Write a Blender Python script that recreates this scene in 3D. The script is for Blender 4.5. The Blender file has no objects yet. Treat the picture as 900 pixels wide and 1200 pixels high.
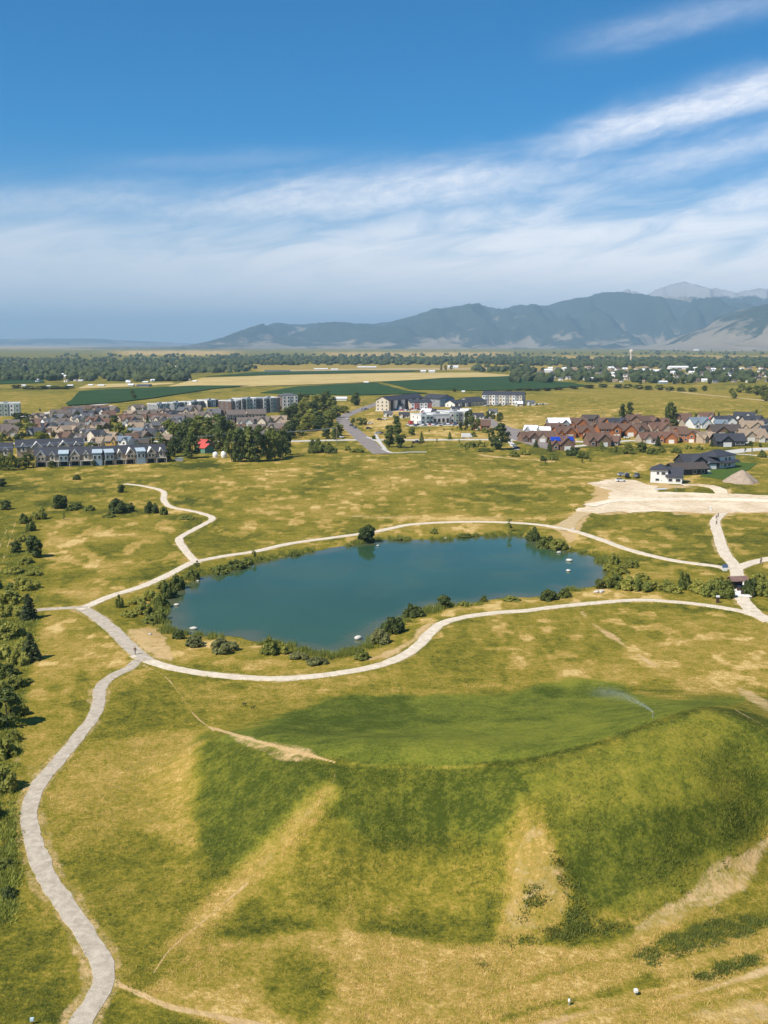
import bpy, math, random
import numpy as np
from mathutils import Vector

random.seed(7)
RNG = np.random.default_rng(7)
PI = math.pi
scene = bpy.context.scene
COL = scene.collection

# ------------------------------------------------------------------ camera
F = 1193.0                       # focal length in pixels of a 900 x 1200 picture
CAMH = 60.0
PITCH = math.radians(9.42)
cam = bpy.data.cameras.new("camera")
cam.sensor_fit = 'VERTICAL'
cam.sensor_height = 24.0
cam.lens = 24.0 * F / 1200.0
cam.clip_start = 0.5
cam.clip_end = 200000.0
cam_ob = bpy.data.objects.new("camera", cam)
cam_ob.location = (0, 0, CAMH)
cam_ob.rotation_euler = (PI / 2 - PITCH, 0, 0)
COL.objects.link(cam_ob)
scene.camera = cam_ob

# ------------------------------------------------------------------ light
scene.view_settings.view_transform = 'Standard'
scene.view_settings.look = 'None'
scene.view_settings.gamma = 1.0
scene.view_settings.exposure = 0.35
SUN_EL = math.radians(50)
SUN_AZ = math.radians(-127)      # from +Y towards +X: the sun stands left and a little behind
sund = Vector((math.sin(SUN_AZ) * math.cos(SUN_EL), math.cos(SUN_AZ) * math.cos(SUN_EL), math.sin(SUN_EL)))
sl = bpy.data.lights.new("sun", 'SUN')
sl.energy = 5.0
sl.angle = math.radians(0.5)
sl.color = (1.0, 0.93, 0.82)
so = bpy.data.objects.new("sun", sl)
so.rotation_euler = (-sund).to_track_quat('-Z', 'Y').to_euler()
so.location = (0, 0, 300)
COL.objects.link(so)


class NT:
    """small helper for building shader node expressions"""
    def __init__(s, nt):
        s.nt = nt
        nt.nodes.clear()

    def n(s, t, **kw):
        nd = s.nt.nodes.new(t)
        for k, v in kw.items():
            setattr(nd, k, v)
        return nd

    def l(s, a, b):
        s.nt.links.new(a, b)

    def put(s, sock, v):
        if isinstance(v, bpy.types.NodeSocket):
            s.l(v, sock)
        elif isinstance(v, (tuple, list)):
            if len(v) == 3 and sock.type == 'RGBA':
                v = (*v, 1)
            sock.default_value = v
        else:
            sock.default_value = v

    def m(s, op, a, b=None, c=None, clamp=False):
        nd = s.n('ShaderNodeMath', operation=op, use_clamp=clamp)
        for i, v in enumerate((a, b, c)):
            if v is not None:
                s.put(nd.inputs[i], v)
        return nd.outputs[0]

    def add(s, a, b): return s.m('ADD', a, b)
    def sub(s, a, b): return s.m('SUBTRACT', a, b)
    def mul(s, a, b): return s.m('MULTIPLY', a, b)

    def rng(s, v, a, b, c=0.0, d=1.0, smooth=True):
        nd = s.n('ShaderNodeMapRange', interpolation_type='SMOOTHSTEP' if smooth else 'LINEAR')
        s.put(nd.inputs['Value'], v)
        nd.inputs['From Min'].default_value = a
        nd.inputs['From Max'].default_value = b
        nd.inputs['To Min'].default_value = c
        nd.inputs['To Max'].default_value = d
        return nd.outputs[0]

    def noise(s, vec, scale, detail=3.0, rough=0.55, dist=0.0, dim='3D'):
        nd = s.n('ShaderNodeTexNoise', noise_dimensions=dim)
        if vec is not None:
            s.l(vec, nd.inputs['Vector'])
        nd.inputs['Scale'].default_value = scale
        nd.inputs['Detail'].default_value = detail
        nd.inputs['Roughness'].default_value = rough
        nd.inputs['Distortion'].default_value = dist
        return nd.outputs[0]

    def mix(s, f, a, b, blend='MIX'):
        nd = s.n('ShaderNodeMix', data_type='RGBA', blend_type=blend)
        s.put(nd.inputs[0], f)
        s.put(nd.inputs[6], a)
        s.put(nd.inputs[7], b)
        return nd.outputs[2]

    def comb(s, x, y, z):
        nd = s.n('ShaderNodeCombineXYZ')
        for i, v in enumerate((x, y, z)):
            s.put(nd.inputs[i], v)
        return nd.outputs[0]

    def sep(s, v):
        nd = s.n('ShaderNodeSeparateXYZ')
        s.l(v, nd.inputs[0])
        return nd.outputs

    def ramp(s, f, stops):
        nd = s.n('ShaderNodeValToRGB')
        e = nd.color_ramp.elements
        while len(e) < len(stops):
            e.new(0.5)
        for i, (p, c) in enumerate(stops):
            e[i].position = p
            e[i].color = (*c, 1)
        s.put(nd.inputs[0], f)
        return nd.outputs[0]


def az_of(px): return math.degrees(math.atan((px - 450) / F))
def el_of(py, px=450):
    return math.degrees(PITCH * -1 + math.atan((600 - py) / F)) * 1.0


# ------------------------------------------------------------------ sky
world = bpy.data.worlds.new("World")
scene.world = world
world.use_nodes = True
W = NT(world.node_tree)
sky = W.n('ShaderNodeTexSky', sky_type='NISHITA')
sky.sun_disc = False
sky.sun_elevation = SUN_EL
sky.sun_rotation = SUN_AZ
sky.altitude = 1500
sky.air_density = 1.0
sky.dust_density = 0.6
sky.ozone_density = 2.0
tc = W.n('ShaderNodeTexCoord')
d = tc.outputs['Generated']
dx, dy, dz = W.sep(d)
DEG = 180 / PI
el = W.mul(W.m('ARCSINE', dz), DEG)
az = W.mul(W.m('ARCTAN2', dx, dy), DEG)
# clear sky deepens away from the horizon (high, dry air)
deep = W.rng(el, 0.0, 11.5)
tint = W.mix(deep, (0.95, 0.93, 0.95), (0.0, 0.60, 0.96))
clear = W.mix(1.0, sky.outputs[0], tint, 'MULTIPLY')
# wind-drawn high cloud: texture in (azimuth, elevation), stretched along the wind
ang = math.radians(9)
ua = W.add(W.mul(az, math.cos(ang)), W.mul(el, math.sin(ang)))
va = W.sub(W.mul(el, math.cos(ang)), W.mul(az, math.sin(ang)))
wuv = W.comb(W.mul(ua, 0.16), W.mul(va, 0.75), 0.0)
wis = W.noise(wuv, 1.0, 6, 0.62, 0.7)
wuv2 = W.comb(W.mul(ua, 0.05), W.mul(va, 0.3), 4.0)
big = W.noise(wuv2, 1.0, 4, 0.55, 0.4)
fine = W.noise(W.comb(W.mul(ua, 0.9), W.mul(va, 2.2), 9.0), 1.0, 5, 0.65, 0.4)


def streak(px0, py0, px1, py1, wid, amp, soft=0.35):
    """a band of thin cloud along the line between two directions"""
    u0, v0, u1, v1 = az_of(px0), el_of(py0), az_of(px1), el_of(py1)
    sl_ = (v1 - v0) / (u1 - u0)
    line = W.add(W.mul(W.sub(az, u0), sl_), v0)
    off = W.sub(W.sub(el, line), W.mul(W.sub(wis, 0.5), wid * 2.0))
    g = W.m('EXPONENT', W.mul(W.m('POWER', W.m('ABSOLUTE', W.mul(off, 1 / wid)), 2.0), -1.0))
    span = abs(u1 - u0) * soft
    a = W.rng(az, u0 - span * .4, u0 + span)
    b = W.rng(az, u1 - span, u1 + span * .4, 1.0, 0.0)
    brk = W.rng(fine, 0.25, 0.75, 0.62, 1.0)
    return W.mul(W.mul(g, W.mul(a, b)), W.mul(brk, amp))


wob = W.add(W.mul(W.sub(wis, 0.5), 5.0), W.mul(W.sub(big, 0.5), 6.0))
bank_top = W.rng(W.sub(el, wob), 3.8, 9.0, 1.0, 0.0)
bank_tex = W.rng(wis, 0.25, 0.60, 0.74, 1.0)
bank = W.mul(bank_top, bank_tex)
left_thin = W.rng(az, -22.0, 2.0, 0.82, 1.0)
bank = W.mul(bank, left_thin)
cl = W.mul(bank, 0.97)
for a_ in (streak(120, 262, 720, 196, 1.15, 0.78), streak(600, 182, 1060, 88, 0.85, 0.80),
           streak(640, 226, 1100, 140, 0.9, 0.5), streak(760, 262, 1150, 196, 1.0, 0.85),
           streak(640, 60, 960, 8, 0.7, 0.22), streak(-200, 262, 300, 232, 1.0, 0.45),
           streak(100, 205, 420, 178, 0.5, 0.14), streak(330, 305, 800, 268, 0.7, 0.45)):
    cl = W.m('MAXIMUM', cl, a_)
# elsewhere in the sky: a thin scatter of the same cloud
scat = W.mul(W.rng(big, 0.52, 0.75), W.rng(wis, 0.4, 0.7))
outw = W.m('MAXIMUM', W.rng(W.m('ABSOLUTE', az), 26.0, 60.0), W.rng(el, 20.0, 40.0))
cl = W.m('MAXIMUM', cl, W.mul(W.mul(scat, outw), 0.6))
ccol = W.mix(W.rng(az, -22.0, 18.0), (8.0, 8.1, 8.4), (10.6, 10.3, 10.3))
skyc = W.mix(cl, clear, ccol)
bg = W.n('ShaderNodeBackground')
W.l(skyc, bg.inputs[0])
bg.inputs[1].default_value = 0.1
wo = W.n('ShaderNodeOutputWorld')
W.l(bg.outputs[0], wo.inputs[0])

# ------------------------------------------------------------------ geometry of the view, used to survey the site
FW = np.array([0, math.cos(PITCH), -math.sin(PITCH)])
UP = np.array([0, math.sin(PITCH), math.cos(PITCH)])


def G(px, py, z=0.0):
    """the point at height z seen at (px, py)"""
    r = FW + np.array([1, 0, 0]) * (px - 450) / F + UP * (600 - py) / F
    t = (CAMH - z) / -r[2]
    return Vector((r[0] * t, r[1] * t, z))


def project(x, y, z):
    dep = y * FW[1] + (z - CAMH) * FW[2]
    dep = np.where(dep > 1.0, dep, np.nan)
    return 450 + F * x / dep, 600 - F * (y * UP[1] + (z - CAMH) * UP[2]) / dep


def ppm(px, py):
    """pixels per metre at a ground point"""
    p = G(px, py)
    return F / (p.y * FW[1] - (CAMH) * FW[2])


# ------------------------------------------------------------------ numpy noise
def _h(ix, iy, s):
    n = (ix.astype(np.int64) * 374761393 + iy.astype(np.int64) * 668265263 + s * 1442695041) & 0xffffffff
    n = ((n ^ (n >> 13)) * 1274126177) & 0xffffffff
    return ((n ^ (n >> 16)) & 0xffff) / 65535.0


def vnoise(x, y, s=0):
    ix, iy = np.floor(x), np.floor(y)
    fx, fy = x - ix, y - iy
    fx = fx * fx * fx * (fx * (fx * 6 - 15) + 10)
    fy = fy * fy * fy * (fy * (fy * 6 - 15) + 10)
    a, b, c, dd = _h(ix, iy, s), _h(ix + 1, iy, s), _h(ix, iy + 1, s), _h(ix + 1, iy + 1, s)
    return (a * (1 - fx) + b * fx) * (1 - fy) + (c * (1 - fx) + dd * fx) * fy


def fbm(x, y, s=0, o=4, g=0.5):
    v, a, t = 0, 1.0, 0
    for i in range(o):
        v = v + a * vnoise(x * 2 ** i + i * 17.3, y * 2 ** i - i * 9.1, s + i)
        t += a
        a *= g
    return v / t


def smooth(a, b, v):
    t = np.clip((v - a) / (b - a), 0, 1)
    return t * t * (3 - 2 * t)


def sdf_poly(x, y, P):
    """signed distance to a polygon, negative inside"""
    P = np.asarray(P, float)
    d2 = np.full(x.shape, 1e18)
    ins = np.zeros(x.shape, bool)
    for i in range(len(P)):
        ax, ay = P[i]
        bx, by = P[(i + 1) % len(P)]
        ex, ey = bx - ax, by - ay
        t = np.clip(((x - ax) * ex + (y - ay) * ey) / (ex * ex + ey * ey + 1e-9), 0, 1)
        d2 = np.minimum(d2, (x - ax - t * ex) ** 2 + (y - ay - t * ey) ** 2)
        c = ((ay > y) != (by > y)) & (x < (bx - ax) * (y - ay) / (by - ay + 1e-12) + ax)
        ins ^= c
    dd = np.sqrt(d2)
    return np.where(ins, -dd, dd)


def dist_line(x, y, P):
    P = np.asarray(P, float)
    d2 = np.full(x.shape, 1e18)
    for i in range(len(P) - 1):
        ax, ay = P[i]
        bx, by = P[i + 1]
        ex, ey = bx - ax, by - ay
        t = np.clip(((x - ax) * ex + (y - ay) * ey) / (ex * ex + ey * ey + 1e-9), 0, 1)
        d2 = np.minimum(d2, (x - ax - t * ex) ** 2 + (y - ay - t * ey) ** 2)
    return np.sqrt(d2)


def spline(P, step=2.0):
    """Catmull-Rom through 2-D points, resampled to about `step`"""
    P = [np.array(p, float) for p in P]
    Q = [2 * P[0] - P[1]] + P + [2 * P[-1] - P[-2]]
    out = []
    for i in range(1, len(Q) - 2):
        p0, p1, p2, p3 = Q[i - 1:i + 3]
        n = max(2, int(np.linalg.norm(p2 - p1) / step))
        for k in range(n):
            t = k / n
            out.append(0.5 * ((2 * p1) + (-p0 + p2) * t + (2 * p0 - 5 * p1 + 4 * p2 - p3) * t * t + (-p0 + 3 * p1 - 3 * p2 + p3) * t ** 3))
    out.append(P[-1])
    return np.array(out)


# ------------------------------------------------------------------ terrain
POND_PX = [(188, 724), (191, 712), (200, 700), (213, 689), (224, 681), (245, 674), (268, 668), (290, 661), (310, 657), (345, 650),
           (385, 643), (425, 637), (445, 633), (480, 632), (520, 633), (545, 629), (580, 629), (600, 628), (618, 630), (640, 638), (655, 643), (668, 647), (690, 651),
           (704, 659), (711, 669), (705, 680), (690, 688), (665, 692), (640, 698), (600, 700), (565, 704), (540, 708), (520, 711),
           (505, 714), (490, 718), (470, 728), (452, 738), (440, 749), (425, 757), (405, 767), (390, 770), (370, 766), (340, 758),
           (310, 753), (285, 750), (265, 746), (235, 746), (210, 739), (195, 735)]
WATER_Z = -0.6
POND = np.array([G(x, y, WATER_Z)[:2] for x, y in POND_PX])
POND = spline(list(POND) + [POND[0]], 3.0)[:-1]
POND = POND + np.stack([fbm(POND[:, 0] / 5, POND[:, 1] / 5, 3) - .5, fbm(POND[:, 0] / 5, POND[:, 1] / 5, 9) - .5], 1) * 3.0

# sledding hill: surveyed spot heights
MC = [  # crest
    (246, 862, 4.2), (300, 873, 6.4), (350, 884, 7.6), (392, 894, 8.4), (450, 893, 8.6), (520, 893, 8.8), (600, 890, 9.4), (660, 880, 10.2), (720, 862, 11.2),
    (780, 842, 12.0), (825, 829, 12.3), (865, 838, 12.0), (900, 860, 11.4), (950, 890, 10.6), (1000, 925, 9.0), (1060, 960, 6.0),
    # front and side faces
    (250, 930, 2.6), (300, 950, 4.0), (345, 940, 5.6), (300, 1000, 2.0), (270, 1040, 0.6), (420, 960, 4.6), (480, 960, 4.4), (540, 960, 4.6), (600, 960, 6.2), (640, 940, 7.8),
    (380, 1020, 1.8), (470, 1030, 1.2), (560, 1030, 2.0), (620, 1020, 3.8), (700, 920, 8.9), (760, 900, 9.9), (830, 900, 9.6), (700, 990, 5.0), (780, 970, 6.0), (850, 960, 5.6),
    (730, 1040, 2.0), (820, 1010, 2.2), (900, 950, 4.4), (900, 910, 7.4), (660, 1060, 1.4), (960, 960, 4.0), (1000, 1000, 1.2),
    # back: the lawn slopes away gently to the flat
    (330, 850, 2.4), (400, 862, 3.9), (480, 862, 4.6), (560, 862, 5.0), (640, 855, 5.2), (700, 842, 5.0), (760, 828, 4.6),
    (640, 872, 8.0), (700, 856, 8.4), (760, 838, 8.6), (800, 826, 8.6),
    (400, 838, 1.2), (480, 838, 1.6), (560, 835, 1.7), (640, 828, 1.7), (700, 822, 1.6), (860, 822, 6.4), (910, 835, 5.0), (960, 850, 4.0)]
M0 = [(180, 840, 0), (215, 880, 0), (205, 940, 0), (200, 1000, 0), (210, 1060, 0), (240, 1100, 0), (320, 1090, 0), (400, 1080, 0), (480, 1085, 0), (560, 1095, 0.1),
      (640, 1105, 0), (730, 1085, 0), (800, 1055, 0), (860, 1025, 0), (920, 1000, 0), (1000, 1040, 0), (1100, 1010, 0), (1140, 960, 0), (1120, 900, 0),
      (1020, 850, 0), (930, 818, 0), (860, 806, 0), (760, 808, 0), (700, 806, 0), (600, 808, 0), (500, 815, 0), (420, 815, 0), (340, 820, 0), (280, 830, 0), (230, 835, 0)]
mp = [G(a, b, c * 1.08) for a, b, c in MC + M0]
MX = np.array([[p.x, p.y] for p in mp])
MZ = np.array([p.z for p in mp])
ctr0 = MX[len(MC):].mean(0)
far = [(ctr0 + (q - ctr0) * 1.35) for q in MX[len(MC):]]
MX = np.vstack([MX, far])
MZ = np.concatenate([MZ, np.zeros(len(far))])
FOOT = MX[len(MC):len(MC) + len(M0)]


def _phi(r): return r * np.exp(-r / 90.0)


_K = _phi(np.linalg.norm(MX[:, None] - MX[None], axis=2)) + np.eye(len(MX)) * 0.5
_w = np.linalg.solve(_K, MZ)


_gs = 0.8
_gx = np.arange(ctr0[0] - 125, ctr0[0] + 125, _gs)
_gy = np.arange(ctr0[1] - 95, ctr0[1] + 95, _gs)
_GX, _GY = np.meshgrid(_gx, _gy)
_GH = np.zeros(_GX.shape)
for (cx, cy), w in zip(MX, _w):
    _GH += w * _phi(np.hypot(_GX - cx, _GY - cy))
_GH = np.maximum(_GH, 0) * smooth(9.0, -4.0, sdf_poly(_GX.ravel(), _GY.ravel(), FOOT).reshape(_GX.shape))
_ker = np.exp(-0.5 * (np.arange(-9, 10) * _gs / 2.0) ** 2)
_ker /= _ker.sum()
_GH = np.apply_along_axis(lambda r: np.convolve(r, _ker, 'same'), 0, _GH)
_GH = np.apply_along_axis(lambda r: np.convolve(r, _ker, 'same'), 1, _GH)


def hill(x, y):
    u, v = (x - _gx[0]) / _gs, (y - _gy[0]) / _gs
    i = np.clip(u.astype(int), 0, len(_gx) - 2)
    j = np.clip(v.astype(int), 0, len(_gy) - 2)
    fu, fv = u - i, v - j
    return (_GH[j, i] * (1 - fu) + _GH[j, i + 1] * fu) * (1 - fv) + (_GH[j + 1, i] * (1 - fu) + _GH[j + 1, i + 1] * fu) * fv


def height(x, y):
    x = np.atleast_1d(np.asarray(x, float))
    y = np.atleast_1d(np.asarray(y, float))
    r = np.hypot(x, y)
    z = (fbm(x / 130, y / 130, 5, 2) - .5) * 0.7 * smooth(1600, 700, r)
    m = (np.abs(x - ctr0[0]) < 110) & (np.abs(y - ctr0[1]) < 80)
    if m.any():
        xm, ym = x[m], y[m]
        h = hill(xm, ym)
        h = h + (fbm(xm / 7, ym / 7, 31, 4) - .5) * 0.4 * smooth(0.1, 1.5, h)
        z[m] += h
    m = (x > POND[:, 0].min() - 20) & (x < POND[:, 0].max() + 20) & (y > POND[:, 1].min() - 20) & (y < POND[:, 1].max() + 20)
    if m.any():
        s = sdf_poly(x[m], y[m], POND)
        b = smooth(7.0, 0.5, s)
        z[m] = z[m] * (1 - b) + (WATER_Z + 0.03) * b
        z[m] -= smooth(0.5, -9.0, s) * 2.6
    return z


def H(x, y): return float(height(x, y)[0])


def GP(px, py):
    """ground point seen at a pixel, following the relief"""
    z = 0.0
    for _ in range(25):
        p = G(px, py, z)
        z = 0.5 * z + 0.5 * H(p.x, p.y)
    p = G(px, py, z)
    return Vector((p.x, p.y, H(p.x, p.y)))


# ------------------------------------------------------------------ mesh helpers
def np_mesh(name, V, Fc, mats, smooth_=False, midx=None, parent=None, attrs=None):
    me = bpy.data.meshes.new(name)
    V = np.asarray(V, np.float32)
    Fc = np.asarray(Fc, np.int32)
    me.vertices.add(len(V))
    me.vertices.foreach_set('co', V.ravel())
    k = Fc.shape[1]
    me.loops.add(Fc.size)
    me.loops.foreach_set('vertex_index', Fc.ravel())
    me.polygons.add(len(Fc))
    me.polygons.foreach_set('loop_start', np.arange(0, Fc.size, k, dtype=np.int32))
    me.polygons.foreach_set('loop_total', np.full(len(Fc), k, np.int32))
    if midx is not None:
        me.polygons.foreach_set('material_index', np.asarray(midx, np.int32))
    me.polygons.foreach_set('use_smooth', np.full(len(Fc), smooth_, bool))
    for m in (mats if isinstance(mats, (list, tuple)) else [mats]):
        me.materials.append(m)
    if attrs:
        for an, val in attrs.items():
            a = me.color_attributes.new(an, 'FLOAT_COLOR', 'POINT')
            a.data.foreach_set('color', np.asarray(val, np.float32).ravel())
    me.update(calc_edges=True)
    return me


def link(name, data, parent=None, loc=None, rotz=0.0):
    o = bpy.data.objects.new(name, data)
    COL.objects.link(o)
    if parent is not None:
        o.parent = parent
    if loc is not None:
        o.location = loc
    if rotz:
        o.rotation_euler = (0, 0, rotz)
    return o


def structure(name, me):
    o = link(name, me)
    o['kind'] = 'structure'
    return o


def stuff(name, me, parent=None):
    o = link(name, me, parent)
    o['kind'] = 'stuff'
    return o


def thing(name, loc, rotz=0.0, data=None):
    return link(name, data, None, loc, rotz)


def tag(o, label, cat, group=None):
    o['label'] = label
    o['category'] = cat
    if group:
        o['group'] = group
    return o


LINEUP = {}


def line_up(key, o, desc, cat):
    """collect alike things; at the end each is labelled by its place in its own row"""
    LINEUP.setdefault(key, []).append((o, desc, cat))


class MB:
    """mesh of boxes, prisms and tubes"""
    def __init__(s):
        s.v, s.f, s.m = [], [], []

    def face(s, pts, m=0):
        k = len(s.v)
        s.v += [tuple(p) for p in pts]
        s.f.append(tuple(range(k, k + len(pts))))
        s.m.append(m)
        return s

    def box(s, x0, x1, y0, y1, z0, z1, m=0, bottom=True):
        k = len(s.v)
        s.v += [(x0, y0, z0), (x1, y0, z0), (x1, y1, z0), (x0, y1, z0), (x0, y0, z1), (x1, y0, z1), (x1, y1, z1), (x0, y1, z1)]
        fs = [(0, 1, 5, 4), (1, 2, 6, 5), (2, 3, 7, 6), (3, 0, 4, 7), (4, 5, 6, 7)]
        if bottom:
            fs.append((3, 2, 1, 0))
        s.f += [tuple(k + i for i in f) for f in fs]
        s.m += [m] * len(fs)
        return s

    def gable(s, x0, x1, y0, y1, z0, zr, axis='x', t=0.28, ov=0.5, m=0, shed=None):
        """pitched roof slab with thickness and overhang; the ridge runs along `axis`"""
        if axis == 'x':
            yc = (y0 + y1) / 2
            sl = (zr - z0) / (yc - y0)
            A = [(x0 - ov, y0 - ov, z0 - ov * sl), (x0 - ov, yc, zr), (x0 - ov, y1 + ov, z0 - ov * sl)]
            B = [(x1 + ov, p[1], p[2]) for p in A]
        else:
            xc = (x0 + x1) / 2
            sl = (zr - z0) / (xc - x0)
            A = [(x1 + ov, y0 - ov, z0 - ov * sl), (xc, y0 - ov, zr), (x0 - ov, y0 - ov, z0 - ov * sl)]
            B = [(p[0], y1 + ov, p[2]) for p in A]
        k = len(s.v)
        up = lambda p: (p[0], p[1], p[2] + t)
        s.v += A + B + [up(p) for p in A] + [up(p) for p in B]
        fs = [(6, 9, 10, 7), (7, 10, 11, 8), (0, 1, 4, 3), (1, 2, 5, 4), (0, 6, 7, 1), (1, 7, 8, 2), (3, 4, 10, 9), (4, 5, 11, 10), (0, 3, 9, 6), (2, 8, 11, 5)]
        s.f += [tuple(k + i for i in f) for f in fs]
        s.m += [m] * len(fs)
        return s

    def hip(s, x0, x1, y0, y1, z0, zr, ov=0.5, m=0, t=0.2):
        x0 -= ov; x1 += ov; y0 -= ov; y1 += ov
        q = min(y1 - y0, x1 - x0) / 2 * 0.98
        if x1 - x0 >= y1 - y0:
            r = [(x0 + q, (y0 + y1) / 2, zr), (x1 - q, (y0 + y1) / 2, zr)]
        else:
            r = [((x0 + x1) / 2, y0 + q, zr), ((x0 + x1) / 2, y1 - q, zr)]
        k = len(s.v)
        s.v += [(x0, y0, z0), (x1, y0, z0), (x1, y1, z0), (x0, y1, z0), (x0, y0, z0 + t), (x1, y0, z0 + t), (x1, y1, z0 + t), (x0, y1, z0 + t)] + [(a, b, c + t) for a, b, c in r]
        if x1 - x0 >= y1 - y0:
            fs = [(4, 5, 9, 8), (5, 6, 9), (6, 7, 8, 9), (7, 4, 8)]
        else:
            fs = [(4, 5, 8), (5, 6, 9, 8), (6, 7, 9), (7, 4, 8, 9)]
        fs += [(0, 1, 5, 4), (1, 2, 6, 5), (2, 3, 7, 6), (3, 0, 4, 7), (3, 2, 1, 0)]
        s.f += [tuple(k + i for i in f) for f in fs]
        s.m += [m] * len(fs)
        return s

    def gwall(s, x0, x1, y0, y1, z0, z1, zr, axis='x', m=0):
        """walls under a pitched roof, gable ends included"""
        k = len(s.v)
        if axis == 'x':
            yc = (y0 + y1) / 2
            s.v += [(x0, y0, z0), (x1, y0, z0), (x1, y1, z0), (x0, y1, z0), (x0, y0, z1), (x1, y0, z1), (x1, y1, z1), (x0, y1, z1), (x0, yc, zr), (x1, yc, zr)]
            fs = [(0, 1, 5, 4), (2, 3, 7, 6), (1, 2, 6, 9, 5), (3, 0, 4, 8, 7)]
        else:
            xc = (x0 + x1) / 2
            s.v += [(x0, y0, z0), (x1, y0, z0), (x1, y1, z0), (x0, y1, z0), (x0, y0, z1), (x1, y0, z1), (x1, y1, z1), (x0, y1, z1), (xc, y0, zr), (xc, y1, zr)]
            fs = [(1, 2, 6, 5), (3, 0, 4, 7), (0, 1, 5, 8, 4), (2, 3, 7, 9, 6)]
        s.f += [tuple(k + i for i in f) for f in fs]
        s.m += [m] * len(fs)
        return s

    def tube(s, p0, p1, r0, r1=None, n=6, m=0, cap=True):
        r1 = r0 if r1 is None else r1
        p0, p1 = Vector(p0), Vector(p1)
        ax = (p1 - p0).normalized()
        e = ax.orthogonal().normalized()
        g = ax.cross(e)
        k = len(s.v)
        for p, r in ((p0, r0), (p1, r1)):
            for i in range(n):
                a = 2 * PI * i / n
                s.v.append(tuple(p + (e * math.cos(a) + g * math.sin(a)) * r))
        for i in range(n):
            j = (i + 1) % n
            s.f.append((k + i, k + j, k + n + j, k + n + i))
            s.m.append(m)
        if cap:
            s.f.append(tuple(k + n + i for i in range(n)))
            s.f.append(tuple(k + i for i in reversed(range(n))))
            s.m += [m, m]
        return s

    def lathe(s, prof, n=14, c=(0, 0), m=0):
        k = len(s.v)
        for r, z in prof:
            for i in range(n):
                a = 2 * PI * i / n
                s.v.append((c[0] + r * math.cos(a), c[1] + r * math.sin(a), z))
        for q in range(len(prof) - 1):
            for i in range(n):
                j = (i + 1) % n
                s.f.append((k + q * n + i, k + q * n + j, k + q * n + n + j, k + q * n + n + i))
                s.m.append(m)
        return s

    def mesh(s, name, mats, smooth_=False):
        me = bpy.data.meshes.new(name)
        me.from_pydata(s.v, [], s.f)
        for mm in (mats if isinstance(mats, (list, tuple)) else [mats]):
            me.materials.append(mm)
        me.polygons.foreach_set('material_index', s.m)
        me.polygons.foreach_set('use_smooth', [smooth_] * len(s.f))
        me.update()
        return me


# ------------------------------------------------------------------ materials
def mat_base(name):
    m = bpy.data.materials.new(name)
    m.use_nodes = True
    t = NT(m.node_tree)
    b = t.n('ShaderNodeBsdfPrincipled')
    o = t.n('ShaderNodeOutputMaterial')
    t.l(b.outputs[0], o.inputs[0])
    b.inputs['Roughness'].default_value = 0.85
    b.inputs['Specular IOR Level'].default_value = 0.2
    return m, t, b


_mc = {}


def flat(name, col, rough=0.8, var=0.18, scale=1.2, spec=0.25, metal=0.0):
    """painted or weathered surface: colour with grain and a little wear"""
    if name in _mc:
        return _mc[name]
    m, t, b = mat_base(name)
    tcn = t.n('ShaderNodeTexCoord')
    n1 = t.noise(tcn.outputs['Object'], scale, 4, 0.6)
    c = t.mix(t.rng(n1, 0.3, 0.7), tuple(max(0, x * (1 - var)) for x in col), tuple(min(0.95, x * (1 + var)) for x in col))
    t.l(c, b.inputs['Base Color'])
    b.inputs['Roughness'].default_value = rough
    b.inputs['Specular IOR Level'].default_value = spec
    b.inputs['Metallic'].default_value = metal
    _mc[name] = m
    return m


def roofing(name, col, pitch=0.35):
    """shingle courses as fine relief and tone"""
    if name in _mc:
        return _mc[name]
    m, t, b = mat_base(name)
    tcn = t.n('ShaderNodeTexCoord')
    o = tcn.outputs['Object']
    n1 = t.noise(o, 0.9, 5, 0.65)
    n2 = t.noise(o, 6.0, 2, 0.6)
    f = t.add(t.mul(n1, 0.6), t.mul(n2, 0.4))
    c = t.mix(t.rng(f, 0.3, 0.7), tuple(x * 0.72 for x in col), tuple(x * 1.25 for x in col))
    t.l(c, b.inputs['Base Color'])
    b.inputs['Roughness'].default_value = 0.75
    b.inputs['Specular IOR Level'].default_value = 0.3
    _mc[name] = m
    return m


def leaf_mat(name, dark, light, trans=0.25):
    if name in _mc:
        return _mc[name]
    m, t, b = mat_base(name)
    g = t.n('ShaderNodeNewGeometry')
    oi = t.n('ShaderNodeObjectInfo')
    f = t.add(t.mul(g.outputs['Random Per Island'], 0.75), t.mul(t.sub(oi.outputs['Random'], 0.5), 0.6))
    c = t.mix(t.m('MAXIMUM', t.m('MINIMUM', f, 1.0), 0.0), dark, light)
    t.l(c, b.inputs['Base Color'])
    b.inputs['Roughness'].default_value = 0.7
    tr = t.n('ShaderNodeBsdfTranslucent')
    t.l(c, tr.inputs[0])
    ms = t.n('ShaderNodeAddShader')
    t.l(b.outputs[0], ms.inputs[0])
    t.l(tr.outputs[0], ms.inputs[1])
    out = [n for n in t.nt.nodes if n.type == 'OUTPUT_MATERIAL'][0]
    t.l(ms.outputs[0], out.inputs[0])
    _mc[name] = m
    return m


GLASS = flat('window_glass', (0.035, 0.045, 0.055), 0.12, 0.2, 0.5, 0.6)
DARK = flat('dark_opening', (0.02, 0.02, 0.022), 0.7)
WHITE = flat('white_paint', (0.78, 0.77, 0.74), 0.6, 0.05)
TRIM = flat('white_trim', (0.74, 0.72, 0.68), 0.6, 0.05)
BARK = flat('bark', (0.10, 0.075, 0.05), 0.9, 0.3, 3.0)

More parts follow.
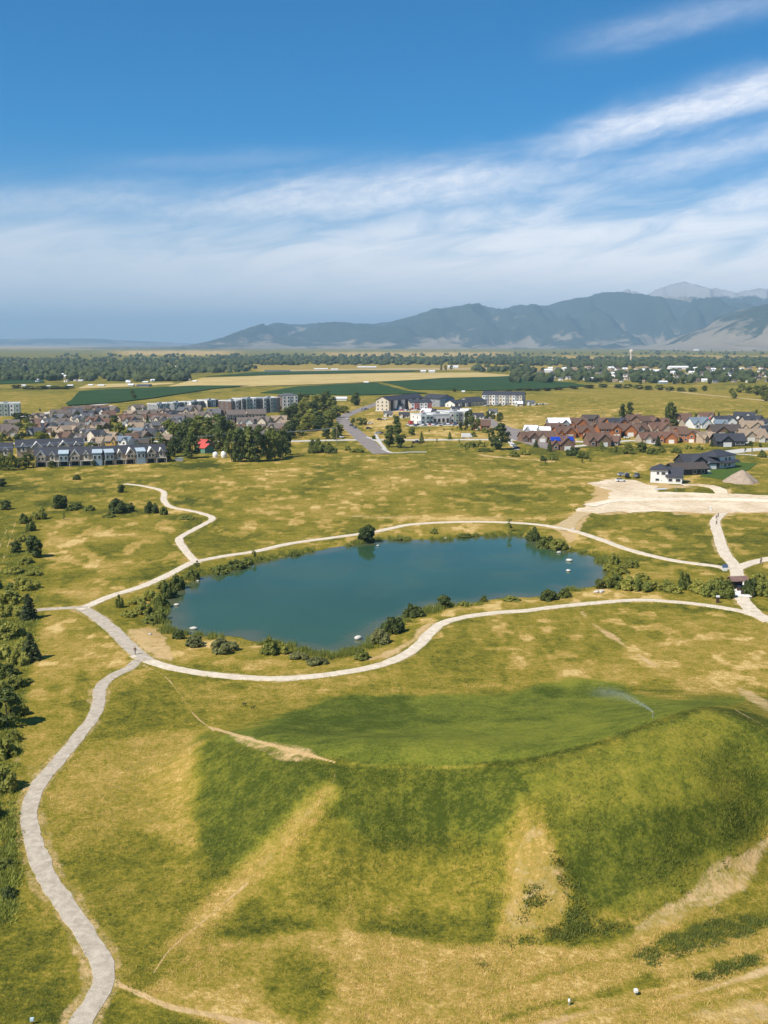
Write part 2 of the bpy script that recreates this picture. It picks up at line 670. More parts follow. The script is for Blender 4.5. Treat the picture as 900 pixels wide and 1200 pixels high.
# ground: a cover map (green, bare soil, weeds, watered lawn) steers procedural grass and earth
gm, t, b = mat_base('meadow_ground')
at = t.n('ShaderNodeAttribute', attribute_name='cover')
gch, sch, wch = t.sep(at.outputs['Color'])
lawn = at.outputs['Alpha']
pos = t.n('ShaderNodeTexCoord').outputs['Object']
nA = t.noise(pos, 0.045, 4, 0.6)
nB = t.noise(pos, 0.35, 4, 0.65, 0.3)
nC = t.noise(pos, 2.3, 3, 0.7)
nD = t.noise(pos, 0.9, 4, 0.7)
nE = t.noise(pos, 5.5, 2, 0.7)
nn0 = t.add(t.add(t.mul(t.sub(nA, 0.5), 0.42), t.mul(t.sub(nB, 0.5), 0.75)), t.add(t.mul(t.sub(nC, 0.5), 0.85), t.mul(t.sub(nD, 0.5), 0.80)))
nn = t.add(nn0, t.mul(t.sub(nE, 0.5), 0.55))
val = t.add(gch, t.mul(nn, t.sub(1.0, t.mul(lawn, 0.45))))
dry = t.ramp(val, [(0.0, (0.60, 0.425, 0.165)), (0.20, (0.41, 0.272, 0.074)), (0.42, (0.285, 0.212, 0.038)), (0.58, (0.205, 0.174, 0.021)),
                   (0.76, (0.128, 0.122, 0.016)), (0.92, (0.076, 0.082, 0.011)), (1.0, (0.046, 0.058, 0.009))])
lawnc = t.ramp(t.add(val, t.mul(t.sub(nC, 0.5), 0.2)), [(0.3, (0.27, 0.245, 0.036)), (0.68, (0.165, 0.182, 0.024)), (0.92, (0.085, 0.108, 0.016)), (1.0, (0.060, 0.082, 0.011))])
col = t.mix(lawn, dry, lawnc)
weedm = t.rng(t.add(t.mul(wch, 0.9), t.mul(t.sub(t.add(nD, t.mul(nB, 0.7)), 0.85), 1.5)), 0.42, 0.58)
weedm = t.mul(weedm, t.rng(wch, 0.02, 0.15))
col = t.mix(weedm, col, t.mix(nC, (0.05, 0.062, 0.014), (0.12, 0.13, 0.025)))
soilm = t.rng(t.add(sch, t.mul(t.add(t.mul(t.sub(nB, 0.5), 1.0), t.mul(t.sub(nC, 0.5), 0.6)), 0.8)), 0.36, 0.66)
soilm = t.mul(soilm, t.rng(sch, 0.03, 0.2))
soil = t.mix(t.rng(t.add(t.mul(nD, 0.6), t.mul(nA, 0.4)), 0.3, 0.7), (0.44, 0.285, 0.115), (0.60, 0.43, 0.215))
col = t.mix(soilm, col, soil)
t.l(col, b.inputs['Base Color'])
b.inputs['Roughness'].default_value = 0.95
b.inputs['Specular IOR Level'].default_value = 0.05
bp = t.n('ShaderNodeBump')
bp.inputs['Strength'].default_value = 0.75
bp.inputs['Distance'].default_value = 0.5
t.l(t.add(t.mul(nC, 0.35), t.mul(nD, 0.6)), bp.inputs['Height'])
t.l(bp.outputs[0], b.inputs['Normal'])


def earth(name, ca, cb, sc=0.5, bump=0.3):
    m, t, b = mat_base(name)
    pos = t.n('ShaderNodeTexCoord').outputs['Object']
    n1 = t.noise(pos, sc, 5, 0.65, 0.4)
    n2 = t.noise(pos, sc * 9, 3, 0.7)
    c = t.mix(t.rng(t.add(t.mul(n1, 0.6), t.mul(n2, 0.4)), 0.32, 0.68), ca, cb)
    t.l(c, b.inputs['Base Color'])
    b.inputs['Roughness'].default_value = 0.95
    b.inputs['Specular IOR Level'].default_value = 0.1
    bp = t.n('ShaderNodeBump')
    bp.inputs['Strength'].default_value = bump
    bp.inputs['Distance'].default_value = 0.1
    t.l(n2, bp.inputs['Height'])
    t.l(bp.outputs[0], b.inputs['Normal'])
    return m


PATHM = earth('path_gravel', (0.34, 0.285, 0.215), (0.58, 0.50, 0.395), 0.9)
PATHC = earth('path_limestone', (0.52, 0.43, 0.31), (0.76, 0.66, 0.52), 0.7)
DIRTM = earth('packed_dirt', (0.50, 0.37, 0.225), (0.84, 0.71, 0.52), 0.045)
PALED = earth('pale_dirt', (0.64, 0.52, 0.37), (0.86, 0.76, 0.60), 0.12)
TRACKM = earth('trodden_earth', (0.42, 0.30, 0.15), (0.58, 0.44, 0.25), 0.5)
ASPH = earth('old_asphalt', (0.20, 0.17, 0.155), (0.30, 0.26, 0.235), 0.2)
CONC = earth('concrete', (0.46, 0.43, 0.38), (0.62, 0.59, 0.53), 0.3)
GRAV = earth('gravel', (0.30, 0.225, 0.16), (0.46, 0.37, 0.28), 0.8, 0.8)
CROPG = earth('green_crop', (0.020, 0.050, 0.012), (0.038, 0.078, 0.018), 0.02)
CROPW = earth('ripe_wheat', (0.42, 0.30, 0.10), (0.56, 0.43, 0.18), 0.015)
CROPT = earth('stubble', (0.34, 0.25, 0.11), (0.48, 0.37, 0.19), 0.01)
TURF = earth('watered_turf', (0.045, 0.085, 0.014), (0.085, 0.13, 0.022), 0.4)

# ------------------------------------------------------------------ ground sheet
PXL = lambda L: [tuple(p) for p in L]
PATHS = {
    'p1': ([(84, 1225), (97, 1196), (113, 1172), (122, 1150), (118, 1126), (97, 1091), (71, 1054), (49, 1015), (37, 975), (36, 945), (48, 916), (74, 886), (98, 856),
            (114, 832), (118, 806), (133, 792), (152, 783), (162, 774)], 2.15),
    'p2': ([(158, 768), (180, 777), (205, 784), (240, 790), (290, 795), (332, 796), (380, 792), (430, 784), (462, 774), (488, 759), (502, 744), (516, 732), (540, 724),
            (580, 718), (620, 715), (650, 711), (700, 706), (750, 703), (800, 706), (840, 711), (872, 717), (905, 729), (960, 752)], 2.5),
    'p3': ([(172, 775), (151, 757), (132, 738), (112, 722), (97, 713)], 3.0),
    'p3b': ([(93, 715), (130, 699), (165, 688), (195, 675), (222, 661), (231, 657)], 2.6),
    'p3c': ([(103, 712), (72, 713), (46, 715), (20, 719), (-10, 725), (-60, 733)], 2.0),
    'p4': ([(231, 660), (217, 645), (210, 633), (214, 628), (232, 618), (249, 608), (238, 602), (220, 598), (200, 594), (192, 586), (191, 576), (170, 570), (146, 567)], 2.3),
    'p5': ([(226, 659), (262, 652), (300, 646), (340, 637), (390, 630), (440, 623), (480, 615), (530, 612), (580, 612), (630, 615), (670, 622), (700, 631), (740, 645), (790, 657), (840, 664), (853, 668)], 2.7),
    'p6': ([(847, 601.5), (843, 605), (838, 612), (842, 628), (849, 648), (861, 664), (866, 682), (869, 700), (882, 716), (903, 729)], 3.3),
    'p7': ([(860, 668), (878, 661), (902, 655), (950, 646)], 3.4),
}
az_f = np.radians(np.linspace(-27, 27, 760))
az_c = np.radians(np.concatenate([np.linspace(27, 333, 90)[1:-1]]))
AZ = np.concatenate([az_f, az_c])
pyr = np.concatenate([np.arange(403.2, 415, .5), np.arange(415, 480, 0.8), np.arange(480, 560, 1.1), np.arange(560, 1230, 1.75), np.arange(1230, 1500, 8), np.arange(1500, 3000, 60)])
dep = PITCH + np.arctan((pyr - 600) / F)
RR = CAMH / np.tan(dep)
RR = RR[RR > 2]
RR = np.concatenate([[45000, 38000], RR[RR < 38000]])
nA_, nR_ = len(AZ), len(RR)
aa, rr = np.meshgrid(AZ, RR)
gx, gy = (np.sin(aa) * rr).ravel(), (np.cos(aa) * rr).ravel()
gz = height(gx, gy)
px, py = project(gx, gy, gz)
px = np.nan_to_num(px, nan=-9999)
py = np.nan_to_num(py, nan=-9999)
rad = np.hypot(gx, gy)
# how the wild cover varies
n40 = fbm(gx / 45, gy / 45, 11, 4)
n12 = fbm(gx / 12, gy / 12, 21, 3)
n300 = fbm(gx / 320, gy / 320, 41, 3)
n3 = fbm(gx / 3.2, gy / 3.2, 27, 3)
g = 0.58 + (n40 - .5) * 0.6 + (n12 - .5) * 0.4
so_ = smooth(0.66, 0.8, n40) * 0.25
wd = np.zeros_like(g)
lw = np.zeros_like(g)
wob1 = (fbm(gx / 7, gy / 7, 51, 3) - .5)
wob2 = (fbm(gx / 25, gy / 25, 61, 3) - .5)


def pmask(poly, soft, jit=1.0):
    """soft-edged patch outlined on the ground; edges frayed by noise"""
    P = np.array(poly, float)
    m = (px > P[:, 0].min() - 60) & (px < P[:, 0].max() + 60) & (py > P[:, 1].min() - 60) & (py < P[:, 1].max() + 60)
    out = np.zeros_like(px)
    if m.any():
        s = sdf_poly(px[m], py[m], P) + (wob1[m] * 1.6 + wob2[m] * 0.8) * soft * 2.0 * jit
        out[m] = smooth(soft, -soft, s)
    return out


def lmask(pts, w, soft, jit=1.0):
    P = spline(pts, 6.0)
    m = (px > P[:, 0].min() - 50) & (px < P[:, 0].max() + 50) & (py > P[:, 1].min() - 50) & (py < P[:, 1].max() + 50)
    out = np.zeros_like(px)
    if m.any():
        s = dist_line(px[m], py[m], P) - w + wob1[m] * soft * 2.2 * jit
        out[m] = smooth(soft, -soft, s)
    return out


def setg(mask, v, k=1.0):
    global g
    g = g + (v + (n12 - .5) * 0.15 - g) * mask * k


def sets(mask, v):
    global so_
    so_ = np.maximum(so_, mask * v)


def setw(mask, v):
    global wd
    wd = np.maximum(wd, mask * v)


E = lambda cx, cy, rx, ry, n=14: [(cx + rx * math.cos(2 * PI * i / n), cy + ry * math.sin(2 * PI * i / n)) for i in range(n)]
# --- far plain and farmland
fb = smooth(455, 432, py) * (py > 0)
setg(fb, 0.62)
for y0, y1, v, x0, x1 in ((404, 409, .12, -300, 150), (411, 416, .1, 110, 300), (405, 413, .55, 300, 620), (413, 418, .15, 350, 620), (417, 423, .2, 600, 1300), (404, 412, .6, 600, 900), (427, 434, .33, 220, 1300), (430, 436, .25, 100, 240)):
    setg(smooth(y0 - 1.2, y0 + .5, py + wob2 * 3) * smooth(y1 + 1.2, y1 - .5, py + wob2 * 3) * smooth(x0, x0 + 50, px) * smooth(x1, x1 - 50, px), v)
setg(pmask([(-200, 462), (85, 460), (85, 478), (40, 490), (-200, 496)], 3), 0.46)
setg(pmask([(110, 478), (300, 455), (470, 462), (620, 462), (900, 452), (1200, 470), (1200, 490), (900, 486), (760, 486), (640, 500), (560, 492), (440, 488), (200, 476)], 4), 0.50)
setg(pmask([(600, 490), (720, 482), (720, 494), (600, 502)], 4), 0.26)
setg(pmask([(620, 456), (800, 452), (900, 462), (900, 470), (700, 468)], 4), 0.44)
# --- neighbourhoods
setg(pmask([(-200, 480), (180, 472), (280, 470), (345, 505), (345, 520), (-200, 528)], 3), 0.55, 0.6)
setg(pmask([(410, 478), (600, 478), (640, 515), (620, 528), (440, 525)], 3), 0.40)
for c in ((470, 483, 30, 4), (450, 496, 26, 4), (600, 498, 22, 4), (520, 507, 40, 2), (560, 512, 30, 2), (490, 514, 30, 2)):
    setg(pmask(E(*c), 2), 0.16)
setg(pmask([(410, 520), (640, 516), (700, 524), (690, 532), (430, 530)], 3), 0.62)
# --- meadow beyond the pond
setg(pmask([(-200, 532), (430, 526), (640, 532), (760, 548), (690, 575), (640, 606), (470, 608), (300, 640), (235, 650), (200, 600), (-200, 600)], 8), 0.60, 0.75)
for c, v in (((320, 552, 45, 6), .22), ((430, 575, 60, 7), .3), ((500, 560, 70, 8), .40), ((560, 590, 60, 6), .6), ((360, 600, 70, 8), .42), ((300, 575, 50, 5), .62), ((180, 548, 40, 4), .2), ((190, 540, 22, 2), .1),
             ((620, 560, 50, 6), .45), ((680, 545, 40, 5), .5), ((740, 535, 60, 5), .62), ((520, 540, 80, 6), .60), ((420, 545, 30, 4), .4), ((640, 536, 40, 3), .2), ((680, 532, 40, 3), .66)):
    setg(pmask(E(*c), 6), v, 0.85)
setg(pmask([(-20, 571), (84, 570), (86, 577), (-20, 578)], 2), 0.90)
for c in ((140, 602, 42, 5), (232, 587, 36, 4), (205, 607, 22, 5), (100, 574, 26, 3), (215, 545, 40, 4), (75, 592, 30, 3)):
    setg(pmask(E(*c), 3), 0.88)
    setw(pmask(E(*c), 3), 0.45)
# --- left meadow
setg(pmask([(40, 600), (190, 605), (208, 650), (90, 708), (40, 700)], 8), 0.55, 0.8)
for c, v in (((150, 628, 40, 5), .33), ((120, 640, 60, 5), .6), ((140, 665, 40, 7), .28), ((90, 692, 35, 10), .2), ((75, 640, 25, 12), .3), ((60, 615, 20, 6), .55), ((170, 650, 25, 5), .6), ((155, 660, 18, 5), .14), ((170, 618, 30, 3), .3)):
    setg(pmask(E(*c), 5), v, 0.9)
setg(pmask([(-200, 600), (40, 600), (46, 700), (40, 780), (24, 860), (10, 960), (-200, 1000)], 9), 0.74)
for q in ([(-6, 690), (4, 655), (14, 625), (20, 606)], [(-14, 672), (-2, 645), (9, 618)]):
    sets(lmask(q, 1.2, 1.4), 0.6)
setg(pmask([(50, 722), (105, 720), (150, 770), (112, 792), (112, 820), (60, 880), (26, 930), (20, 880), (40, 790)], 10), 0.32, 0.92)
setg(pmask(E(75, 800, 26, 40), 10), 0.36, 0.8)
setg(pmask([(92, 780), (114, 795), (112, 830), (96, 850), (84, 830)], 7), 0.72)
setg(pmask([(60, 800), (75, 800), (78, 850), (60, 860)], 7), 0.55, 0.6)
setg(pmask([(92, 722), (112, 735), (150, 772), (138, 776), (110, 750), (88, 732)], 4), 0.5, 0.7)
setg(pmask([(-100, 940), (22, 900), (34, 960), (60, 1040), (110, 1120), (104, 1180), (60, 1260), (-100, 1260)], 10), 0.66, 0.9)
setg(pmask(E(50, 1075, 40, 14), 8), 0.5, 0.7)
setg(pmask(E(25, 1115, 28, 26), 12), 0.8, 0.6)
setg(pmask(E(20, 940, 12, 30), 8), 0.35, 0.7)
sets(pmask(E(18, 890, 9, 6), 4), 0.5)
sets(pmask(E(44, 905, 12, 14), 4), 0.4)
setw(lmask([(14, 960), (12, 1000), (14, 1040), (8, 1075)], 5, 5), 0.9)
# --- round the pond
setg(pmask([(104, 712), (188, 688), (220, 676), (232, 668), (222, 690), (200, 720), (204, 742), (160, 738), (120, 730)], 5), 0.62)
sets(pmask([(140, 732), (185, 735), (196, 752), (200, 772), (170, 764), (150, 748)], 6), 0.62)
setg(pmask([(190, 742), (280, 752), (380, 772), (440, 760), (490, 722), (560, 708), (690, 694), (720, 700), (560, 716), (515, 728), (480, 760), (420, 782), (320, 792), (210, 778)], 5), 0.36)
setg(pmask(E(330, 775, 70, 10), 6), 0.55, 0.8)
setg(pmask(E(420, 770, 30, 7), 5), 0.5, 0.6)
sets(pmask([(415, 778), (470, 752), (505, 728), (520, 722), (512, 732), (490, 756), (460, 772)], 4), 0.7)
setg(pmask([(690, 680), (720, 690), (860, 702), (860, 708), (720, 702), (560, 712)], 4), 0.26)
setg(pmask([(230, 660), (440, 628), (580, 615), (640, 618), (720, 645), (860, 672), (860, 698), (740, 690), (716, 668), (690, 648), (610, 626), (440, 631), (300, 658), (236, 676)], 3), 0.50, 0.7)
for c, v in (((660, 628, 25, 6), .2), ((760, 672, 30, 6), .3), ((720, 642, 24, 7), .3), ((560, 620, 40, 3), .35), ((380, 640, 30, 3), .3)):
    setg(pmask(E(*c), 4), v, 0.9)
sets(pmask([(640, 618), (672, 605), (700, 596), (690, 606), (680, 622), (668, 636), (656, 626)], 3), 0.62)
sets(lmask([(690, 598), (640, 606), (560, 607), (470, 606), (400, 604)], 1.6, 2), 0.5)
setg(lmask([(690, 600), (640, 607), (560, 609), (470, 607)], 3.5, 2.5), 0.26)
# --- right: green fields, dirt yard
setg(pmask([(690, 604), (836, 600), (838, 650), (850, 662), (800, 657), (700, 628), (680, 618)], 4), 0.60)
setg(pmask([(856, 604), (1000, 600), (1000, 640), (880, 652), (864, 655), (850, 620)], 4), 0.64)
for c, v in (((770, 640, 40, 5), .42), ((790, 620, 50, 6), .72), ((740, 615, 30, 4), .5), ((890, 640, 20, 5), .75), ((890, 628, 30, 4), .5)):
    setg(pmask(E(*c), 4), v, 0.8)
sets(pmask([(680, 592), (700, 578), (690, 566), (720, 562), (800, 566), (850, 572), (1000, 570), (1000, 605), (856, 604), (760, 602), (700, 604)], 4), 0.72)
setg(pmask([(760, 574), (840, 568), (856, 578), (800, 582), (760, 580)], 2.5), 0.75)
so_ *= 1 - pmask([(770, 574), (840, 570), (850, 577), (800, 580), (770, 579)], 2)
setg(pmask([(856, 573), (1000, 570), (1000, 581), (860, 581)], 3), 0.6)
so_ *= 1 - pmask([(858, 573), (1000, 570), (1000, 580), (860, 580)], 2)
setg(pmask([(640, 535), (760, 533), (830, 530), (770, 560), (690, 575), (660, 560)], 5), 0.45, 0.8)
setg(pmask(E(740, 545, 40, 5), 4), 0.22)
setg(pmask([(600, 528), (800, 522), (840, 530), (760, 535), (640, 536)], 3), 0.70)
sets(lmask([(556, 531), (575, 535), (610, 538), (650, 541)], 0.9, 0.8), 0.8)
sets(lmask([(700, 545), (690, 548), (720, 541), (745, 538)], 0.8, 0.8), 0.5)
# --- between the pond loop and the hill
setg(pmask([(520, 732), (600, 718), (740, 706), (905, 732), (1050, 780), (1050, 840), (860, 806), (700, 800), (520, 805), (330, 815), (240, 800), (470, 780)], 9), 0.42)
setg(pmask([(540, 730), (690, 714), (760, 716), (730, 770), (640, 800), (540, 800), (500, 780)], 12), 0.56, 0.8)
for c, v in (((560, 775, 35, 9), .4), ((800, 760, 70, 20), .36), ((850, 800, 60, 10), .2), ((610, 755, 14, 24), .36), ((720, 790, 60, 7), .35), ((430, 800, 60, 6), .28), ((760, 725, 40, 6), .58), ((860, 740, 40, 10), .5)):
    setg(pmask(E(*c), 8), v, 0.7)
sets(lmask([(682, 718), (700, 735), (730, 755), (776, 786)], 2.6, 4), 0.62)
sets(lmask([(866, 806), (905, 832), (950, 860)], 5, 6), 0.55)
# --- left flank of the hill
setg(pmask([(165, 782), (205, 790), (300, 802), (480, 800), (330, 820), (260, 850), (150, 850), (122, 835), (124, 805)], 9), 0.55)
setg(pmask([(130, 800), (200, 800), (235, 840), (160, 870), (100, 880), (116, 835)], 9), 0.72, 0.9)
setg(pmask(E(200, 845, 34, 10), 8), 0.72, 0.7)
setg(pmask([(300, 805), (420, 800), (330, 818), (270, 828), (240, 815)], 6), 0.42, 0.8)
setg(pmask([(90, 880), (190, 850), (245, 860), (236, 940), (232, 1000), (170, 980), (60, 960), (50, 930)], 10), 0.33, 0.95)
setg(pmask([(40, 950), (150, 960), (230, 1000), (260, 1040), (180, 1120), (140, 1150), (100, 1090), (60, 1030)], 12), 0.60, 0.9)
setg(pmask([(60, 940), (150, 930), (160, 985), (80, 990)], 10), 0.40, 0.7)
setg(pmask([(140, 1150), (220, 1100), (280, 1060), (240, 1160), (200, 1200), (150, 1220)], 10), 0.52, 0.8)
sets(pmask([(70, 930), (180, 875), (235, 880), (225, 950), (130, 1000), (90, 980)], 12), 0.30)
# --- hill faces
setg(pmask([(246, 866), (300, 876), (388, 897), (384, 925), (335, 962), (285, 1012), (262, 1030), (236, 1005), (230, 930)], 11), 0.84)
setg(pmask([(394, 898), (612, 893), (640, 905), (606, 950), (570, 985), (500, 992), (430, 985), (382, 935)], 6), 0.84)
setg(pmask(E(470, 925, 50, 18), 14), 0.72, 0.7)
setg(pmask([(360, 950), (400, 960), (440, 990), (560, 995), (600, 960), (606, 1040), (560, 1085), (420, 1085), (310, 1070), (290, 1030)], 9), 0.52, 0.9)
setg(pmask(E(400, 1010, 60, 24), 12), 0.58, 0.6)
setg(pmask(E(545, 1040, 30, 34), 9), 0.52, 0.6)
setg(pmask([(612, 893), (720, 866), (822, 832), (850, 850), (870, 900), (820, 960), (690, 960), (620, 930)], 9), 0.61, 0.95)
setg(pmask([(650, 950), (740, 945), (800, 950), (900, 915), (960, 930), (900, 965), (840, 1020), (770, 1065), (700, 1085), (664, 1040)], 10), 0.86)
setg(pmask([(850, 850), (900, 870), (980, 920), (930, 955), (870, 950), (830, 900)], 10), 0.80, 0.9)
setg(pmask([(822, 829), (870, 832), (960, 868), (960, 900), (900, 866), (860, 845)], 4), 0.84)
setg(pmask(E(690, 1000, 30, 30), 12), 0.92, 0.7)
# --- lawn on the back of the hill
lwm = pmask([(256, 866), (330, 842), (380, 822), (470, 815), (600, 815), (640, 800), (720, 800), (760, 818), (870, 820), (815, 832), (720, 866), (640, 888), (590, 895), (430, 895), (350, 880)], 4)
lw = np.maximum(lw, lwm * .92)
setg(lwm, 0.74)
setg(pmask([(300, 858), (380, 822), (470, 817), (490, 832), (470, 850), (380, 866), (300, 868)], 5), 0.90, 0.9)
setg(pmask([(480, 842), (640, 838), (650, 845), (500, 850)], 3), 0.92, 0.8)
setg(pmask([(620, 806), (670, 806), (760, 806), (800, 810), (700, 815), (650, 820)], 3), 0.92, 0.8)
setg(pmask([(520, 850), (700, 840), (720, 858), (620, 885), (470, 888)], 10), 0.64, 0.9)
setg(lmask([(400, 893), (500, 897), (600, 893), (680, 878), (740, 860), (820, 834)], 3, 3), 0.84, 0.8)
for P_ in ([(612, 893), (720, 866), (822, 832), (870, 840), (960, 880), (930, 955), (860, 1010), (770, 1060), (690, 1060), (650, 970), (622, 930)], [(394, 898), (612, 893), (640, 905), (606, 950), (570, 985), (430, 985), (382, 935)], [(246, 866), (388, 897), (384, 925), (285, 1012), (236, 1000), (230, 930)]):
    lw = np.maximum(lw, 0.42 * pmask(P_, 12))
_rim = lmask([(560, 896), (610, 892), (680, 876), (740, 857), (790, 840), (826, 830), (866, 838), (905, 861)], 2.4, 2.6)
setg(_rim, 0.93)
lw = lw * (1 - _rim)
setg(lmask([(396, 894), (450, 898), (520, 899), (570, 897)], 1.2, 1.4), 0.40, .8)
# --- bare ground and dry slopes
sets(pmask([(268, 862), (310, 866), (360, 880), (394, 893), (350, 894), (320, 886), (285, 872)], 4), 0.48)
sets(lmask([(382, 930), (350, 962), (318, 1000), (290, 1030), (250, 1065), (205, 1110)], 7, 9), 0.42)
setg(lmask([(382, 930), (350, 962), (318, 1000), (290, 1030), (250, 1065), (205, 1110)], 16, 10), 0.28, 0.9)
sets(lmask([(394, 900), (386, 925), (350, 965)], 1.2, 1.2), 0.5)
sets(lmask([(290, 1035), (240, 1078), (200, 1112), (180, 1140)], 1.0, 1.0), 0.8)
sets(pmask([(616, 960), (640, 970), (670, 1040), (668, 1085), (640, 1098), (590, 1098), (584, 1070), (600, 1010)], 7), 0.42)
setg(pmask([(608, 930), (640, 960), (672, 1050), (660, 1100), (575, 1105), (590, 1030)], 8), 0.30, 0.9)
setw(pmask([(618, 1040), (640, 1030), (634, 1070), (605, 1085)], 5), 0.45)
setw(pmask([(640, 980), (670, 1020), (690, 1075), (720, 1080), (690, 1100), (640, 1100), (660, 1060)], 6), 0.42)
setw(pmask([(585, 1100), (660, 1082), (740, 1080), (760, 1088), (660, 1106), (590, 1108)], 4), 0.45)
setg(pmask([(760, 1040), (870, 985), (905, 965), (910, 985), (800, 1065), (700, 1100), (690, 1075)], 6), 0.42, 0.7)
sets(pmask([(905, 965), (960, 935), (990, 950), (905, 1000), (850, 1050), (790, 1082), (740, 1100), (742, 1082), (800, 1050), (860, 1000)], 9), 0.52)
setg(pmask([(110, 1220), (230, 1105), (420, 1088), (580, 1106), (700, 1110), (780, 1082), (960, 1010), (1100, 1100), (1100, 1260), (110, 1260)], 8), 0.19, 0.92)
setg(pmask(E(350, 1150, 44, 32), 14), 0.62, 0.9)
setg(pmask(E(240, 1130, 50, 22), 12), 0.5, 0.7)
setg(pmask([(120, 1170), (190, 1180), (280, 1215), (120, 1230)], 6), 0.66, 0.9)
setg(pmask(E(180, 1125, 40, 20), 10), 0.55, 0.7)
setg(pmask([(800, 1080), (905, 1020), (960, 1040), (905, 1080), (840, 1100)], 8), 0.50, 0.9)
setg(pmask(E(560, 1140, 40, 14), 8), 0.4, 0.6)
setw(pmask([(740, 1120), (790, 1090), (860, 1072), (905, 1078), (880, 1095), (800, 1120), (760, 1135)], 4), 0.55)
setg(pmask([(735, 1128), (790, 1092), (900, 1070), (905, 1085), (800, 1122)], 5), 0.8, 0.6)
setw(pmask([(800, 1148), (840, 1132), (890, 1118), (884, 1130), (830, 1148)], 3), 0.55)
setg(pmask([(655, 1175), (700, 1160), (760, 1140), (780, 1155), (720, 1172), (665, 1188)], 5), 0.66, 0.8)
sets(lmask([(560, 1225), (680, 1190), (780, 1172), (905, 1135), (980, 1110)], 5, 8), 0.6)
sets(lmask([(620, 1150), (720, 1115), (760, 1098)], 3, 6), 0.35)
setg(pmask(E(860, 1175, 50, 16), 10), 0.5, 0.5)
sets(pmask(E(840, 1190, 60, 16), 12), 0.5)
sets(pmask([(500, 1085), (585, 1098), (600, 1200), (480, 1240), (420, 1120)], 14), 0.28)
sets(lmask([(135, 1152), (165, 1165), (200, 1180), (250, 1190), (320, 1206), (420, 1225)], 3, 4), 0.85)
for c in ((622, 553, 9, 2.2), (645, 551, 12, 2), (666, 552, 8, 1.6), (152, 548, 14, 1.6), (330, 549, 12, 2), (470, 548, 26, 3), (155, 660, 14, 3), (88, 700, 20, 3)):
    sets(pmask(E(*c), 3), 0.42)
for k_, (a_, b__, v_) in enumerate(((1212, 1122, .16), (1203, 1112, .5), (1236, 1150, .14), (1246, 1158, .46), (1186, 1098, .2), (1258, 1172, .12), (1168, 1080, .45), (1176, 1088, .2))):
    setg(lmask([(560, a_), (680, a_ - 35), (780, a_ - 54), (905, b__), (990, b__ - 26)], 2.2, 3), v_, .8)
for k_ in range(7):
    x_ = 545 + k_ * 28
    setg(lmask([(x_, 724), (x_ - 6, 760), (x_ - 14, 800)], 4, 5), .40 if k_ % 2 else .62, .45)
# faint foot trails
for q, w, v in (([(168, 780), (190, 790), (207, 808), (228, 838), (250, 856)], 0.9, 0.9), ([(245, 852), (300, 868), (345, 880), (392, 893)], 1.6, 0.9), ([(392, 894), (450, 897), (520, 898), (590, 894)], 0.8, 0.45),
                ([(862, 832), (900, 853), (960, 884)], 0.8, 0.6)):
    sets(lmask(q, w, 1.3, 0.5), v)
# trodden verge beside every gravel path
for P, wdt in PATHS.values():
    wp = np.array([G(a, b_)[:2] for a, b_ in P])
    wp = spline(list(wp), 4.0)
    m = (gx > wp[:, 0].min() - 8) & (gx < wp[:, 0].max() + 8) & (gy > wp[:, 1].min() - 8) & (gy < wp[:, 1].max() + 8)
    dl = np.full(gx.shape, 99.0)
    if m.any():
        dl[m] = dist_line(gx[m], gy[m], wp)
    vg = smooth(wdt / 2 + 2.2, wdt / 2 + .3, dl + wob1 * 2.2)
    setg(vg, 0.5, 0.5)
    so_ = np.maximum(so_, smooth(wdt / 2 + 1.4, wdt / 2, dl + wob1 * 2.5) * 0.5)
# wet, green pond edge and bed
m = (gx > POND[:, 0].min() - 15) & (gx < POND[:, 0].max() + 15) & (gy > POND[:, 1].min() - 15) & (gy < POND[:, 1].max() + 15)
ps = np.full(gx.shape, 99.0)
ps[m] = sdf_poly(gx[m], gy[m], POND)
shore = smooth(5.5, 0.5, ps + wob1 * 6)
setg(shore, 0.66, 0.7)
setg(smooth(0.8, -0.5, ps), 0.9)
g = g + 0.045 + (n3 - .5) * 0.20 * smooth(900, 300, rad)
fall = (fbm(gx / 1.1, gy / 9.0, 33, 3) - .5) * 0.20
g = g + fall * np.maximum(pmask([(232, 880), (394, 900), (612, 896), (820, 835), (960, 880), (900, 990), (700, 1110), (540, 1110), (240, 1090)], 12), 0.8 * pmask([(540, 730), (760, 712), (740, 790), (600, 806), (500, 800)], 14))
mz = smooth(150, 210, rad) * smooth(1500, 700, rad) * (1 - lw)
g = g - 0.13 * mz * smooth(.56, .64, fbm(gx / 24, gy / 34, 141, 4)) + 0.15 * mz * smooth(.55, .62, fbm(gx / 15, gy / 26, 151, 4)) - 0.38 * mz * smooth(.59, .70, fbm(gx / 5, gy / 6, 161, 3))
g = np.clip(g, 0.0, 1.0)
cover = np.stack([g, np.clip(so_, 0, 1), np.clip(wd, 0, 1), np.clip(lw, 0, 1)], 1)
idx = np.arange(nA_ * nR_).reshape(nR_, nA_)
q0 = idx[:-1, :]
q1 = idx[1:, :]
quads = np.stack([q0.ravel(), np.roll(q0, -1, 1).ravel(), np.roll(q1, -1, 1).ravel(), q1.ravel()], 1)[:, ::-1]
V = np.stack([gx, gy, gz], 1)
last = idx[-1]
hk = np.arange(nA_ // 2 - 1)
capq = np.stack([last[hk], last[hk + 1], last[nA_ - 2 - hk], last[nA_ - 1 - hk]], 1)[:, ::-1]
structure('ground', np_mesh('ground', V, np.vstack([quads, capq]), gm, True, attrs={'cover': cover}))

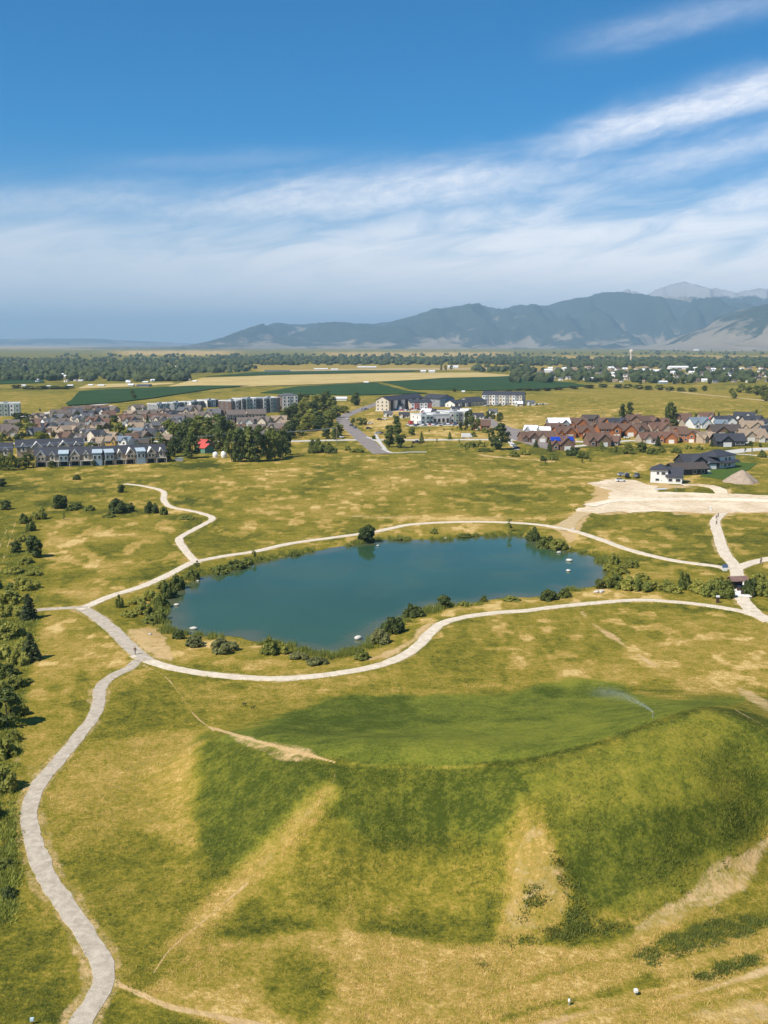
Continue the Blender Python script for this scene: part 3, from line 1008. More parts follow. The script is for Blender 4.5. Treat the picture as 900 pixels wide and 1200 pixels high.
# ------------------------------------------------------------------ water
wm, t, b = mat_base('pond_water')
pos = t.n('ShaderNodeTexCoord').outputs['Object']
n1 = t.noise(pos, 0.018, 3, 0.5)
c = t.mix(t.rng(n1, 0.35, 0.65), (0.030, 0.072, 0.032), (0.036, 0.086, 0.040))
ws_ = t.sep(t.n('ShaderNodeAttribute', attribute_name='cover').outputs['Color'])[0]
c = t.mix(t.mul(ws_, 0.75), c, (0.105, 0.105, 0.052))
t.l(c, b.inputs['Base Color'])
t.l(t.rng(t.noise(pos, 0.05, 4, 0.6, 0.6), 0.4, 0.65, 0.06, 0.20), b.inputs['Roughness'])
b.inputs['IOR'].default_value = 1.33
b.inputs['Specular IOR Level'].default_value = 0.30
bp = t.n('ShaderNodeBump')
bp.inputs['Strength'].default_value = 0.06
bp.inputs['Distance'].default_value = 0.1
t.l(t.noise(pos, 1.1, 3, 0.6), bp.inputs['Height'])
t.l(bp.outputs[0], b.inputs['Normal'])
pc = POND.mean(0)
nrm = np.roll(POND, -1, 0) - np.roll(POND, 1, 0)
nrm = np.stack([nrm[:, 1], -nrm[:, 0]], 1)
nrm /= np.linalg.norm(nrm, axis=1, keepdims=True)
test = sdf_poly(POND[:, 0] + nrm[:, 0], POND[:, 1] + nrm[:, 1], POND)
nrm *= np.sign(test)[:, None]
WP = POND + nrm * 0.45
_cs = 1.5
wx = np.arange(POND[:, 0].min() - 4, POND[:, 0].max() + 4, _cs)
wy = np.arange(POND[:, 1].min() - 4, POND[:, 1].max() + 4, _cs)
WX, WY = np.meshgrid(wx, wy)
ws = sdf_poly(WX.ravel(), WY.ravel(), POND)
wi = np.arange(WX.size).reshape(WX.shape)
wq = np.stack([wi[:-1, :-1].ravel(), wi[:-1, 1:].ravel(), wi[1:, 1:].ravel(), wi[1:, :-1].ravel()], 1)
wq = wq[ws[wq].min(1) < 0.8]
used, inv = np.unique(wq, return_inverse=True)
sh = smooth(-7.0, -0.3, ws[used] + (fbm(WX.ravel()[used] / 6, WY.ravel()[used] / 6, 96, 3) - .5) * 7)
wmesh = np_mesh('pond_water', np.column_stack([WX.ravel()[used], WY.ravel()[used], np.full(len(used), WATER_Z)]), inv.reshape(wq.shape), wm, True, attrs={'cover': np.stack([sh, sh, sh, sh * 0 + 1], 1)})
structure('pond_water', wmesh)


# ------------------------------------------------------------------ paths and roads: slabs draped on the ground
def ribbon(name, pts, width, mat, lift=0.05, jit=0.25, step=2.0, world_pts=False, kind='structure'):
    wp = np.array(pts, float) if world_pts else np.array([G(a, b_)[:2] for a, b_ in pts])
    C_ = spline(list(wp), step)
    T = np.gradient(C_, axis=0)
    T /= np.linalg.norm(T, axis=1, keepdims=True)
    Nn = np.stack([-T[:, 1], T[:, 0]], 1)
    k = np.arange(len(C_))
    wl = width / 2 + (fbm(k * step / 2.2, k * 0.0, 71, 4, .65) - .5) * jit * 2
    wr = width / 2 + (fbm(k * step / 2.2, k * 0.0 + 5.5, 72, 4, .65) - .5) * jit * 2
    rows = []
    for off, dz in ((-(wl + .18)[:, None] * Nn, -0.25), (-wl[:, None] * Nn, lift), (-wl[:, None] * Nn * .33, lift + .02), (wr[:, None] * Nn * .33, lift + .02), (wr[:, None] * Nn, lift), ((wr + .18)[:, None] * Nn, -0.25)):
        p = C_ + off
        rows.append(np.column_stack([p, height(p[:, 0], p[:, 1]) + dz]))
    V = np.concatenate(rows)
    n = len(C_)
    i = np.arange(n - 1)
    fs = [np.stack([r * n + i, r * n + i + 1, (r + 1) * n + i + 1, (r + 1) * n + i], 1)[:, ::-1] for r in range(5)]
    return structure(name, np_mesh(name, V, np.concatenate(fs), mat))


for i_, (k, (P, w)) in enumerate(PATHS.items()):
    ribbon('gravel_path', P, w, PATHM if k in ('p1', 'p3', 'p3c') else PATHC, lift=0.045 + 0.007 * i_, jit=0.32, step=0.8)


def sheet(name, poly, mat, lift, world_pts=False, fray=0.0, step=8.0):
    P = np.array(poly, float) if world_pts else np.array([G(a, b_)[:2] for a, b_ in poly])
    out = []
    for i in range(len(P)):
        a, b_ = P[i], P[(i + 1) % len(P)]
        n = max(1, int(np.linalg.norm(b_ - a) / step))
        for k in range(n):
            out.append(a + (b_ - a) * k / n)
    out = np.array(out)
    if fray:
        out = out + np.stack([fbm(out[:, 0] / 6, out[:, 1] / 6, 81, 3) - .5, fbm(out[:, 0] / 6, out[:, 1] / 6, 82, 3) - .5], 1) * fray * 2
    me = bpy.data.meshes.new(name)
    z = height(out[:, 0], out[:, 1])
    n = len(out)
    zt = float(z.max()) + lift
    v = [(x, y, zt) for x, y in out] + [(x, y, zz - 0.4) for (x, y), zz in zip(out, z)]
    me.from_pydata(v, [], [tuple(range(n))] + [(i, i + n, (i + 1) % n + n, (i + 1) % n) for i in range(n)])
    me.materials.append(mat)
    me.update()
    if me.polygons[0].normal.z < 0:
        me.flip_normals()
    return structure(name, me)


# dirt yard and dirt road
sheet('dirt_yard', [(690, 567), (712, 562.5), (745, 563), (764, 569), (772, 577), (860, 579.5), (905, 581), (1000, 583), (1000, 599), (905, 600), (860, 601.5), (760, 600), (700, 602), (676, 600), (692, 591), (712, 585), (716, 577), (702, 572)], DIRTM, 0.06, fray=3.2, step=1.5)
ribbon('dirt_road', [(690, 594), (720, 588), (780, 586.5), (850, 586), (905, 588), (1000, 591)], 5.0, PALED, 0.32, 0.5, 4)
ribbon('dirt_track', [(848, 586), (845, 578), (838, 572), (820, 569), (798, 569)], 5.0, DIRTM, 0.30, 0.8, 3)
ribbon('dirt_track', [(684, 600), (668, 612), (662, 622)], 5.0, TRACKM, 0.07, 1.2, 3)
# streets
ribbon('road', [(-120, 522), (0, 520), (120, 518), (260, 517), (340, 517), (410, 515.5), (480, 515.5), (560, 515), (640, 516), (700, 518)], 8.0, CONC, 0.06, 0.1, 8)
ribbon('road', [(448, 532), (436, 523), (424, 513), (410, 501), (402, 493), (405, 487), (425, 479), (446, 472), (470, 463)], 10.0, ASPH, 0.10, 0.1, 5)
ribbon('road', [(583, 499), (600, 507), (612, 514), (640, 522), (662, 527)], 14.0, ASPH, 0.12, 0.4, 5)
ribbon('road', [(566, 488), (580, 497), (600, 503), (626, 505)], 9.0, ASPH, 0.14, 0.4, 5)
ribbon('road', [(660, 524), (700, 520), (742, 516), (770, 520)], 6.0, CONC, 0.09, 0.1, 5)
ribbon('road', [(850, 530), (880, 527), (905, 526), (960, 525)], 12.0, CONC, 0.08, 0.2, 5)
ribbon('pavement', [(448, 526), (460, 531), (480, 530), (500, 530)], 2.2, CONC, 0.12, 0.1, 4)
ribbon('pavement', [(430, 512), (444, 518), (452, 528)], 2.0, CONC, 0.15, 0.1, 4)
ribbon('pavement', [(440, 509), (446, 519), (452, 527)], 1.8, CONC, 0.18, 0.1, 4)
ribbon('pavement', [(596, 516), (604, 524), (606, 527)], 3.0, CONC, 0.19, 0.1, 4)
ribbon('pavement', [(860, 532), (880, 533), (910, 537)], 2.0, CONC, 0.12, 0.1, 4)
ribbon('parking_lot', [(440, 481), (480, 481), (512, 480)], 12.0, CONC, 0.2, 0.2, 6)
ribbon('parking_lot', [(478, 499), (520, 498), (560, 497.5)], 15.0, CONC, 0.22, 0.2, 6)
ribbon('parking_lot', [(500, 476), (545, 475), (600, 474), (640, 473)], 11.0, CONC, 0.24, 0.3, 8)
ribbon('road', [(24, 489), (60, 483), (96, 477), (124, 473)], 9.0, CONC, 0.1, 0.2, 8)
ribbon('road', [(56, 492), (90, 484), (130, 475)], 6.0, CONC, 0.14, 0.2, 8)
ribbon('road', [(268, 498), (271, 484), (274, 474)], 8.0, ASPH, 0.12, 0.2, 8)
ribbon('farm_road', [(700, 451), (760, 455), (820, 462), (905, 470), (1000, 478)], 8.0, CROPT, 0.2, 0.5, 15)
sheet('watered_turf', [(820, 558), (835, 548), (862, 541), (888, 543), (870, 556), (846, 562)], TURF, 0.05, fray=.6)
# crops stand up from the plain
for nm, P, m_, h_ in (
    ('crop_field', [(78, 476), (92, 459), (230, 452.5), (292, 452.5), (250, 456), (180, 467), (130, 473)], CROPG, 1.0),
    ('wheat_field', [(196, 454), (236, 443.5), (330, 440), (460, 437.5), (560, 437), (606, 440.5), (560, 443), (470, 446.5), (380, 450.5), (300, 453.2)], CROPW, 0.9),
    ('crop_field', [(305, 461), (350, 453.5), (440, 449), (474, 458), (500, 461.5), (430, 463.5), (360, 463)], CROPG, 1.0),
    ('crop_field', [(448, 448.2), (520, 443.5), (598, 441.5), (650, 447), (692, 452.5), (640, 456.5), (560, 458.5), (484, 457)], CROPG, 1.1),
    ('crop_field', [(242, 441.5), (300, 436.5), (420, 434.2), (500, 434.5), (470, 436.5), (340, 439)], CROPG, 0.8),
    ('stubble_field', [(300, 434), (480, 431.5), (620, 431), (620, 433), (500, 433.6), (330, 435.4)], CROPT, 0.5),
    ('crop_field', [(-60, 452), (-60, 444), (50, 442), (52, 449)], CROPG, 0.8),
    ('stubble_field', [(92, 456), (100, 451), (200, 448.5), (205, 450), (160, 453)], CROPW, 0.6),
):
    sheet(nm, P, m_, h_, step=40, fray=4)

# ------------------------------------------------------------------ mountains
mm, t, b = mat_base('mountain')
pos = t.n('ShaderNodeTexCoord').outputs['Object']
at = t.n('ShaderNodeAttribute', attribute_name='cover')
fr, rk, _ = t.sep(at.outputs['Color'])
n1 = t.noise(pos, 0.0022, 6, 0.62)
n2 = t.noise(pos, 0.009, 4, 0.65)
fm = t.rng(t.add(fr, t.add(t.mul(t.sub(n1, 0.5), 1.3), t.mul(t.sub(n2, 0.5), 0.7))), 0.40, 0.60)
c = t.mix(fm, t.mix(n2, (0.20, 0.165, 0.115), (0.33, 0.275, 0.19)), (0.050, 0.062, 0.042))
c = t.mix(t.rng(t.add(rk, t.mul(t.sub(n2, 0.5), 0.6)), 0.4, 0.6), c, t.mix(n1, (0.30, 0.27, 0.25), (0.46, 0.43, 0.41)))
t.l(c, b.inputs['Base Color'])
b.inputs['Specular IOR Level'].default_value = 0.05


def range_mesh(name, sky_px, Yr, Yf, Yb, x0, x1, nx, ny, forest, rock, spur, seed, jag=.24):
    """a mountain range: the surveyed ridge at depth Yr, spurs running down to Yf and back to Yb"""
    xs = np.linspace(x0, x1, nx)
    ys = np.linspace(Yf, Yb, ny)
    sp = np.array(sky_px, float)
    ang_px = 450 + F * xs / (Yr * FW[1])
    sky_y = np.interp(ang_px, sp[:, 0], sp[:, 1])
    ridge = np.maximum(0, (402.0 - sky_y) / F * Yr * 1.006) + 0
    ridge = ridge * (1 + (fbm(xs / 380, xs * 0, seed, 6, .68) - .5) * jag)
    X, Y = np.meshgrid(xs, ys)
    R = np.broadcast_to(ridge, X.shape)
    warp = (fbm(X / 1500, Y / 1500, seed + 3, 3) - .5) * spur
    tt = np.where(Y < Yr, (Yr - Y) / (Yr - Yf), (Y - Yr) / (Yb - Yr))
    rd = 1 - np.abs(2 * fbm((X + warp) / 1300, Y / 3800, seed + 5, 4) - 1) * 2.0
    prof = (1 - tt) ** 1.25
    rd2 = 1 - np.abs(2 * fbm((X + warp * .6) / 520, Y / 1500, seed + 6, 4) - 1) * 2.0
    Z = R * (prof + ((rd - .40) * 1.15 + (rd2 - .4) * .75) * (1 - tt) * np.minimum(1, tt * 2.6))
    Z += (fbm(X / 300, Y / 300, seed + 9, 4) - .5) * 0.22 * R * np.minimum(1, tt * 5) * (1 - tt)
    Z = np.minimum(Z, R * (1 - tt * 0.25) + 2)
    Z = np.maximum(Z, 0) + 1.0 - 6 * (tt > 0.97)
    i = np.arange(nx * ny).reshape(ny, nx)
    q = np.stack([i[:-1, :-1].ravel(), i[:-1, 1:].ravel(), i[1:, 1:].ravel(), i[1:, :-1].ravel()], 1)
    rel = Z / max(1.0, ridge.max())
    fo = np.clip(forest + (smooth(0.0, 0.45, rel + (rd - .4) * .15) - .5) * 0.34 + (rd2 - .35) * .28, 0, 1)
    ro = smooth(rock, rock + 0.22, rel + (fbm(X / 600, Y / 600, seed + 20, 3) - .5) * 0.2)
    cv = np.stack([fo.ravel(), ro.ravel(), fo.ravel() * 0, fo.ravel() * 0 + 1], 1)
    return structure(name, np_mesh(name, np.stack([X.ravel(), Y.ravel(), Z.ravel()], 1), q, mm, True, attrs={'cover': cv}))


range_mesh('mountains', [(170, 402), (240, 401), (265, 396), (290, 386), (330, 376.5), (380, 374), (440, 375), (480, 368), (515, 357), (545, 353.5), (580, 358), (610, 352), (640, 353), (690, 345), (712, 340),
                         (735, 346), (770, 345), (820, 356), (900, 366), (1000, 372), (1200, 380), (1500, 398)], 15500, 11000, 19000, -4200, 14000, 460, 110, 0.62, 1.2, 900, 100)
range_mesh('mountains', [(640, 402), (690, 352), (715, 344), (735, 338.5), (752, 345), (775, 336), (800, 333.5), (830, 337), (850, 337), (872, 342), (900, 335), (940, 331), (1000, 340), (1150, 350), (1400, 390)], 17000, 15200, 20500, 2000, 14500, 420, 90, 0.45, 0.62, 900, 200, .26)
range_mesh('mountains', [(770, 402), (795, 396), (820, 384), (845, 373), (870, 362), (890, 356), (910, 349), (950, 338), (1000, 330), (1100, 335), (1300, 380)], 9600, 7700, 12500, 2400, 8200, 300, 110, 0.33, 1.5, 500, 300)
range_mesh('hills', [(-700, 396), (-300, 392), (-100, 394), (0, 395), (50, 393.5), (110, 394), (160, 397), (220, 400), (260, 402)], 24000, 21000, 29000, -24000, -3700, 240, 40, 0.4, 1.5, 600, 400)

# ------------------------------------------------------------------ plants
def leaf_cloud(cl, per, size, rs, flat_=0.75, jit=0.5):
    """leaf-sized faces spread through clumps; cl = list of (x, y, z, r)"""
    cl = np.array(cl, float)
    n = len(cl) * per
    c = np.repeat(cl, per, 0)
    dirs = rs.normal(size=(n, 3))
    dirs /= np.linalg.norm(dirs, axis=1, keepdims=True)
    rad_ = rs.uniform(0.35, 1.05, (n, 1)) ** 0.6
    p = c[:, :3] + dirs * c[:, 3:4] * rad_ * np.array([1, 1, flat_])
    nrm_ = dirs + rs.normal(size=(n, 3)) * jit * .8 + np.array([0, 0, .6])
    nrm_ /= np.linalg.norm(nrm_, axis=1, keepdims=True)
    a = np.cross(nrm_, rs.normal(size=(n, 3)))
    a /= np.linalg.norm(a, axis=1, keepdims=True)
    b_ = np.cross(nrm_, a)
    s = size * rs.uniform(0.6, 1.4, (n, 1))
    a, b_ = a * s, b_ * s * rs.uniform(0.5, 1.0, (n, 1))
    V_ = np.stack([p - a - b_ * .6, p + a * .7 - b_, p + a + b_ * .7, p - a * .6 + b_], 1).reshape(-1, 3)
    return V_, np.arange(4 * n).reshape(n, 4)


def trunk_mb(h, r, limbs, rs, lean=0.0):
    mb = MB()
    z, x, y = 0.0, 0.0, 0.0
    segs = 4
    for k in range(segs):
        x2, y2 = x + rs.normal() * .03 * h + lean, y + rs.normal() * .03 * h
        r0, r1 = r * (1 - k / segs * .75), r * (1 - (k + 1) / segs * .75)
        mb.tube((x, y, z if k else -0.4), (x2, y2, z + h / segs), r0, r1, 6)
        x, y, z = x2, y2, z + h / segs
        for _ in range(limbs // segs):
            a = rs.uniform(0, 2 * PI)
            L = h * rs.uniform(.2, .38)
            mb.tube((x, y, z - h * .1), (x + math.cos(a) * L * .8, y + math.sin(a) * L * .8, z + L * .55), r1 * .55, r1 * .15, 5, cap=False)
    return mb


LM = {
    'dark': leaf_mat('foliage_dark', (0.034, 0.050, 0.012), (0.120, 0.135, 0.028)),
    'mid': leaf_mat('foliage_mid', (0.066, 0.082, 0.015), (0.190, 0.195, 0.038)),
    'olive': leaf_mat('foliage_olive', (0.110, 0.118, 0.020), (0.270, 0.255, 0.050)),
    'lime': leaf_mat('foliage_lime', (0.10, 0.11, 0.012), (0.24, 0.22, 0.02)),
    'grey': leaf_mat('foliage_grey', (0.080, 0.086, 0.028), (0.200, 0.196, 0.070)),
    'needle': leaf_mat('needles', (0.026, 0.038, 0.014), (0.085, 0.100, 0.030), 0.15),
    'lush': leaf_mat('rank_grass', (0.11, 0.125, 0.022), (0.26, 0.26, 0.05)),
    'straw': leaf_mat('dry_stalks', (0.34, 0.245, 0.085), (0.56, 0.43, 0.165)),
    'reed': leaf_mat('reeds', (0.075, 0.095, 0.018), (0.22, 0.22, 0.045)),
}
PLANTS = {}


def make_plant(kind, tone, v):
    """meshes (crown, trunk) of a plant of unit size: 1 m tall scale applied later; native size returned"""
    rs = np.random.default_rng(sum(map(ord, kind)) * 13 + v)
    U = rs.uniform
    cl = []
    if kind == 'cottonwood_tree':
        h, w = 14.0, 10.0
        for k in range(34):
            z = U(.07, .93)
            prof = math.sin(PI * min(1, (z * .86 + .16))) ** .6
            a, r = U(0, 2 * PI), math.sqrt(U(0, 1)) * w * .40 * prof
            cl.append((math.cos(a) * r, math.sin(a) * r, z * h, U(1.1, 2.0)))
        V_, F_ = leaf_cloud(cl, 44, 0.46, rs)
        tm = trunk_mb(h * .75, .34, 12, rs)
    elif kind == 'poplar_tree':
        h, w = 14.0, 5.0
        for k in range(30):
            z = U(.1, .95)
            prof = (math.sin(PI * min(1, z * .85 + .12))) ** .7
            a, r = U(0, 2 * PI), math.sqrt(U(0, 1)) * w * .36 * prof
            cl.append((math.cos(a) * r, math.sin(a) * r, z * h, U(.8, 1.25)))
        V_, F_ = leaf_cloud(cl, 40, 0.40, rs, 1.2)
        tm = trunk_mb(h * .8, .26, 12, rs)
    elif kind == 'spruce_tree':
        h, w = 9.0, 5.0
        for k in range(11):
            z = .08 + .84 * k / 10
            R_ = w * .5 * (1 - z) ** .85
            nb = max(3, int(9 * (1 - z)) + 2)
            for q in range(nb):
                a = 2 * PI * q / nb + U(0, .8)
                for f in (.45, .9):
                    cl.append((math.cos(a) * R_ * f, math.sin(a) * R_ * f, (z - .05 * f) * h, .22 + .55 * (1 - z)))
        V_, F_ = leaf_cloud(cl, 9, 0.30, rs, .45)
        tm = trunk_mb(h * .95, .17, 0, rs)
    elif kind == 'round_tree':
        h, w = 6.0, 6.4
        for k in range(26):
            a, z = U(0, 2 * PI), U(.10, .86)
            r = math.sqrt(U(0, 1)) * w * .38 * math.sin(PI * min(1, z * .85 + .12)) ** .5
            cl.append((math.cos(a) * r, math.sin(a) * r, z * h, U(.8, 1.25)))
        V_, F_ = leaf_cloud(cl, 64, 0.33, rs, .9)
        tm = trunk_mb(h * .6, .2, 8, rs)
    elif kind == 'young_tree':
        h, w = 4.6, 2.2
        for k in range(11):
            a, z = U(0, 2 * PI), U(.3, .95)
            r = U(0, .38) * w * (1.15 - z * .6)
            cl.append((math.cos(a) * r, math.sin(a) * r, z * h, U(.28, .55)))
        V_, F_ = leaf_cloud(cl, 26, 0.17, rs, 1.0)
        tm = trunk_mb(h * .85, .07, 8, rs)
    elif kind == 'willow_bush':
        h, w = 3.6, 5.0
        for k in range(28):
            a, rr_ = U(0, 2 * PI), math.sqrt(U(0, 1))
            top = (1 - rr_ ** 2 * .75) * U(.66, 1.0)
            cl.append((math.cos(a) * rr_ * w * .42, math.sin(a) * rr_ * w * .42, U(.25, .85) * top * h, U(.45, .85)))
        V_, F_ = leaf_cloud(cl, 74, 0.25, rs, .95)
        tm = trunk_mb(h * .5, .08, 12, rs)
    else:  # shrub
        h, w = 2.0, 4.2
        for k in range(24):
            a, rr_ = U(0, 2 * PI), math.sqrt(U(0, 1))
            top = (1 - rr_ ** 2 * .7) * U(.7, 1.0)
            cl.append((math.cos(a) * rr_ * w * .42, math.sin(a) * rr_ * w * .42, U(.2, .8) * top * h, U(.3, .62)))
        V_, F_ = leaf_cloud(cl, 70, 0.20, rs, .85)
        tm = trunk_mb(h * .5, .06, 12, rs)
    V_[:, 2] = np.maximum(V_[:, 2], 0.02)
    V_[:, 2] *= h / np.percentile(V_[:, 2], 99.5)
    V_[:, :2] *= (w / 2) / np.percentile(np.abs(V_[:, :2]), 99)
    return (np_mesh(kind + '_crown', V_, F_, LM[tone]), tm.mesh(kind + '_trunk', BARK), h, w)


CROWN_NAME = {'shrub': ('foliage', 'stem'), 'willow_bush': ('foliage', 'stem')}
_pr = random.Random(5)


def plant(kind, x, y, hp, wp=None, tone='dark', key=None, desc=None, cat=None, loc=None, parts=True):
    """plant whose foot is seen at (x, y); hp and wp are its height and width in picture pixels, turned into metres"""
    v = _pr.randrange(3)
    if (kind, tone, v) not in PLANTS:
        PLANTS[(kind, tone, v)] = make_plant(kind, tone, v)
    crown, trunk, h0, w0 = PLANTS[(kind, tone, v)]
    p = loc if loc is not None else GP(x, y)
    s = F / (p.y * FW[1] - CAMH * FW[2])
    hm = hp / s / 0.97
    wm_ = (wp if wp else hp * w0 / h0) / s
    r = thing(kind, p, _pr.uniform(0, 6.28))
    r.scale = (wm_ / w0, wm_ / w0, hm / h0)
    a, b_ = CROWN_NAME.get(kind, ('crown', 'trunk'))
    link(a, crown, r)
    link(b_, trunk, r)
    cat = cat or ('tree' if kind.endswith('tree') else 'bush')
    if key:
        line_up(key, r, desc, cat)
    return r


# left gully
K = ('shrubs and trees of the left gully', 'in the left gully')
for k_, x, y, h, w, tn, d_ in (
    ('round_tree', 6, 597, 13, 14, 'dark', 'small dark round tree'), ('round_tree', 71, 596, 19, 16, 'dark', 'dark leaning tree in the open meadow'),
    ('shrub', 84, 598, 9, 13, 'mid', 'low green bush beside the leaning tree'), ('shrub', 92, 596, 9, 12, 'dark', 'low dark bush in the open meadow'),
    ('young_tree', 75, 609, 8, 5, 'mid', 'tiny sapling in the open meadow'), ('willow_bush', 46, 608, 17, 17, 'mid', 'rounded green willow bush'), ('willow_bush', 30, 613, 15, 14, 'dark', 'dark willow bush'),
    ('willow_bush', 36, 622, 14, 13, 'dark', 'dark willow bush lower on the slope'),
    ('round_tree', 41, 653, 29, 18, 'dark', 'tall dark tree standing alone'), ('round_tree', 18, 647, 15, 14, 'dark', 'small dark tree left of the tall dark one'),
    ('shrub', 17, 671, 10, 22, 'olive', 'wide olive bush'), ('shrub', 40, 674, 9, 18, 'olive', 'low olive bush'), ('shrub', 24, 680, 8, 16, 'olive', 'flat olive bush'),
    ('willow_bush', 34, 690, 18, 24, 'olive', 'bright olive willow bush'), ('willow_bush', 12, 706, 20, 30, 'mid', 'large mounded green bush'),
    ('willow_bush', 24, 690, 13, 16, 'mid', 'small mounded bush'), ('spruce_tree', 34, 725, 34, 20, 'needle', 'dark spruce above the path crossing'), ('willow_bush', 14, 720, 13, 24, 'olive', 'light olive bush by the hidden path'),
    ('willow_bush', 3, 722, 16, 18, 'mid', 'green bush at the picture edge'), ('willow_bush', 12, 746, 22, 32, 'olive', 'large olive bush below the path'), ('willow_bush', 0, 770, 18, 28, 'mid', 'dense green bush'),
    ('spruce_tree', 36, 773, 36, 24, 'needle', 'dark spruce leaning over dry grass'), ('willow_bush', 22, 778, 20, 24, 'olive', 'light olive bush left of the leaning spruce'), ('willow_bush', 6, 792, 20, 26, 'dark', 'dark shaded bush'),
    ('willow_bush', 18, 805, 18, 24, 'mid', 'grey green bush'), ('willow_bush', -4, 812, 20, 26, 'olive', 'olive bush cut by the picture edge'), ('cottonwood_tree', 8, 852, 52, 36, 'dark', 'tall dark tree over the gully'),
    ('willow_bush', 24, 838, 20, 18, 'mid', 'green bush beside the tall tree'), ('willow_bush', 4, 884, 26, 34, 'mid', 'green bush below the tall tree'), ('willow_bush', 16, 868, 16, 18, 'olive', 'small olive bush'),
    ('willow_bush', 5, 924, 36, 34, 'mid', 'bright green bush by the wide path'), ('willow_bush', -14, 960, 30, 30, 'dark', 'dark bush at the edge of the picture'),
    ('willow_bush', -12, 742, 22, 26, 'mid', 'bush at the far edge'), ('willow_bush', -12, 690, 18, 26, 'olive', 'pale bush at the far edge'), ('shrub', 30, 705, 9, 16, 'mid', 'low bush in front of the spruce'),
    ('shrub', 24, 760, 12, 22, 'olive', 'low olive shrub'), ('shrub', 12, 826, 12, 24, 'olive', 'low pale shrub'), ('shrub', 30, 800, 8, 16, 'reed', 'low grey green shrub'),
    ('willow_bush', 24, 634, 10, 14, 'olive', 'small olive bush high in the gully'), ('willow_bush', 30, 660, 10, 18, 'olive', 'pale olive bush under a tall tree'), ('shrub', 14, 690, 9, 20, 'reed', 'low yellowish shrub'),
    ('shrub', 8, 1050, 15, 20, 'dark', 'dark weedy shrub left of the wide path'), ('shrub', 6, 1015, 14, 22, 'mid', 'green weedy shrub left of the wide path')):
    plant(k_, x, y, h * (.72 if k_ in ('willow_bush', 'shrub') else .85), w, {'dark': 'mid', 'mid': 'olive'}.get(tn, tn) if k_ == 'willow_bush' else tn, K, d_)
K = ('bushes in the left meadow', 'in the left meadow')
for k_, x, y, h, w, tn, d_ in (
    ('willow_bush', 142, 600, 15, 28, 'dark', 'wide dark bush'), ('willow_bush', 178, 601, 12, 16, 'dark', 'round dark bush'), ('willow_bush', 192, 603, 9, 10, 'mid', 'small green bush by the bending path'),
    ('round_tree', 142, 577, 9, 9, 'dark', 'small dark tree'), ('shrub', 90, 562, 6, 9, 'dark', 'tiny dark bush'), ('round_tree', 2, 570, 9, 10, 'dark', 'dark tree cut by the picture edge'),
    ('shrub', 104, 598, 6, 14, 'mid', 'low green bush'), ('shrub', 128, 606, 5, 14, 'mid', 'flat green bush'), ('shrub', 220, 608, 4, 20, 'mid', 'flat green thicket by the path bend')):
    plant(k_, x, y, h, w, tn, K, d_)
# pond
K = ('trees and bushes on the north shore of the pond', 'on the far pond shore')
for k_, x, y, h, w, tn, d_ in (
    ('round_tree', 431, 636, 20, 21, 'dark', 'dense dark round tree at the water'), ('young_tree', 298, 657, 12, 8, 'mid', 'thin sapling'), ('young_tree', 231, 669, 12, 7, 'dark', 'thin dark sapling'),
    ('willow_bush', 225, 679, 11, 16, 'mid', 'green bush above the water'), ('young_tree', 597, 623, 15, 8, 'mid', 'thin sapling beside the path'), ('willow_bush', 624, 634, 15, 15, 'dark', 'dark bush'),
    ('willow_bush', 640, 643, 14, 22, 'mid', 'wide green bush over the water'), ('willow_bush', 655, 644, 12, 20, 'olive', 'olive bush'), ('shrub', 509, 625, 6, 10, 'mid', 'low bush'), ('shrub', 345, 651, 4, 14, 'mid', 'flat bush at the water'),
    ('shrub', 255, 672, 9, 24, 'mid', 'reedy bush over the water'), ('shrub', 275, 666, 9, 26, 'mid', 'wide reedy bush'), ('shrub', 290, 661, 8, 18, 'mid', 'reedy bush beside the sapling'), ('shrub', 470, 633, 4, 20, 'mid', 'flat reedy bush'), ('shrub', 545, 629, 4, 20, 'mid', 'flat pale reedy bush')):
    plant(k_, x, y, h, w, tn, K, d_)
K = ('bushes on the west shore of the pond', 'on the left pond tip')
for k_, x, y, h, w, tn, d_ in (
    ('willow_bush', 208, 690, 16, 18, 'mid', 'green bush over the water'), ('willow_bush', 198, 700, 16, 18, 'dark', 'dark bush over the water'), ('willow_bush', 190, 712, 14, 18, 'mid', 'green willow bush'), ('willow_bush', 186, 726, 13, 18, 'mid', 'green bush near the bare beach'),
    ('willow_bush', 178, 704, 12, 22, 'olive', 'olive bush'), ('willow_bush', 168, 718, 11, 22, 'olive', 'pale olive bush'), ('willow_bush', 140, 712, 14, 9, 'mid', 'small upright bush by the path'), ('shrub', 160, 708, 8, 20, 'olive', 'low olive bush'),
    ('shrub', 176, 730, 8, 20, 'mid', 'low green bush by the beach'), ('shrub', 150, 722, 7, 18, 'olive', 'low pale bush by the path'), ('willow_bush', 192, 690, 10, 18, 'olive', 'olive bush behind the others')):
    plant(k_, x, y, h, w, tn, K, d_)
K = ('bushes on the near shore of the pond', 'on the near pond shore')
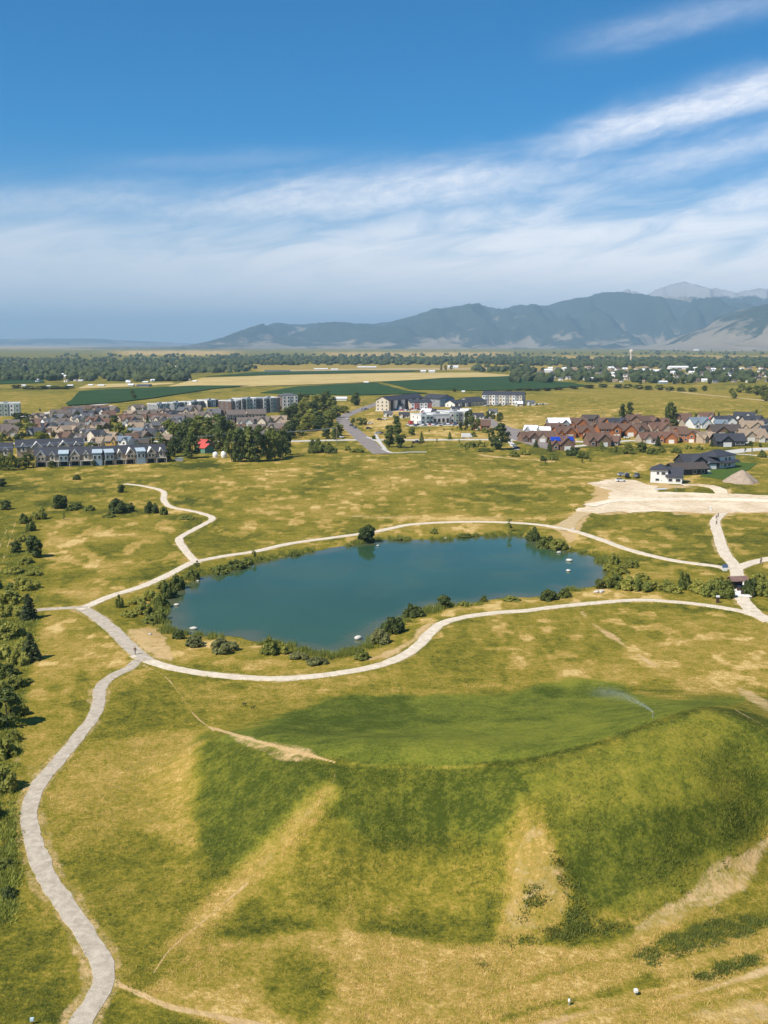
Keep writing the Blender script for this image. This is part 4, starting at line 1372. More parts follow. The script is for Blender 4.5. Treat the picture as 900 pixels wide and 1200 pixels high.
for k_, x, y, h, w, tn, d_ in (
    ('willow_bush', 209, 748, 12, 18, 'dark', 'small dark bush'), ('willow_bush', 228, 756, 13, 26, 'grey', 'grey green bush'), ('willow_bush', 263, 763, 18, 33, 'grey', 'broad rounded grey green bush'),
    ('willow_bush', 316, 766, 22, 22, 'mid', 'tall bright green bush'), ('willow_bush', 331, 765, 13, 18, 'olive', 'olive bush'), ('shrub', 350, 772, 9, 24, 'grey', 'low grey bush'), ('shrub', 372, 778, 9, 28, 'grey', 'low grey green bush at the corner'),
    ('willow_bush', 423, 772, 12, 20, 'mid', 'low green bush in the shallow corner'), ('willow_bush', 446, 754, 19, 24, 'grey', 'grey green bush'), ('willow_bush', 460, 742, 22, 28, 'dark', 'broad dark bush'),
    ('willow_bush', 484, 722, 15, 28, 'dark', 'broad green bush on the point'), ('round_tree', 521, 712, 16, 17, 'dark', 'round dark bush standing alone'), ('willow_bush', 567, 705, 8, 10, 'mid', 'small bush'),
    ('willow_bush', 643, 703, 14, 22, 'dark', 'dark bush'), ('willow_bush', 661, 700, 12, 18, 'mid', 'green bush'), ('round_tree', 703, 690, 14, 12, 'dark', 'dark bush right at the water'), ('shrub', 600, 704, 6, 24, 'mid', 'flat green bush'), ('shrub', 545, 709, 5, 20, 'mid', 'flat bush')):
    plant(k_, x, y, h * .84, w * .92, tn, K, d_)
K = ('willows at the east end of the pond', 'in the right pond thicket')
for x, y, h, w, tn, d_ in (
    (719, 660, 13, 14, 'mid', 'upright green willow'), (712, 668, 9, 14, 'olive', 'small olive willow'), (728, 672, 11, 20, 'mid', 'green willow'), (740, 664, 9, 18, 'olive', 'pale willow'), (722, 688, 17, 26, 'dark', 'big dark willow by the water'),
    (738, 690, 17, 26, 'mid', 'big green willow'), (752, 692, 14, 22, 'dark', 'dark willow'), (765, 690, 11, 20, 'mid', 'low green willow'), (782, 692, 13, 20, 'mid', 'green mounded willow'), (802, 690, 22, 16, 'dark', 'tall dark willow'),
    (790, 694, 10, 18, 'mid', 'low willow'), (818, 694, 16, 22, 'mid', 'green willow by the dark one'), (834, 698, 20, 24, 'dark', 'dense dark willow'), (848, 700, 20, 22, 'mid', 'dense green willow at the footbridge'), (856, 690, 13, 14, 'dark', 'small dark willow at the shelter'),
    (842, 688, 13, 20, 'mid', 'green willow behind'), (880, 697, 22, 20, 'dark', 'dense dark willow right of the footbridge'), (893, 697, 20, 22, 'mid', 'green willow right of the footbridge'), (905, 696, 18, 22, 'dark', 'dark willow at the picture edge'), (890, 682, 12, 18, 'olive', 'olive willow right of the footbridge'), (753, 678, 8, 16, 'olive', 'low olive willow')):
    plant('willow_bush', x, y, h * .85, w, {'dark': 'mid', 'mid': 'olive'}.get(tn, tn) if x < 840 else tn, K, d_)
# groves
K = ('cottonwoods of the grove by the white tanks', 'in the white tank grove')
for x, y, h, w, tn in ((198, 512, 20, 16, 'mid'), (206, 520, 24, 20, 'mid'), (216, 530, 30, 22, 'dark'), (225, 537, 28, 20, 'dark'), (232, 521, 26, 22, 'mid'), (243, 514, 24, 22, 'dark'), (254, 511, 25, 20, 'mid'), (262, 517, 28, 20, 'dark'),
                       (205, 535, 22, 15, 'dark'), (197, 541, 16, 10, 'dark'), (248, 526, 22, 16, 'dark'), (258, 528, 25, 16, 'dark'), (222, 510, 20, 18, 'dark'), (214, 516, 20, 18, 'mid'), (235, 506, 18, 18, 'mid'),
                       (272, 541, 36, 16, 'dark'), (282, 541, 38, 18, 'dark'), (293, 541, 35, 17, 'mid'), (303, 541, 38, 18, 'dark'), (313, 540, 34, 16, 'mid'), (322, 538, 32, 16, 'mid'), (331, 536, 32, 15, 'dark'), (337, 533, 26, 10, 'dark'),
                       (278, 528, 26, 18, 'mid'), (290, 522, 22, 18, 'mid'), (305, 521, 22, 18, 'dark'), (270, 516, 22, 14, 'mid'), (317, 524, 22, 16, 'dark'), (328, 524, 18, 14, 'dark')):
    plant('cottonwood_tree', x, y, h, w, tn, K, ('dark green' if tn == 'dark' else 'olive green') + ' cottonwood')
K = ('cottonwoods of the grove left of the main road', 'in the main road grove')
_r = random.Random(11)
for i in range(44):
    u = i / 43
    y = 476 + 40 * ((i * 0.618) % 1)
    x0, x1 = (336, 396) if y < 500 else (336, 402)
    if y < 483: x0, x1 = 352, 398
    x = x0 + (x1 - x0) * ((i * 0.7548) % 1)
    tn = ('dark', 'mid', 'dark', 'olive')[i % 4]
    plant(('cottonwood_tree', 'poplar_tree', 'cottonwood_tree')[i % 3], x, y, _r.uniform(12, 19), _r.uniform(9, 14), tn, K, {'dark': 'dark green tree', 'mid': 'green tree', 'olive': 'pale olive tree'}[tn])
K = ('bushes below the main road grove', 'below the main road grove')
for x, y, h, w, tn in ((368, 526, 10, 12, 'mid'), (376, 530, 9, 16, 'mid'), (388, 531, 8, 14, 'dark'), (366, 531, 8, 12, 'mid'), (382, 524, 7, 12, 'olive'), (372, 521, 7, 8, 'olive'), (407, 528, 7, 8, 'olive'), (418, 530, 4, 16, 'olive')):
    plant('willow_bush', x, y, h, w, tn, K, {'dark': 'dark bush', 'mid': 'green bush', 'olive': 'olive bush'}[tn])
K = ('trees along the main road and the shops', 'of the shop trees')
for k_, x, y, h, w, tn, d_ in (
    ('poplar_tree', 456, 524, 25, 13, 'dark', 'big dark poplar of the roadside trio'), ('poplar_tree', 467, 525, 28, 14, 'dark', 'big dark poplar, front of the roadside trio'), ('poplar_tree', 464, 512, 24, 10, 'dark', 'tall dark poplar behind the roadside trio'),
    ('cottonwood_tree', 585, 527, 30, 22, 'dark', 'large round dark tree beside the driveway'), ('cottonwood_tree', 576, 517, 14, 8, 'dark', 'smaller dark tree behind the large round one'),
    ('cottonwood_tree', 416, 475, 12, 12, 'dark', 'dark tree at the road bend'), ('poplar_tree', 418, 472, 12, 7, 'dark', 'dark poplar at the road bend'), ('cottonwood_tree', 403, 484, 8, 12, 'mid', 'green tree at the road bend'), ('spruce_tree', 393, 484, 9, 6, 'needle', 'small dark spruce at the road bend'),
    ('cottonwood_tree', 421, 498, 9, 9, 'mid', 'green tree inside the road curve'), ('cottonwood_tree', 427, 498, 8, 7, 'mid', 'green tree inside the curve by the field'), ('round_tree', 413, 496, 6, 6, 'dark', 'small dark tree at the curve'),
    ('poplar_tree', 546, 504, 12, 5, 'dark', 'narrow dark poplar'), ('poplar_tree', 547, 500, 18, 6, 'dark', 'tall narrow poplar'), ('poplar_tree', 554, 505, 17, 7, 'dark', 'dark poplar'), ('poplar_tree', 560, 505, 14, 6, 'mid', 'green poplar'), ('poplar_tree', 551, 496, 16, 5, 'dark', 'slim dark poplar'), ('poplar_tree', 540, 504, 9, 5, 'dark', 'short dark poplar'),
    ('cottonwood_tree', 571, 491, 9, 7, 'dark', 'dark tree behind the brown house'), ('cottonwood_tree', 577, 491, 9, 7, 'dark', 'right dark tree behind the brown house'), ('cottonwood_tree', 586, 494, 11, 8, 'dark', 'lone dark tree in the dry field'),
    ('round_tree', 501, 497, 8, 6, 'dark', 'small dark tree before the white shop'), ('round_tree', 518, 495, 8, 7, 'mid', 'small green tree before the white shop'), ('round_tree', 531, 494, 8, 7, 'dark', 'dark tree before the white shop'),
    ('spruce_tree', 494, 519, 13, 7, 'mid', 'small spruce by the dark truck'), ('round_tree', 483, 510, 10, 8, 'mid', 'green tree by the parked campers'), ('spruce_tree', 527, 515, 9, 6, 'mid', 'small spruce in the dry lot'), ('willow_bush', 555, 512, 6, 8, 'mid', 'bush by the white van'), ('willow_bush', 569, 507, 6, 9, 'mid', 'bush by the brown house'),
    ('young_tree', 512, 520, 6, 3, 'dark', 'thin dark sapling on the road verge'), ('young_tree', 483, 526, 6, 4, 'mid', 'small sapling on the road verge'), ('young_tree', 538, 520, 5, 3, 'mid', 'sapling on the verge'), ('willow_bush', 552, 524, 6, 16, 'mid', 'wide bush on the verge'), ('willow_bush', 562, 523, 7, 12, 'olive', 'olive bush on the verge'), ('willow_bush', 543, 525, 5, 14, 'olive', 'low bush on the verge'),
    ('willow_bush', 602, 535, 7, 12, 'mid', 'dark bush in the green ditch'), ('willow_bush', 615, 533, 5, 12, 'olive', 'yellowish bush in the ditch'), ('willow_bush', 568, 529, 4, 20, 'mid', 'long low bush by the ditch'), ('round_tree', 438, 515, 5, 4, 'dark', 'small tree in the verge triangle'),
    ('young_tree', 503, 507, 4, 3, 'mid', 'sapling in the planted strip'), ('young_tree', 520, 505, 3, 3, 'dark', 'second sapling in the planted strip'), ('young_tree', 530, 505, 3, 3, 'dark', 'third sapling in the planted strip'), ('young_tree', 536, 503, 3, 3, 'mid', 'fourth sapling in the planted strip')):
    plant(k_, x, y, h, w, tn, K, d_)
K = ('trees among the brown cottages', 'of the cottage trees')
for k_, x, y, h, w, tn, d_ in (
    ('poplar_tree', 729, 492, 18, 8, 'dark', 'tall dark poplar, left of a pair'), ('poplar_tree', 738, 491, 19, 9, 'dark', 'tall dark poplar, right of a pair'), ('cottonwood_tree', 786, 496, 24, 12, 'dark', 'tallest dark tree above the cottages'), ('poplar_tree', 781, 494, 17, 5, 'dark', 'narrow tree clinging to the tallest one'),
    ('cottonwood_tree', 789, 500, 8, 12, 'dark', 'dark tree at the foot of the tallest one'), ('spruce_tree', 758, 495, 8, 5, 'needle', 'small dark spruce'), ('spruce_tree', 763, 495, 7, 5, 'needle', 'small spruce'), ('spruce_tree', 768, 495, 5, 5, 'needle', 'tiny spruce'), ('spruce_tree', 752, 496, 5, 4, 'needle', 'tiny dark spruce'), ('spruce_tree', 713, 498, 6, 4, 'needle', 'tiny spruce between roofs'),
    ('cottonwood_tree', 735, 532, 13, 13, 'mid', 'round green tree below the cottages'), ('cottonwood_tree', 751, 530, 12, 13, 'mid', 'second round green tree below the cottages'), ('willow_bush', 764, 532, 7, 12, 'mid', 'low green bush below the cottages'), ('willow_bush', 774, 530, 6, 12, 'olive', 'olive bush below the cottages'),
    ('spruce_tree', 771, 523, 12, 8, 'needle', 'dark spruce before a cottage'), ('spruce_tree', 628, 524, 9, 7, 'dark', 'small dark tree beside the driveway'), ('spruce_tree', 644, 529, 13, 7, 'needle', 'dark spruce left of the solar panels'), ('spruce_tree', 705, 526, 9, 8, 'mid', 'small spruce before the front cottage'), ('young_tree', 722, 532, 8, 5, 'dark', 'dark sapling on the slope'),
    ('willow_bush', 648, 539, 8, 12, 'mid', 'green bush on the slope'), ('willow_bush', 670, 534, 9, 14, 'dark', 'dark bush on the slope'), ('willow_bush', 683, 537, 8, 14, 'mid', 'green bush on the slope near the trail'), ('willow_bush', 637, 540, 6, 8, 'dark', 'small dark bush on the slope'), ('young_tree', 682, 543, 5, 4, 'dark', 'sapling on the trail'), ('young_tree', 639, 544, 4, 3, 'dark', 'tiny sapling on the trail'), ('young_tree', 692, 541, 4, 4, 'dark', 'dark sapling by the trail'),
    ('willow_bush', 793, 531, 6, 12, 'mid', 'green bush right of the spruce'), ('willow_bush', 806, 526, 5, 10, 'olive', 'pale bush'), ('willow_bush', 893, 536, 8, 10, 'mid', 'lone bush by the footpath'), ('round_tree', 880, 523, 6, 5, 'dark', 'small street tree'), ('round_tree', 891, 524, 5, 4, 'dark', 'smaller street tree'), ('young_tree', 873, 531, 7, 3, 'dark', 'thin street sapling'), ('young_tree', 881, 531, 7, 3, 'dark', 'second thin street sapling'),
    ('spruce_tree', 834, 523, 8, 5, 'needle', 'spruce left of the dark roof'), ('round_tree', 836, 489, 5, 4, 'dark', 'dark tree behind grey roofs'), ('round_tree', 815, 490, 6, 3, 'dark', 'narrow tree behind the grey roofs'), ('round_tree', 842, 488, 5, 3, 'dark', 'narrow dark tree behind grey roofs'), ('round_tree', 862, 486, 4, 3, 'dark', 'tiny tree behind grey roofs'), ('round_tree', 886, 485, 5, 3, 'dark', 'tiny tree beside the white roof'),
    ('round_tree', 754, 512, 6, 6, 'dark', 'round bush between cottages'), ('round_tree', 763, 510, 5, 6, 'dark', 'small bush between cottages'), ('round_tree', 852, 512, 7, 5, 'mid', 'green tree between roofs'), ('willow_bush', 820, 527, 5, 8, 'mid', 'low bush before a tan roof'), ('round_tree', 742, 508, 5, 5, 'dark', 'dark bush beside the orange wall')):
    plant(k_, x, y, h, w, tn, K, d_)
K = ('trees in the left neighbourhood', 'of the left neighbourhood trees')
_r = random.Random(21)
for k_, x, y, h, w, tn, d_ in (
    ('round_tree', 49, 518, 12, 15, 'lime', 'bright yellow green tree'), ('cottonwood_tree', 36, 507, 12, 14, 'mid', 'large green tree'), ('cottonwood_tree', 22, 504, 9, 12, 'mid', 'green tree'), ('cottonwood_tree', 22, 517, 8, 12, 'dark', 'dark tree'), ('cottonwood_tree', 4, 519, 11, 10, 'dark', 'dark tree at the picture edge'),
    ('cottonwood_tree', 22, 492, 8, 16, 'dark', 'dark tree beside the left apartments'), ('cottonwood_tree', 30, 491, 7, 8, 'dark', 'dark tree right of the left apartments'), ('cottonwood_tree', 66, 499, 8, 10, 'dark', 'dark tree'), ('cottonwood_tree', 73, 516, 9, 12, 'dark', 'dark green tree by the street'), ('cottonwood_tree', 98, 515, 8, 10, 'dark', 'dark round tree by the street'),
    ('cottonwood_tree', 108, 527, 9, 12, 'dark', 'dark tree behind the terrace'), ('cottonwood_tree', 123, 496, 8, 7, 'dark', 'dark tree'), ('cottonwood_tree', 134, 495, 8, 10, 'dark', 'broad dark tree'), ('cottonwood_tree', 140, 512, 16, 14, 'mid', 'big green tree'), ('cottonwood_tree', 151, 513, 9, 11, 'dark', 'dark tree right of the big green one'), ('spruce_tree', 173, 499, 13, 5, 'needle', 'tall narrow spruce'),
    ('cottonwood_tree', 116, 513, 15, 6, 'mid', 'narrow green tree'), ('cottonwood_tree', 184, 505, 9, 9, 'mid', 'green tree'), ('cottonwood_tree', 171, 516, 7, 7, 'mid', 'small green tree'), ('cottonwood_tree', 147, 486, 5, 7, 'dark', 'small dark tree in the back row'), ('round_tree', 139, 482, 4, 3, 'dark', 'tiny dark tree on the field edge'), ('cottonwood_tree', 245, 484, 5, 5, 'mid', 'small tree before the far apartments'),
    ('cottonwood_tree', 232, 496, 9, 10, 'mid', 'green tree before the far apartments'), ('round_tree', 221, 498, 8, 9, 'dark', 'dark tree before the grove'), ('cottonwood_tree', 108, 500, 6, 8, 'dark', 'small dark tree'), ('cottonwood_tree', 54, 505, 7, 7, 'dark', 'dark tree behind the yellow green one'), ('cottonwood_tree', 88, 504, 6, 8, 'mid', 'small green tree'), ('round_tree', 62, 491, 4, 5, 'dark', 'tiny tree'), ('round_tree', 157, 501, 6, 6, 'dark', 'small dark tree among the pale roofs'), ('round_tree', 161, 490, 5, 5, 'mid', 'small green tree in the back'),
    ('round_tree', 47, 482, 3, 3, 'dark', 'tiny tree by the pale street'), ('round_tree', 166, 512, 5, 7, 'dark', 'small tree behind the wires'), ('cottonwood_tree', 178, 521, 8, 16, 'dark', 'dark trees behind the right terrace'), ('cottonwood_tree', 190, 525, 11, 14, 'dark', 'dark tree by the grove'), ('cottonwood_tree', 309, 511, 11, 5, 'dark', 'narrow dark tree before the far apartments'), ('round_tree', 322, 482, 10, 14, 'mid', 'green tree right of the apartments'), ('cottonwood_tree', 333, 492, 9, 11, 'dark', 'dark tree below the white house')):
    plant(k_, x, y, h, w, tn, K, d_)
_r4 = random.Random(44)
K = ('garden trees of the left neighbourhood', 'of the left neighbourhood garden trees')
for i in range(46):
    y = 485 + 34 * ((i * .618) % 1)
    x = 4 + (196 if y > 492 else 150) * ((i * .7548) % 1)
    plant(('cottonwood_tree', 'round_tree', 'spruce_tree')[i % 3], x, y, _r4.uniform(5, 8), _r4.uniform(5, 9), ('dark', 'mid', 'needle')[i % 3], K, ('dark leafy garden tree', 'green garden tree', 'small dark spruce')[i % 3])
K = ('trees in front of the terrace', 'before the slate terrace')
for x, y, h, w, tn, d_ in ((4, 551, 18, 12, 'mid', 'green tree at the picture edge'), (14, 551, 19, 13, 'mid', 'green tree'), (33, 548, 16, 16, 'dark', 'broad dark tree'), (61, 548, 8, 8, 'dark', 'small dark tree'), (184, 541, 16, 12, 'mid', 'green tree at the right end'), (110, 546, 7, 5, 'dark', 'small dark bushy tree'), (123, 545, 7, 6, 'dark', 'dark little tree'), (22, 549, 12, 9, 'dark', 'dark tree')):
    plant('cottonwood_tree', x, y, h, w, tn, K, d_)
K = ('far field trees', 'along the far fields')
_r = random.Random(31)
for x, y, h, w in ((157, 468, 6, 6), (155, 463, 6, 4), (129, 473, 2.5, 3), (340, 469, 6, 10), (350, 469, 7, 14), (358, 468, 6, 10), (374, 464, 3, 3), (532, 459, 4, 6), (596, 459, 3, 10), (608, 458, 3, 10), (618, 458, 4, 12), (630, 458, 3, 12), (640, 458, 4, 12), (655, 457, 4, 12), (672, 456, 4, 12), (690, 455, 4, 14), (706, 454, 4, 12),
                   (724, 455, 5, 12), (736, 455, 5, 12), (748, 456, 5, 12), (760, 457, 5, 12), (772, 457, 6, 12), (785, 458, 5, 12), (798, 459, 5, 12), (812, 459, 5, 12), (826, 458, 6, 8), (868, 460, 10, 12), (877, 461, 9, 10), (886, 463, 11, 10), (895, 464, 12, 12), (858, 463, 8, 8), (860, 467, 7, 7), (897, 470, 9, 9), (903, 468, 13, 12),
                   (791, 450, 6, 6), (800, 450, 7, 6), (760, 448, 6, 5), (711, 448, 8, 7), (704, 448, 6, 5), (688, 445, 6, 5), (664, 444, 6, 5), (673, 443, 7, 6), (813, 447, 7, 5), (750, 450, 5, 5), (832, 450, 5, 5), (517, 434, 6, 3), (522, 434, 6, 3), (529, 433, 5, 4), (20, 455, 4, 14), (34, 456, 4, 16), (50, 456, 4, 18), (66, 456, 4, 18), (80, 456, 4, 16)):
    plant('cottonwood_tree', x, y, h, w, 'mid' if 715 < x < 830 and y > 453 or x > 850 else 'dark', K, 'far dark tree' if x < 600 else 'far green tree')

# far woods: uncountable crowns, one mass
def woods(name, bands, n, hpx):
    rs = np.random.default_rng(77)
    tot = sum((b[2] - b[0]) * (b[3] - b[1]) * b[4] for b in bands)
    ico = np.array([(0, 0, 1), (.9, 0, .45), (.28, .85, .45), (-.73, .53, .45), (-.73, -.53, .45), (.28, -.85, .45), (.73, .53, -.35), (-.28, .85, -.35), (-.9, 0, -.35), (-.28, -.85, -.35), (.73, -.53, -.35), (0, 0, -.6)])
    fc = np.array([(0, 1, 2), (0, 2, 3), (0, 3, 4), (0, 4, 5), (0, 5, 1), (1, 6, 2), (2, 7, 3), (3, 8, 4), (4, 9, 5), (5, 10, 1), (6, 7, 2), (7, 8, 3), (8, 9, 4), (9, 10, 5), (10, 6, 1), (6, 11, 7), (7, 11, 8), (8, 11, 9), (9, 11, 10), (10, 11, 6)])
    P = []
    for x0, y0, x1, y1, dn in bands:
        k = int(n * (x1 - x0) * (y1 - y0) * dn / tot)
        xs, ys = rs.uniform(x0, x1, k), rs.uniform(y0, y1, k)
        keep = vnoise(xs / 9, ys / 1.5, 7) > 0.30
        P += list(zip(xs[keep], ys[keep]))
    Vs, Fs = [], []
    for i, (x, y) in enumerate(P):
        p = G(x, y)
        R_ = rs.uniform(5.0, 9.5)
        v_ = ico * (1 + rs.uniform(-.28, .28, (12, 1))) * R_ * np.array([1, 1, rs.uniform(.75, 1.1)]) + np.array([p.x, p.y, R_ * .5])
        Vs.append(v_)
        Fs.append(fc + 12 * i)
    return stuff(name, np_mesh(name, np.concatenate(Vs), np.concatenate(Fs), LM['needle'], False))


tag(woods('far_woodland', [(-260, 421, 300, 428, 1.1), (-260, 428, 255, 437, .75), (-260, 437, 225, 447, .45), (250, 419, 620, 428, 1.2), (240, 431, 300, 437, .5), (555, 431, 618, 436, .7), (600, 420, 1200, 429, 1.5), (660, 429.5, 1200, 432, .7), (760, 411, 1200, 413, .5), (600, 414, 1200, 416, .3), (60, 416, 620, 419, .35), (600, 436, 1200, 449, .16)], 9500, 5),
    'dark woodland and hedgerow trees across the hazy plain', 'woodland')

# ------------------------------------------------------------------ houses
ROOF = {'grey brown': roofing('roof_grey_brown', (0.155, 0.125, 0.105)), 'brown': roofing('roof_brown', (0.135, 0.080, 0.055)), 'slate': roofing('roof_slate', (0.050, 0.052, 0.062)), 'tan': roofing('roof_tan', (0.30, 0.225, 0.155)),
        'red brown': roofing('roof_red_brown', (0.155, 0.085, 0.058)), 'blue grey': roofing('roof_blue_grey', (0.17, 0.21, 0.25)), 'white': flat('roof_white', (0.76, 0.76, 0.76), 0.6, 0.06), 'red': roofing('roof_red', (0.52, 0.085, 0.065)), 'dark brown': roofing('roof_dark_brown', (0.085, 0.068, 0.058)), 'grey': roofing('roof_grey', (0.12, 0.12, 0.125))}
WALL = {'cream': flat('wall_cream', (0.62, 0.54, 0.42)), 'white': flat('wall_white', (0.78, 0.76, 0.72), 0.7, 0.05), 'beige': flat('wall_beige', (0.44, 0.35, 0.26)), 'brown': flat('wall_brown', (0.21, 0.13, 0.085)), 'orange': flat('wall_orange_wood', (0.36, 0.135, 0.05)), 'grey': flat('wall_grey', (0.30, 0.31, 0.32)), 'blue grey': flat('wall_blue_grey', (0.25, 0.34, 0.40)),
        'yellow': flat('wall_yellow', (0.62, 0.38, 0.07)), 'charcoal': flat('wall_charcoal', (0.05, 0.05, 0.055)), 'pale green': flat('wall_pale_green', (0.36, 0.42, 0.38)), 'red': flat('wall_red', (0.42, 0.08, 0.06)), 'pale yellow': flat('wall_pale_yellow', (0.72, 0.66, 0.42))}
_wn = {}


def pane(w, h, frame=0.1, mat=None, fm=None):
    """window with a frame, facing -y"""
    k = (round(w, 2), round(h, 2), (mat or GLASS).name)
    if k not in _wn:
        mb = MB()
        mb.box(-w / 2, w / 2, -.06, .0, 0, h, 0)
        for a in ((-w / 2 - frame, -w / 2, 0, h), (w / 2, w / 2 + frame, 0, h), (-w / 2 - frame, w / 2 + frame, -frame, 0), (-w / 2 - frame, w / 2 + frame, h, h + frame)):
            mb.box(a[0], a[1], -.1, 0, a[2], a[3], 1)
        _wn[k] = mb.mesh('window', [mat or GLASS, fm or TRIM])
    return _wn[k]


_hm = {}


def house(x, y, wpx, kind, rf, wl, rot=0.0, key=None, desc=None, hpx=None, solar=False, name='house', loc=None):
    """detached house; (x, y) is the middle of its front wall foot"""
    p = loc or GP(x, y)
    s = F / (p.y * FW[1] - CAMH * FW[2])
    w = wpx / s
    r = thing(name, p, rot)
    d, e = {'a': (9.5, 3.0), 'b': (10, 5.4), 'c': (11, 3.2), 'd': (8.5, 3.0)}[kind]
    rise = {'a': 3.4, 'b': 2.8, 'c': 3.6, 'd': 2.4}[kind]
    key_ = (kind, rf, wl)
    W0 = 12.0
    if key_ not in _hm:
        R_, Wm = ROOF[rf], WALL[wl]
        bod = MB().gwall(-W0 / 2, W0 / 2, 0, d, -.6, e, e + rise, 'x')
        roof = MB().gable(-W0 / 2, W0 / 2, 0, d, e, e + rise, 'x', .25, .6)
        gx0, gx1 = {'a': (-5.0, 0.2), 'b': (0.6, 5.2), 'c': (-1.8, 5.4), 'd': (-6.0, -2.2)}[kind]
        gr = e + rise * (.80 if kind != 'c' else .96)
        bod.gwall(gx0, gx1, -2.4, d * .5, -.6, e, gr - .02, 'y')
        roof.gable(gx0, gx1, -2.4, d * .48, e, gr, 'y', .22, .45)
        if kind == 'c':
            bod.gwall(-5.6, -2.6, -1.2, d * .4, -.6, e, e + rise * .55, 'y')
            roof.gable(-5.6, -2.6, -1.2, d * .38, e, e + rise * .56, 'y', .2, .35)
        _hm[key_] = (bod.mesh('wall', [Wm]), roof.mesh('roof', [R_]), gx0, gx1)
    bm_, rm, gx0, gx1 = _hm[key_]
    k = w / W0
    r.scale = (k, max(.8, min(1.15, k)), max(.85, min(1.1, k)))
    link('wall', bm_, r)
    ro = link('roof', rm, r)
    gc = (gx0 + gx1) / 2
    link('garage_door', pane(3.2, 2.2, .12, TRIM), r, (gc, -2.41, 0))
    if kind == 'b':
        link('window', pane(1.5, 1.3), r, (gc, -2.41, 3.4))
        for xx in (-4.2, -1.6):
            link('window', pane(1.3, 1.3), r, (xx, -.01, 3.6))
            link('window', pane(1.4, 1.3), r, (xx, -.01, .9))
    else:
        for xx in ((2.4, 4.6) if kind == 'a' else (-4.1,) if kind == 'c' else (0.4, 3.6)):
            link('window', pane(1.5, 1.3), r, (xx, -.01 if kind != 'c' else -1.21, .9))
    link('door', pane(1.0, 2.1, .1, WALL['brown']), r, ({'a': 1.2, 'b': -.3, 'c': -2.2, 'd': -1.2}[kind], -.01, 0))
    ch = MB().box(-.45, .45, -.4, .4, 0, 1.6).box(-.55, .55, -.5, .5, 1.6, 1.75)
    if kind in 'ac':
        link('chimney', ch.mesh('chimney', WALL['beige']), ro, (3.4, d * .55, e + rise * .75))
    if solar:
        me = _sol()
        for xx in (-3.6, 3.4):
            o = link('solar_panel', me, ro, (xx, d * .26, e + rise * .56 + .42))
            o.rotation_euler = (math.atan2(rise, d / 2), 0, 0)
    if key:
        line_up(key, r, desc or f'{rf} roofed {wl} house', 'cottage' if name == 'cottage' else 'house')
    return r


SOLAR = flat('solar_glass', (0.015, 0.06, 0.42), 0.25, 0.15, 2, .5)


def _sol():
    mb = MB()
    for i in range(3):
        for j in range(2):
            mb.box(-2.6 + i * 1.75, -.95 + i * 1.75, -1.6 + j * 1.65, -.05 + j * 1.65, 0, .08)
    return mb.mesh('solar_panel', SOLAR)


_r = random.Random(3)
ROWS = [(517, 'in the first row behind the terrace', [72, 100, 118, 128, 137, 158]),
        (511.5, 'in the second row behind the terrace', [12, 40, 60, 82, 104, 122, 158, 172, 192]),
        (505.5, 'in the third row behind the terrace', [6, 44, 58, 78, 92, 106, 122, 160, 176, 188, 200]),
        (499.5, 'in the fourth row behind the terrace', [14, 42, 60, 76, 90, 104, 118, 150, 162, 182, 196, 208]),
        (494, 'in the fifth row behind the terrace', [40, 52, 66, 80, 94, 106, 118, 148, 160, 178, 192, 205, 220]),
        (489, 'in the sixth row behind the terrace', [66, 78, 92, 104, 116, 128, 152, 164, 178, 190, 204, 216, 230]),
        (484.5, 'in the seventh row behind the terrace', [82, 94, 106, 118, 130, 156, 166])]
rc = ['grey brown', 'grey brown', 'grey brown', 'brown', 'grey', 'tan', 'grey brown', 'red brown', 'slate']
wc = ['cream', 'beige', 'white', 'cream', 'beige', 'brown', 'grey']
for y, ph, xs in ROWS:
    for x in xs:
        rf, wl = _r.choice(rc), _r.choice(wc)
        if (round(x), round(y)) == (128, 517): rf, wl = 'tan', 'yellow'
        if (round(x), round(y)) == (158, 511) or (round(x), round(y)) == (158, 512): rf, wl = 'blue grey', 'white'
        house(x + _r.uniform(-2, 2), y + _r.uniform(-1, 1), _r.uniform(15, 20) * (1 if y > 500 else .85), _r.choice('abcda'), rf, wl, _r.choice((-.5, -.2, .15, .4, .8)), ('houses of the left neighbourhood', ph))
K = ('houses behind the right half of the terrace', 'behind the right terrace half')
house(130, 526, 13, 'b', 'tan', 'yellow', .1, K, 'yellow house with tan roof')
house(143, 526, 17, 'b', 'blue grey', 'white', -.2, K, 'white house with pale blue grey roof')
house(166, 524, 16, 'd', 'dark brown', 'pale yellow', .15, K, 'pale yellow gabled house')
house(112, 524, 14, 'a', 'tan', 'cream', -.2, K, 'cream house with tan roof')
house(155, 519, 14, 'a', 'brown', 'beige', .3, K, 'beige house with brown roof')
house(198, 524, 9, 'b', 'tan', 'orange', .3, K, 'narrow orange house at the grove')
K = ('houses below the far apartments', 'below the apartment blocks')
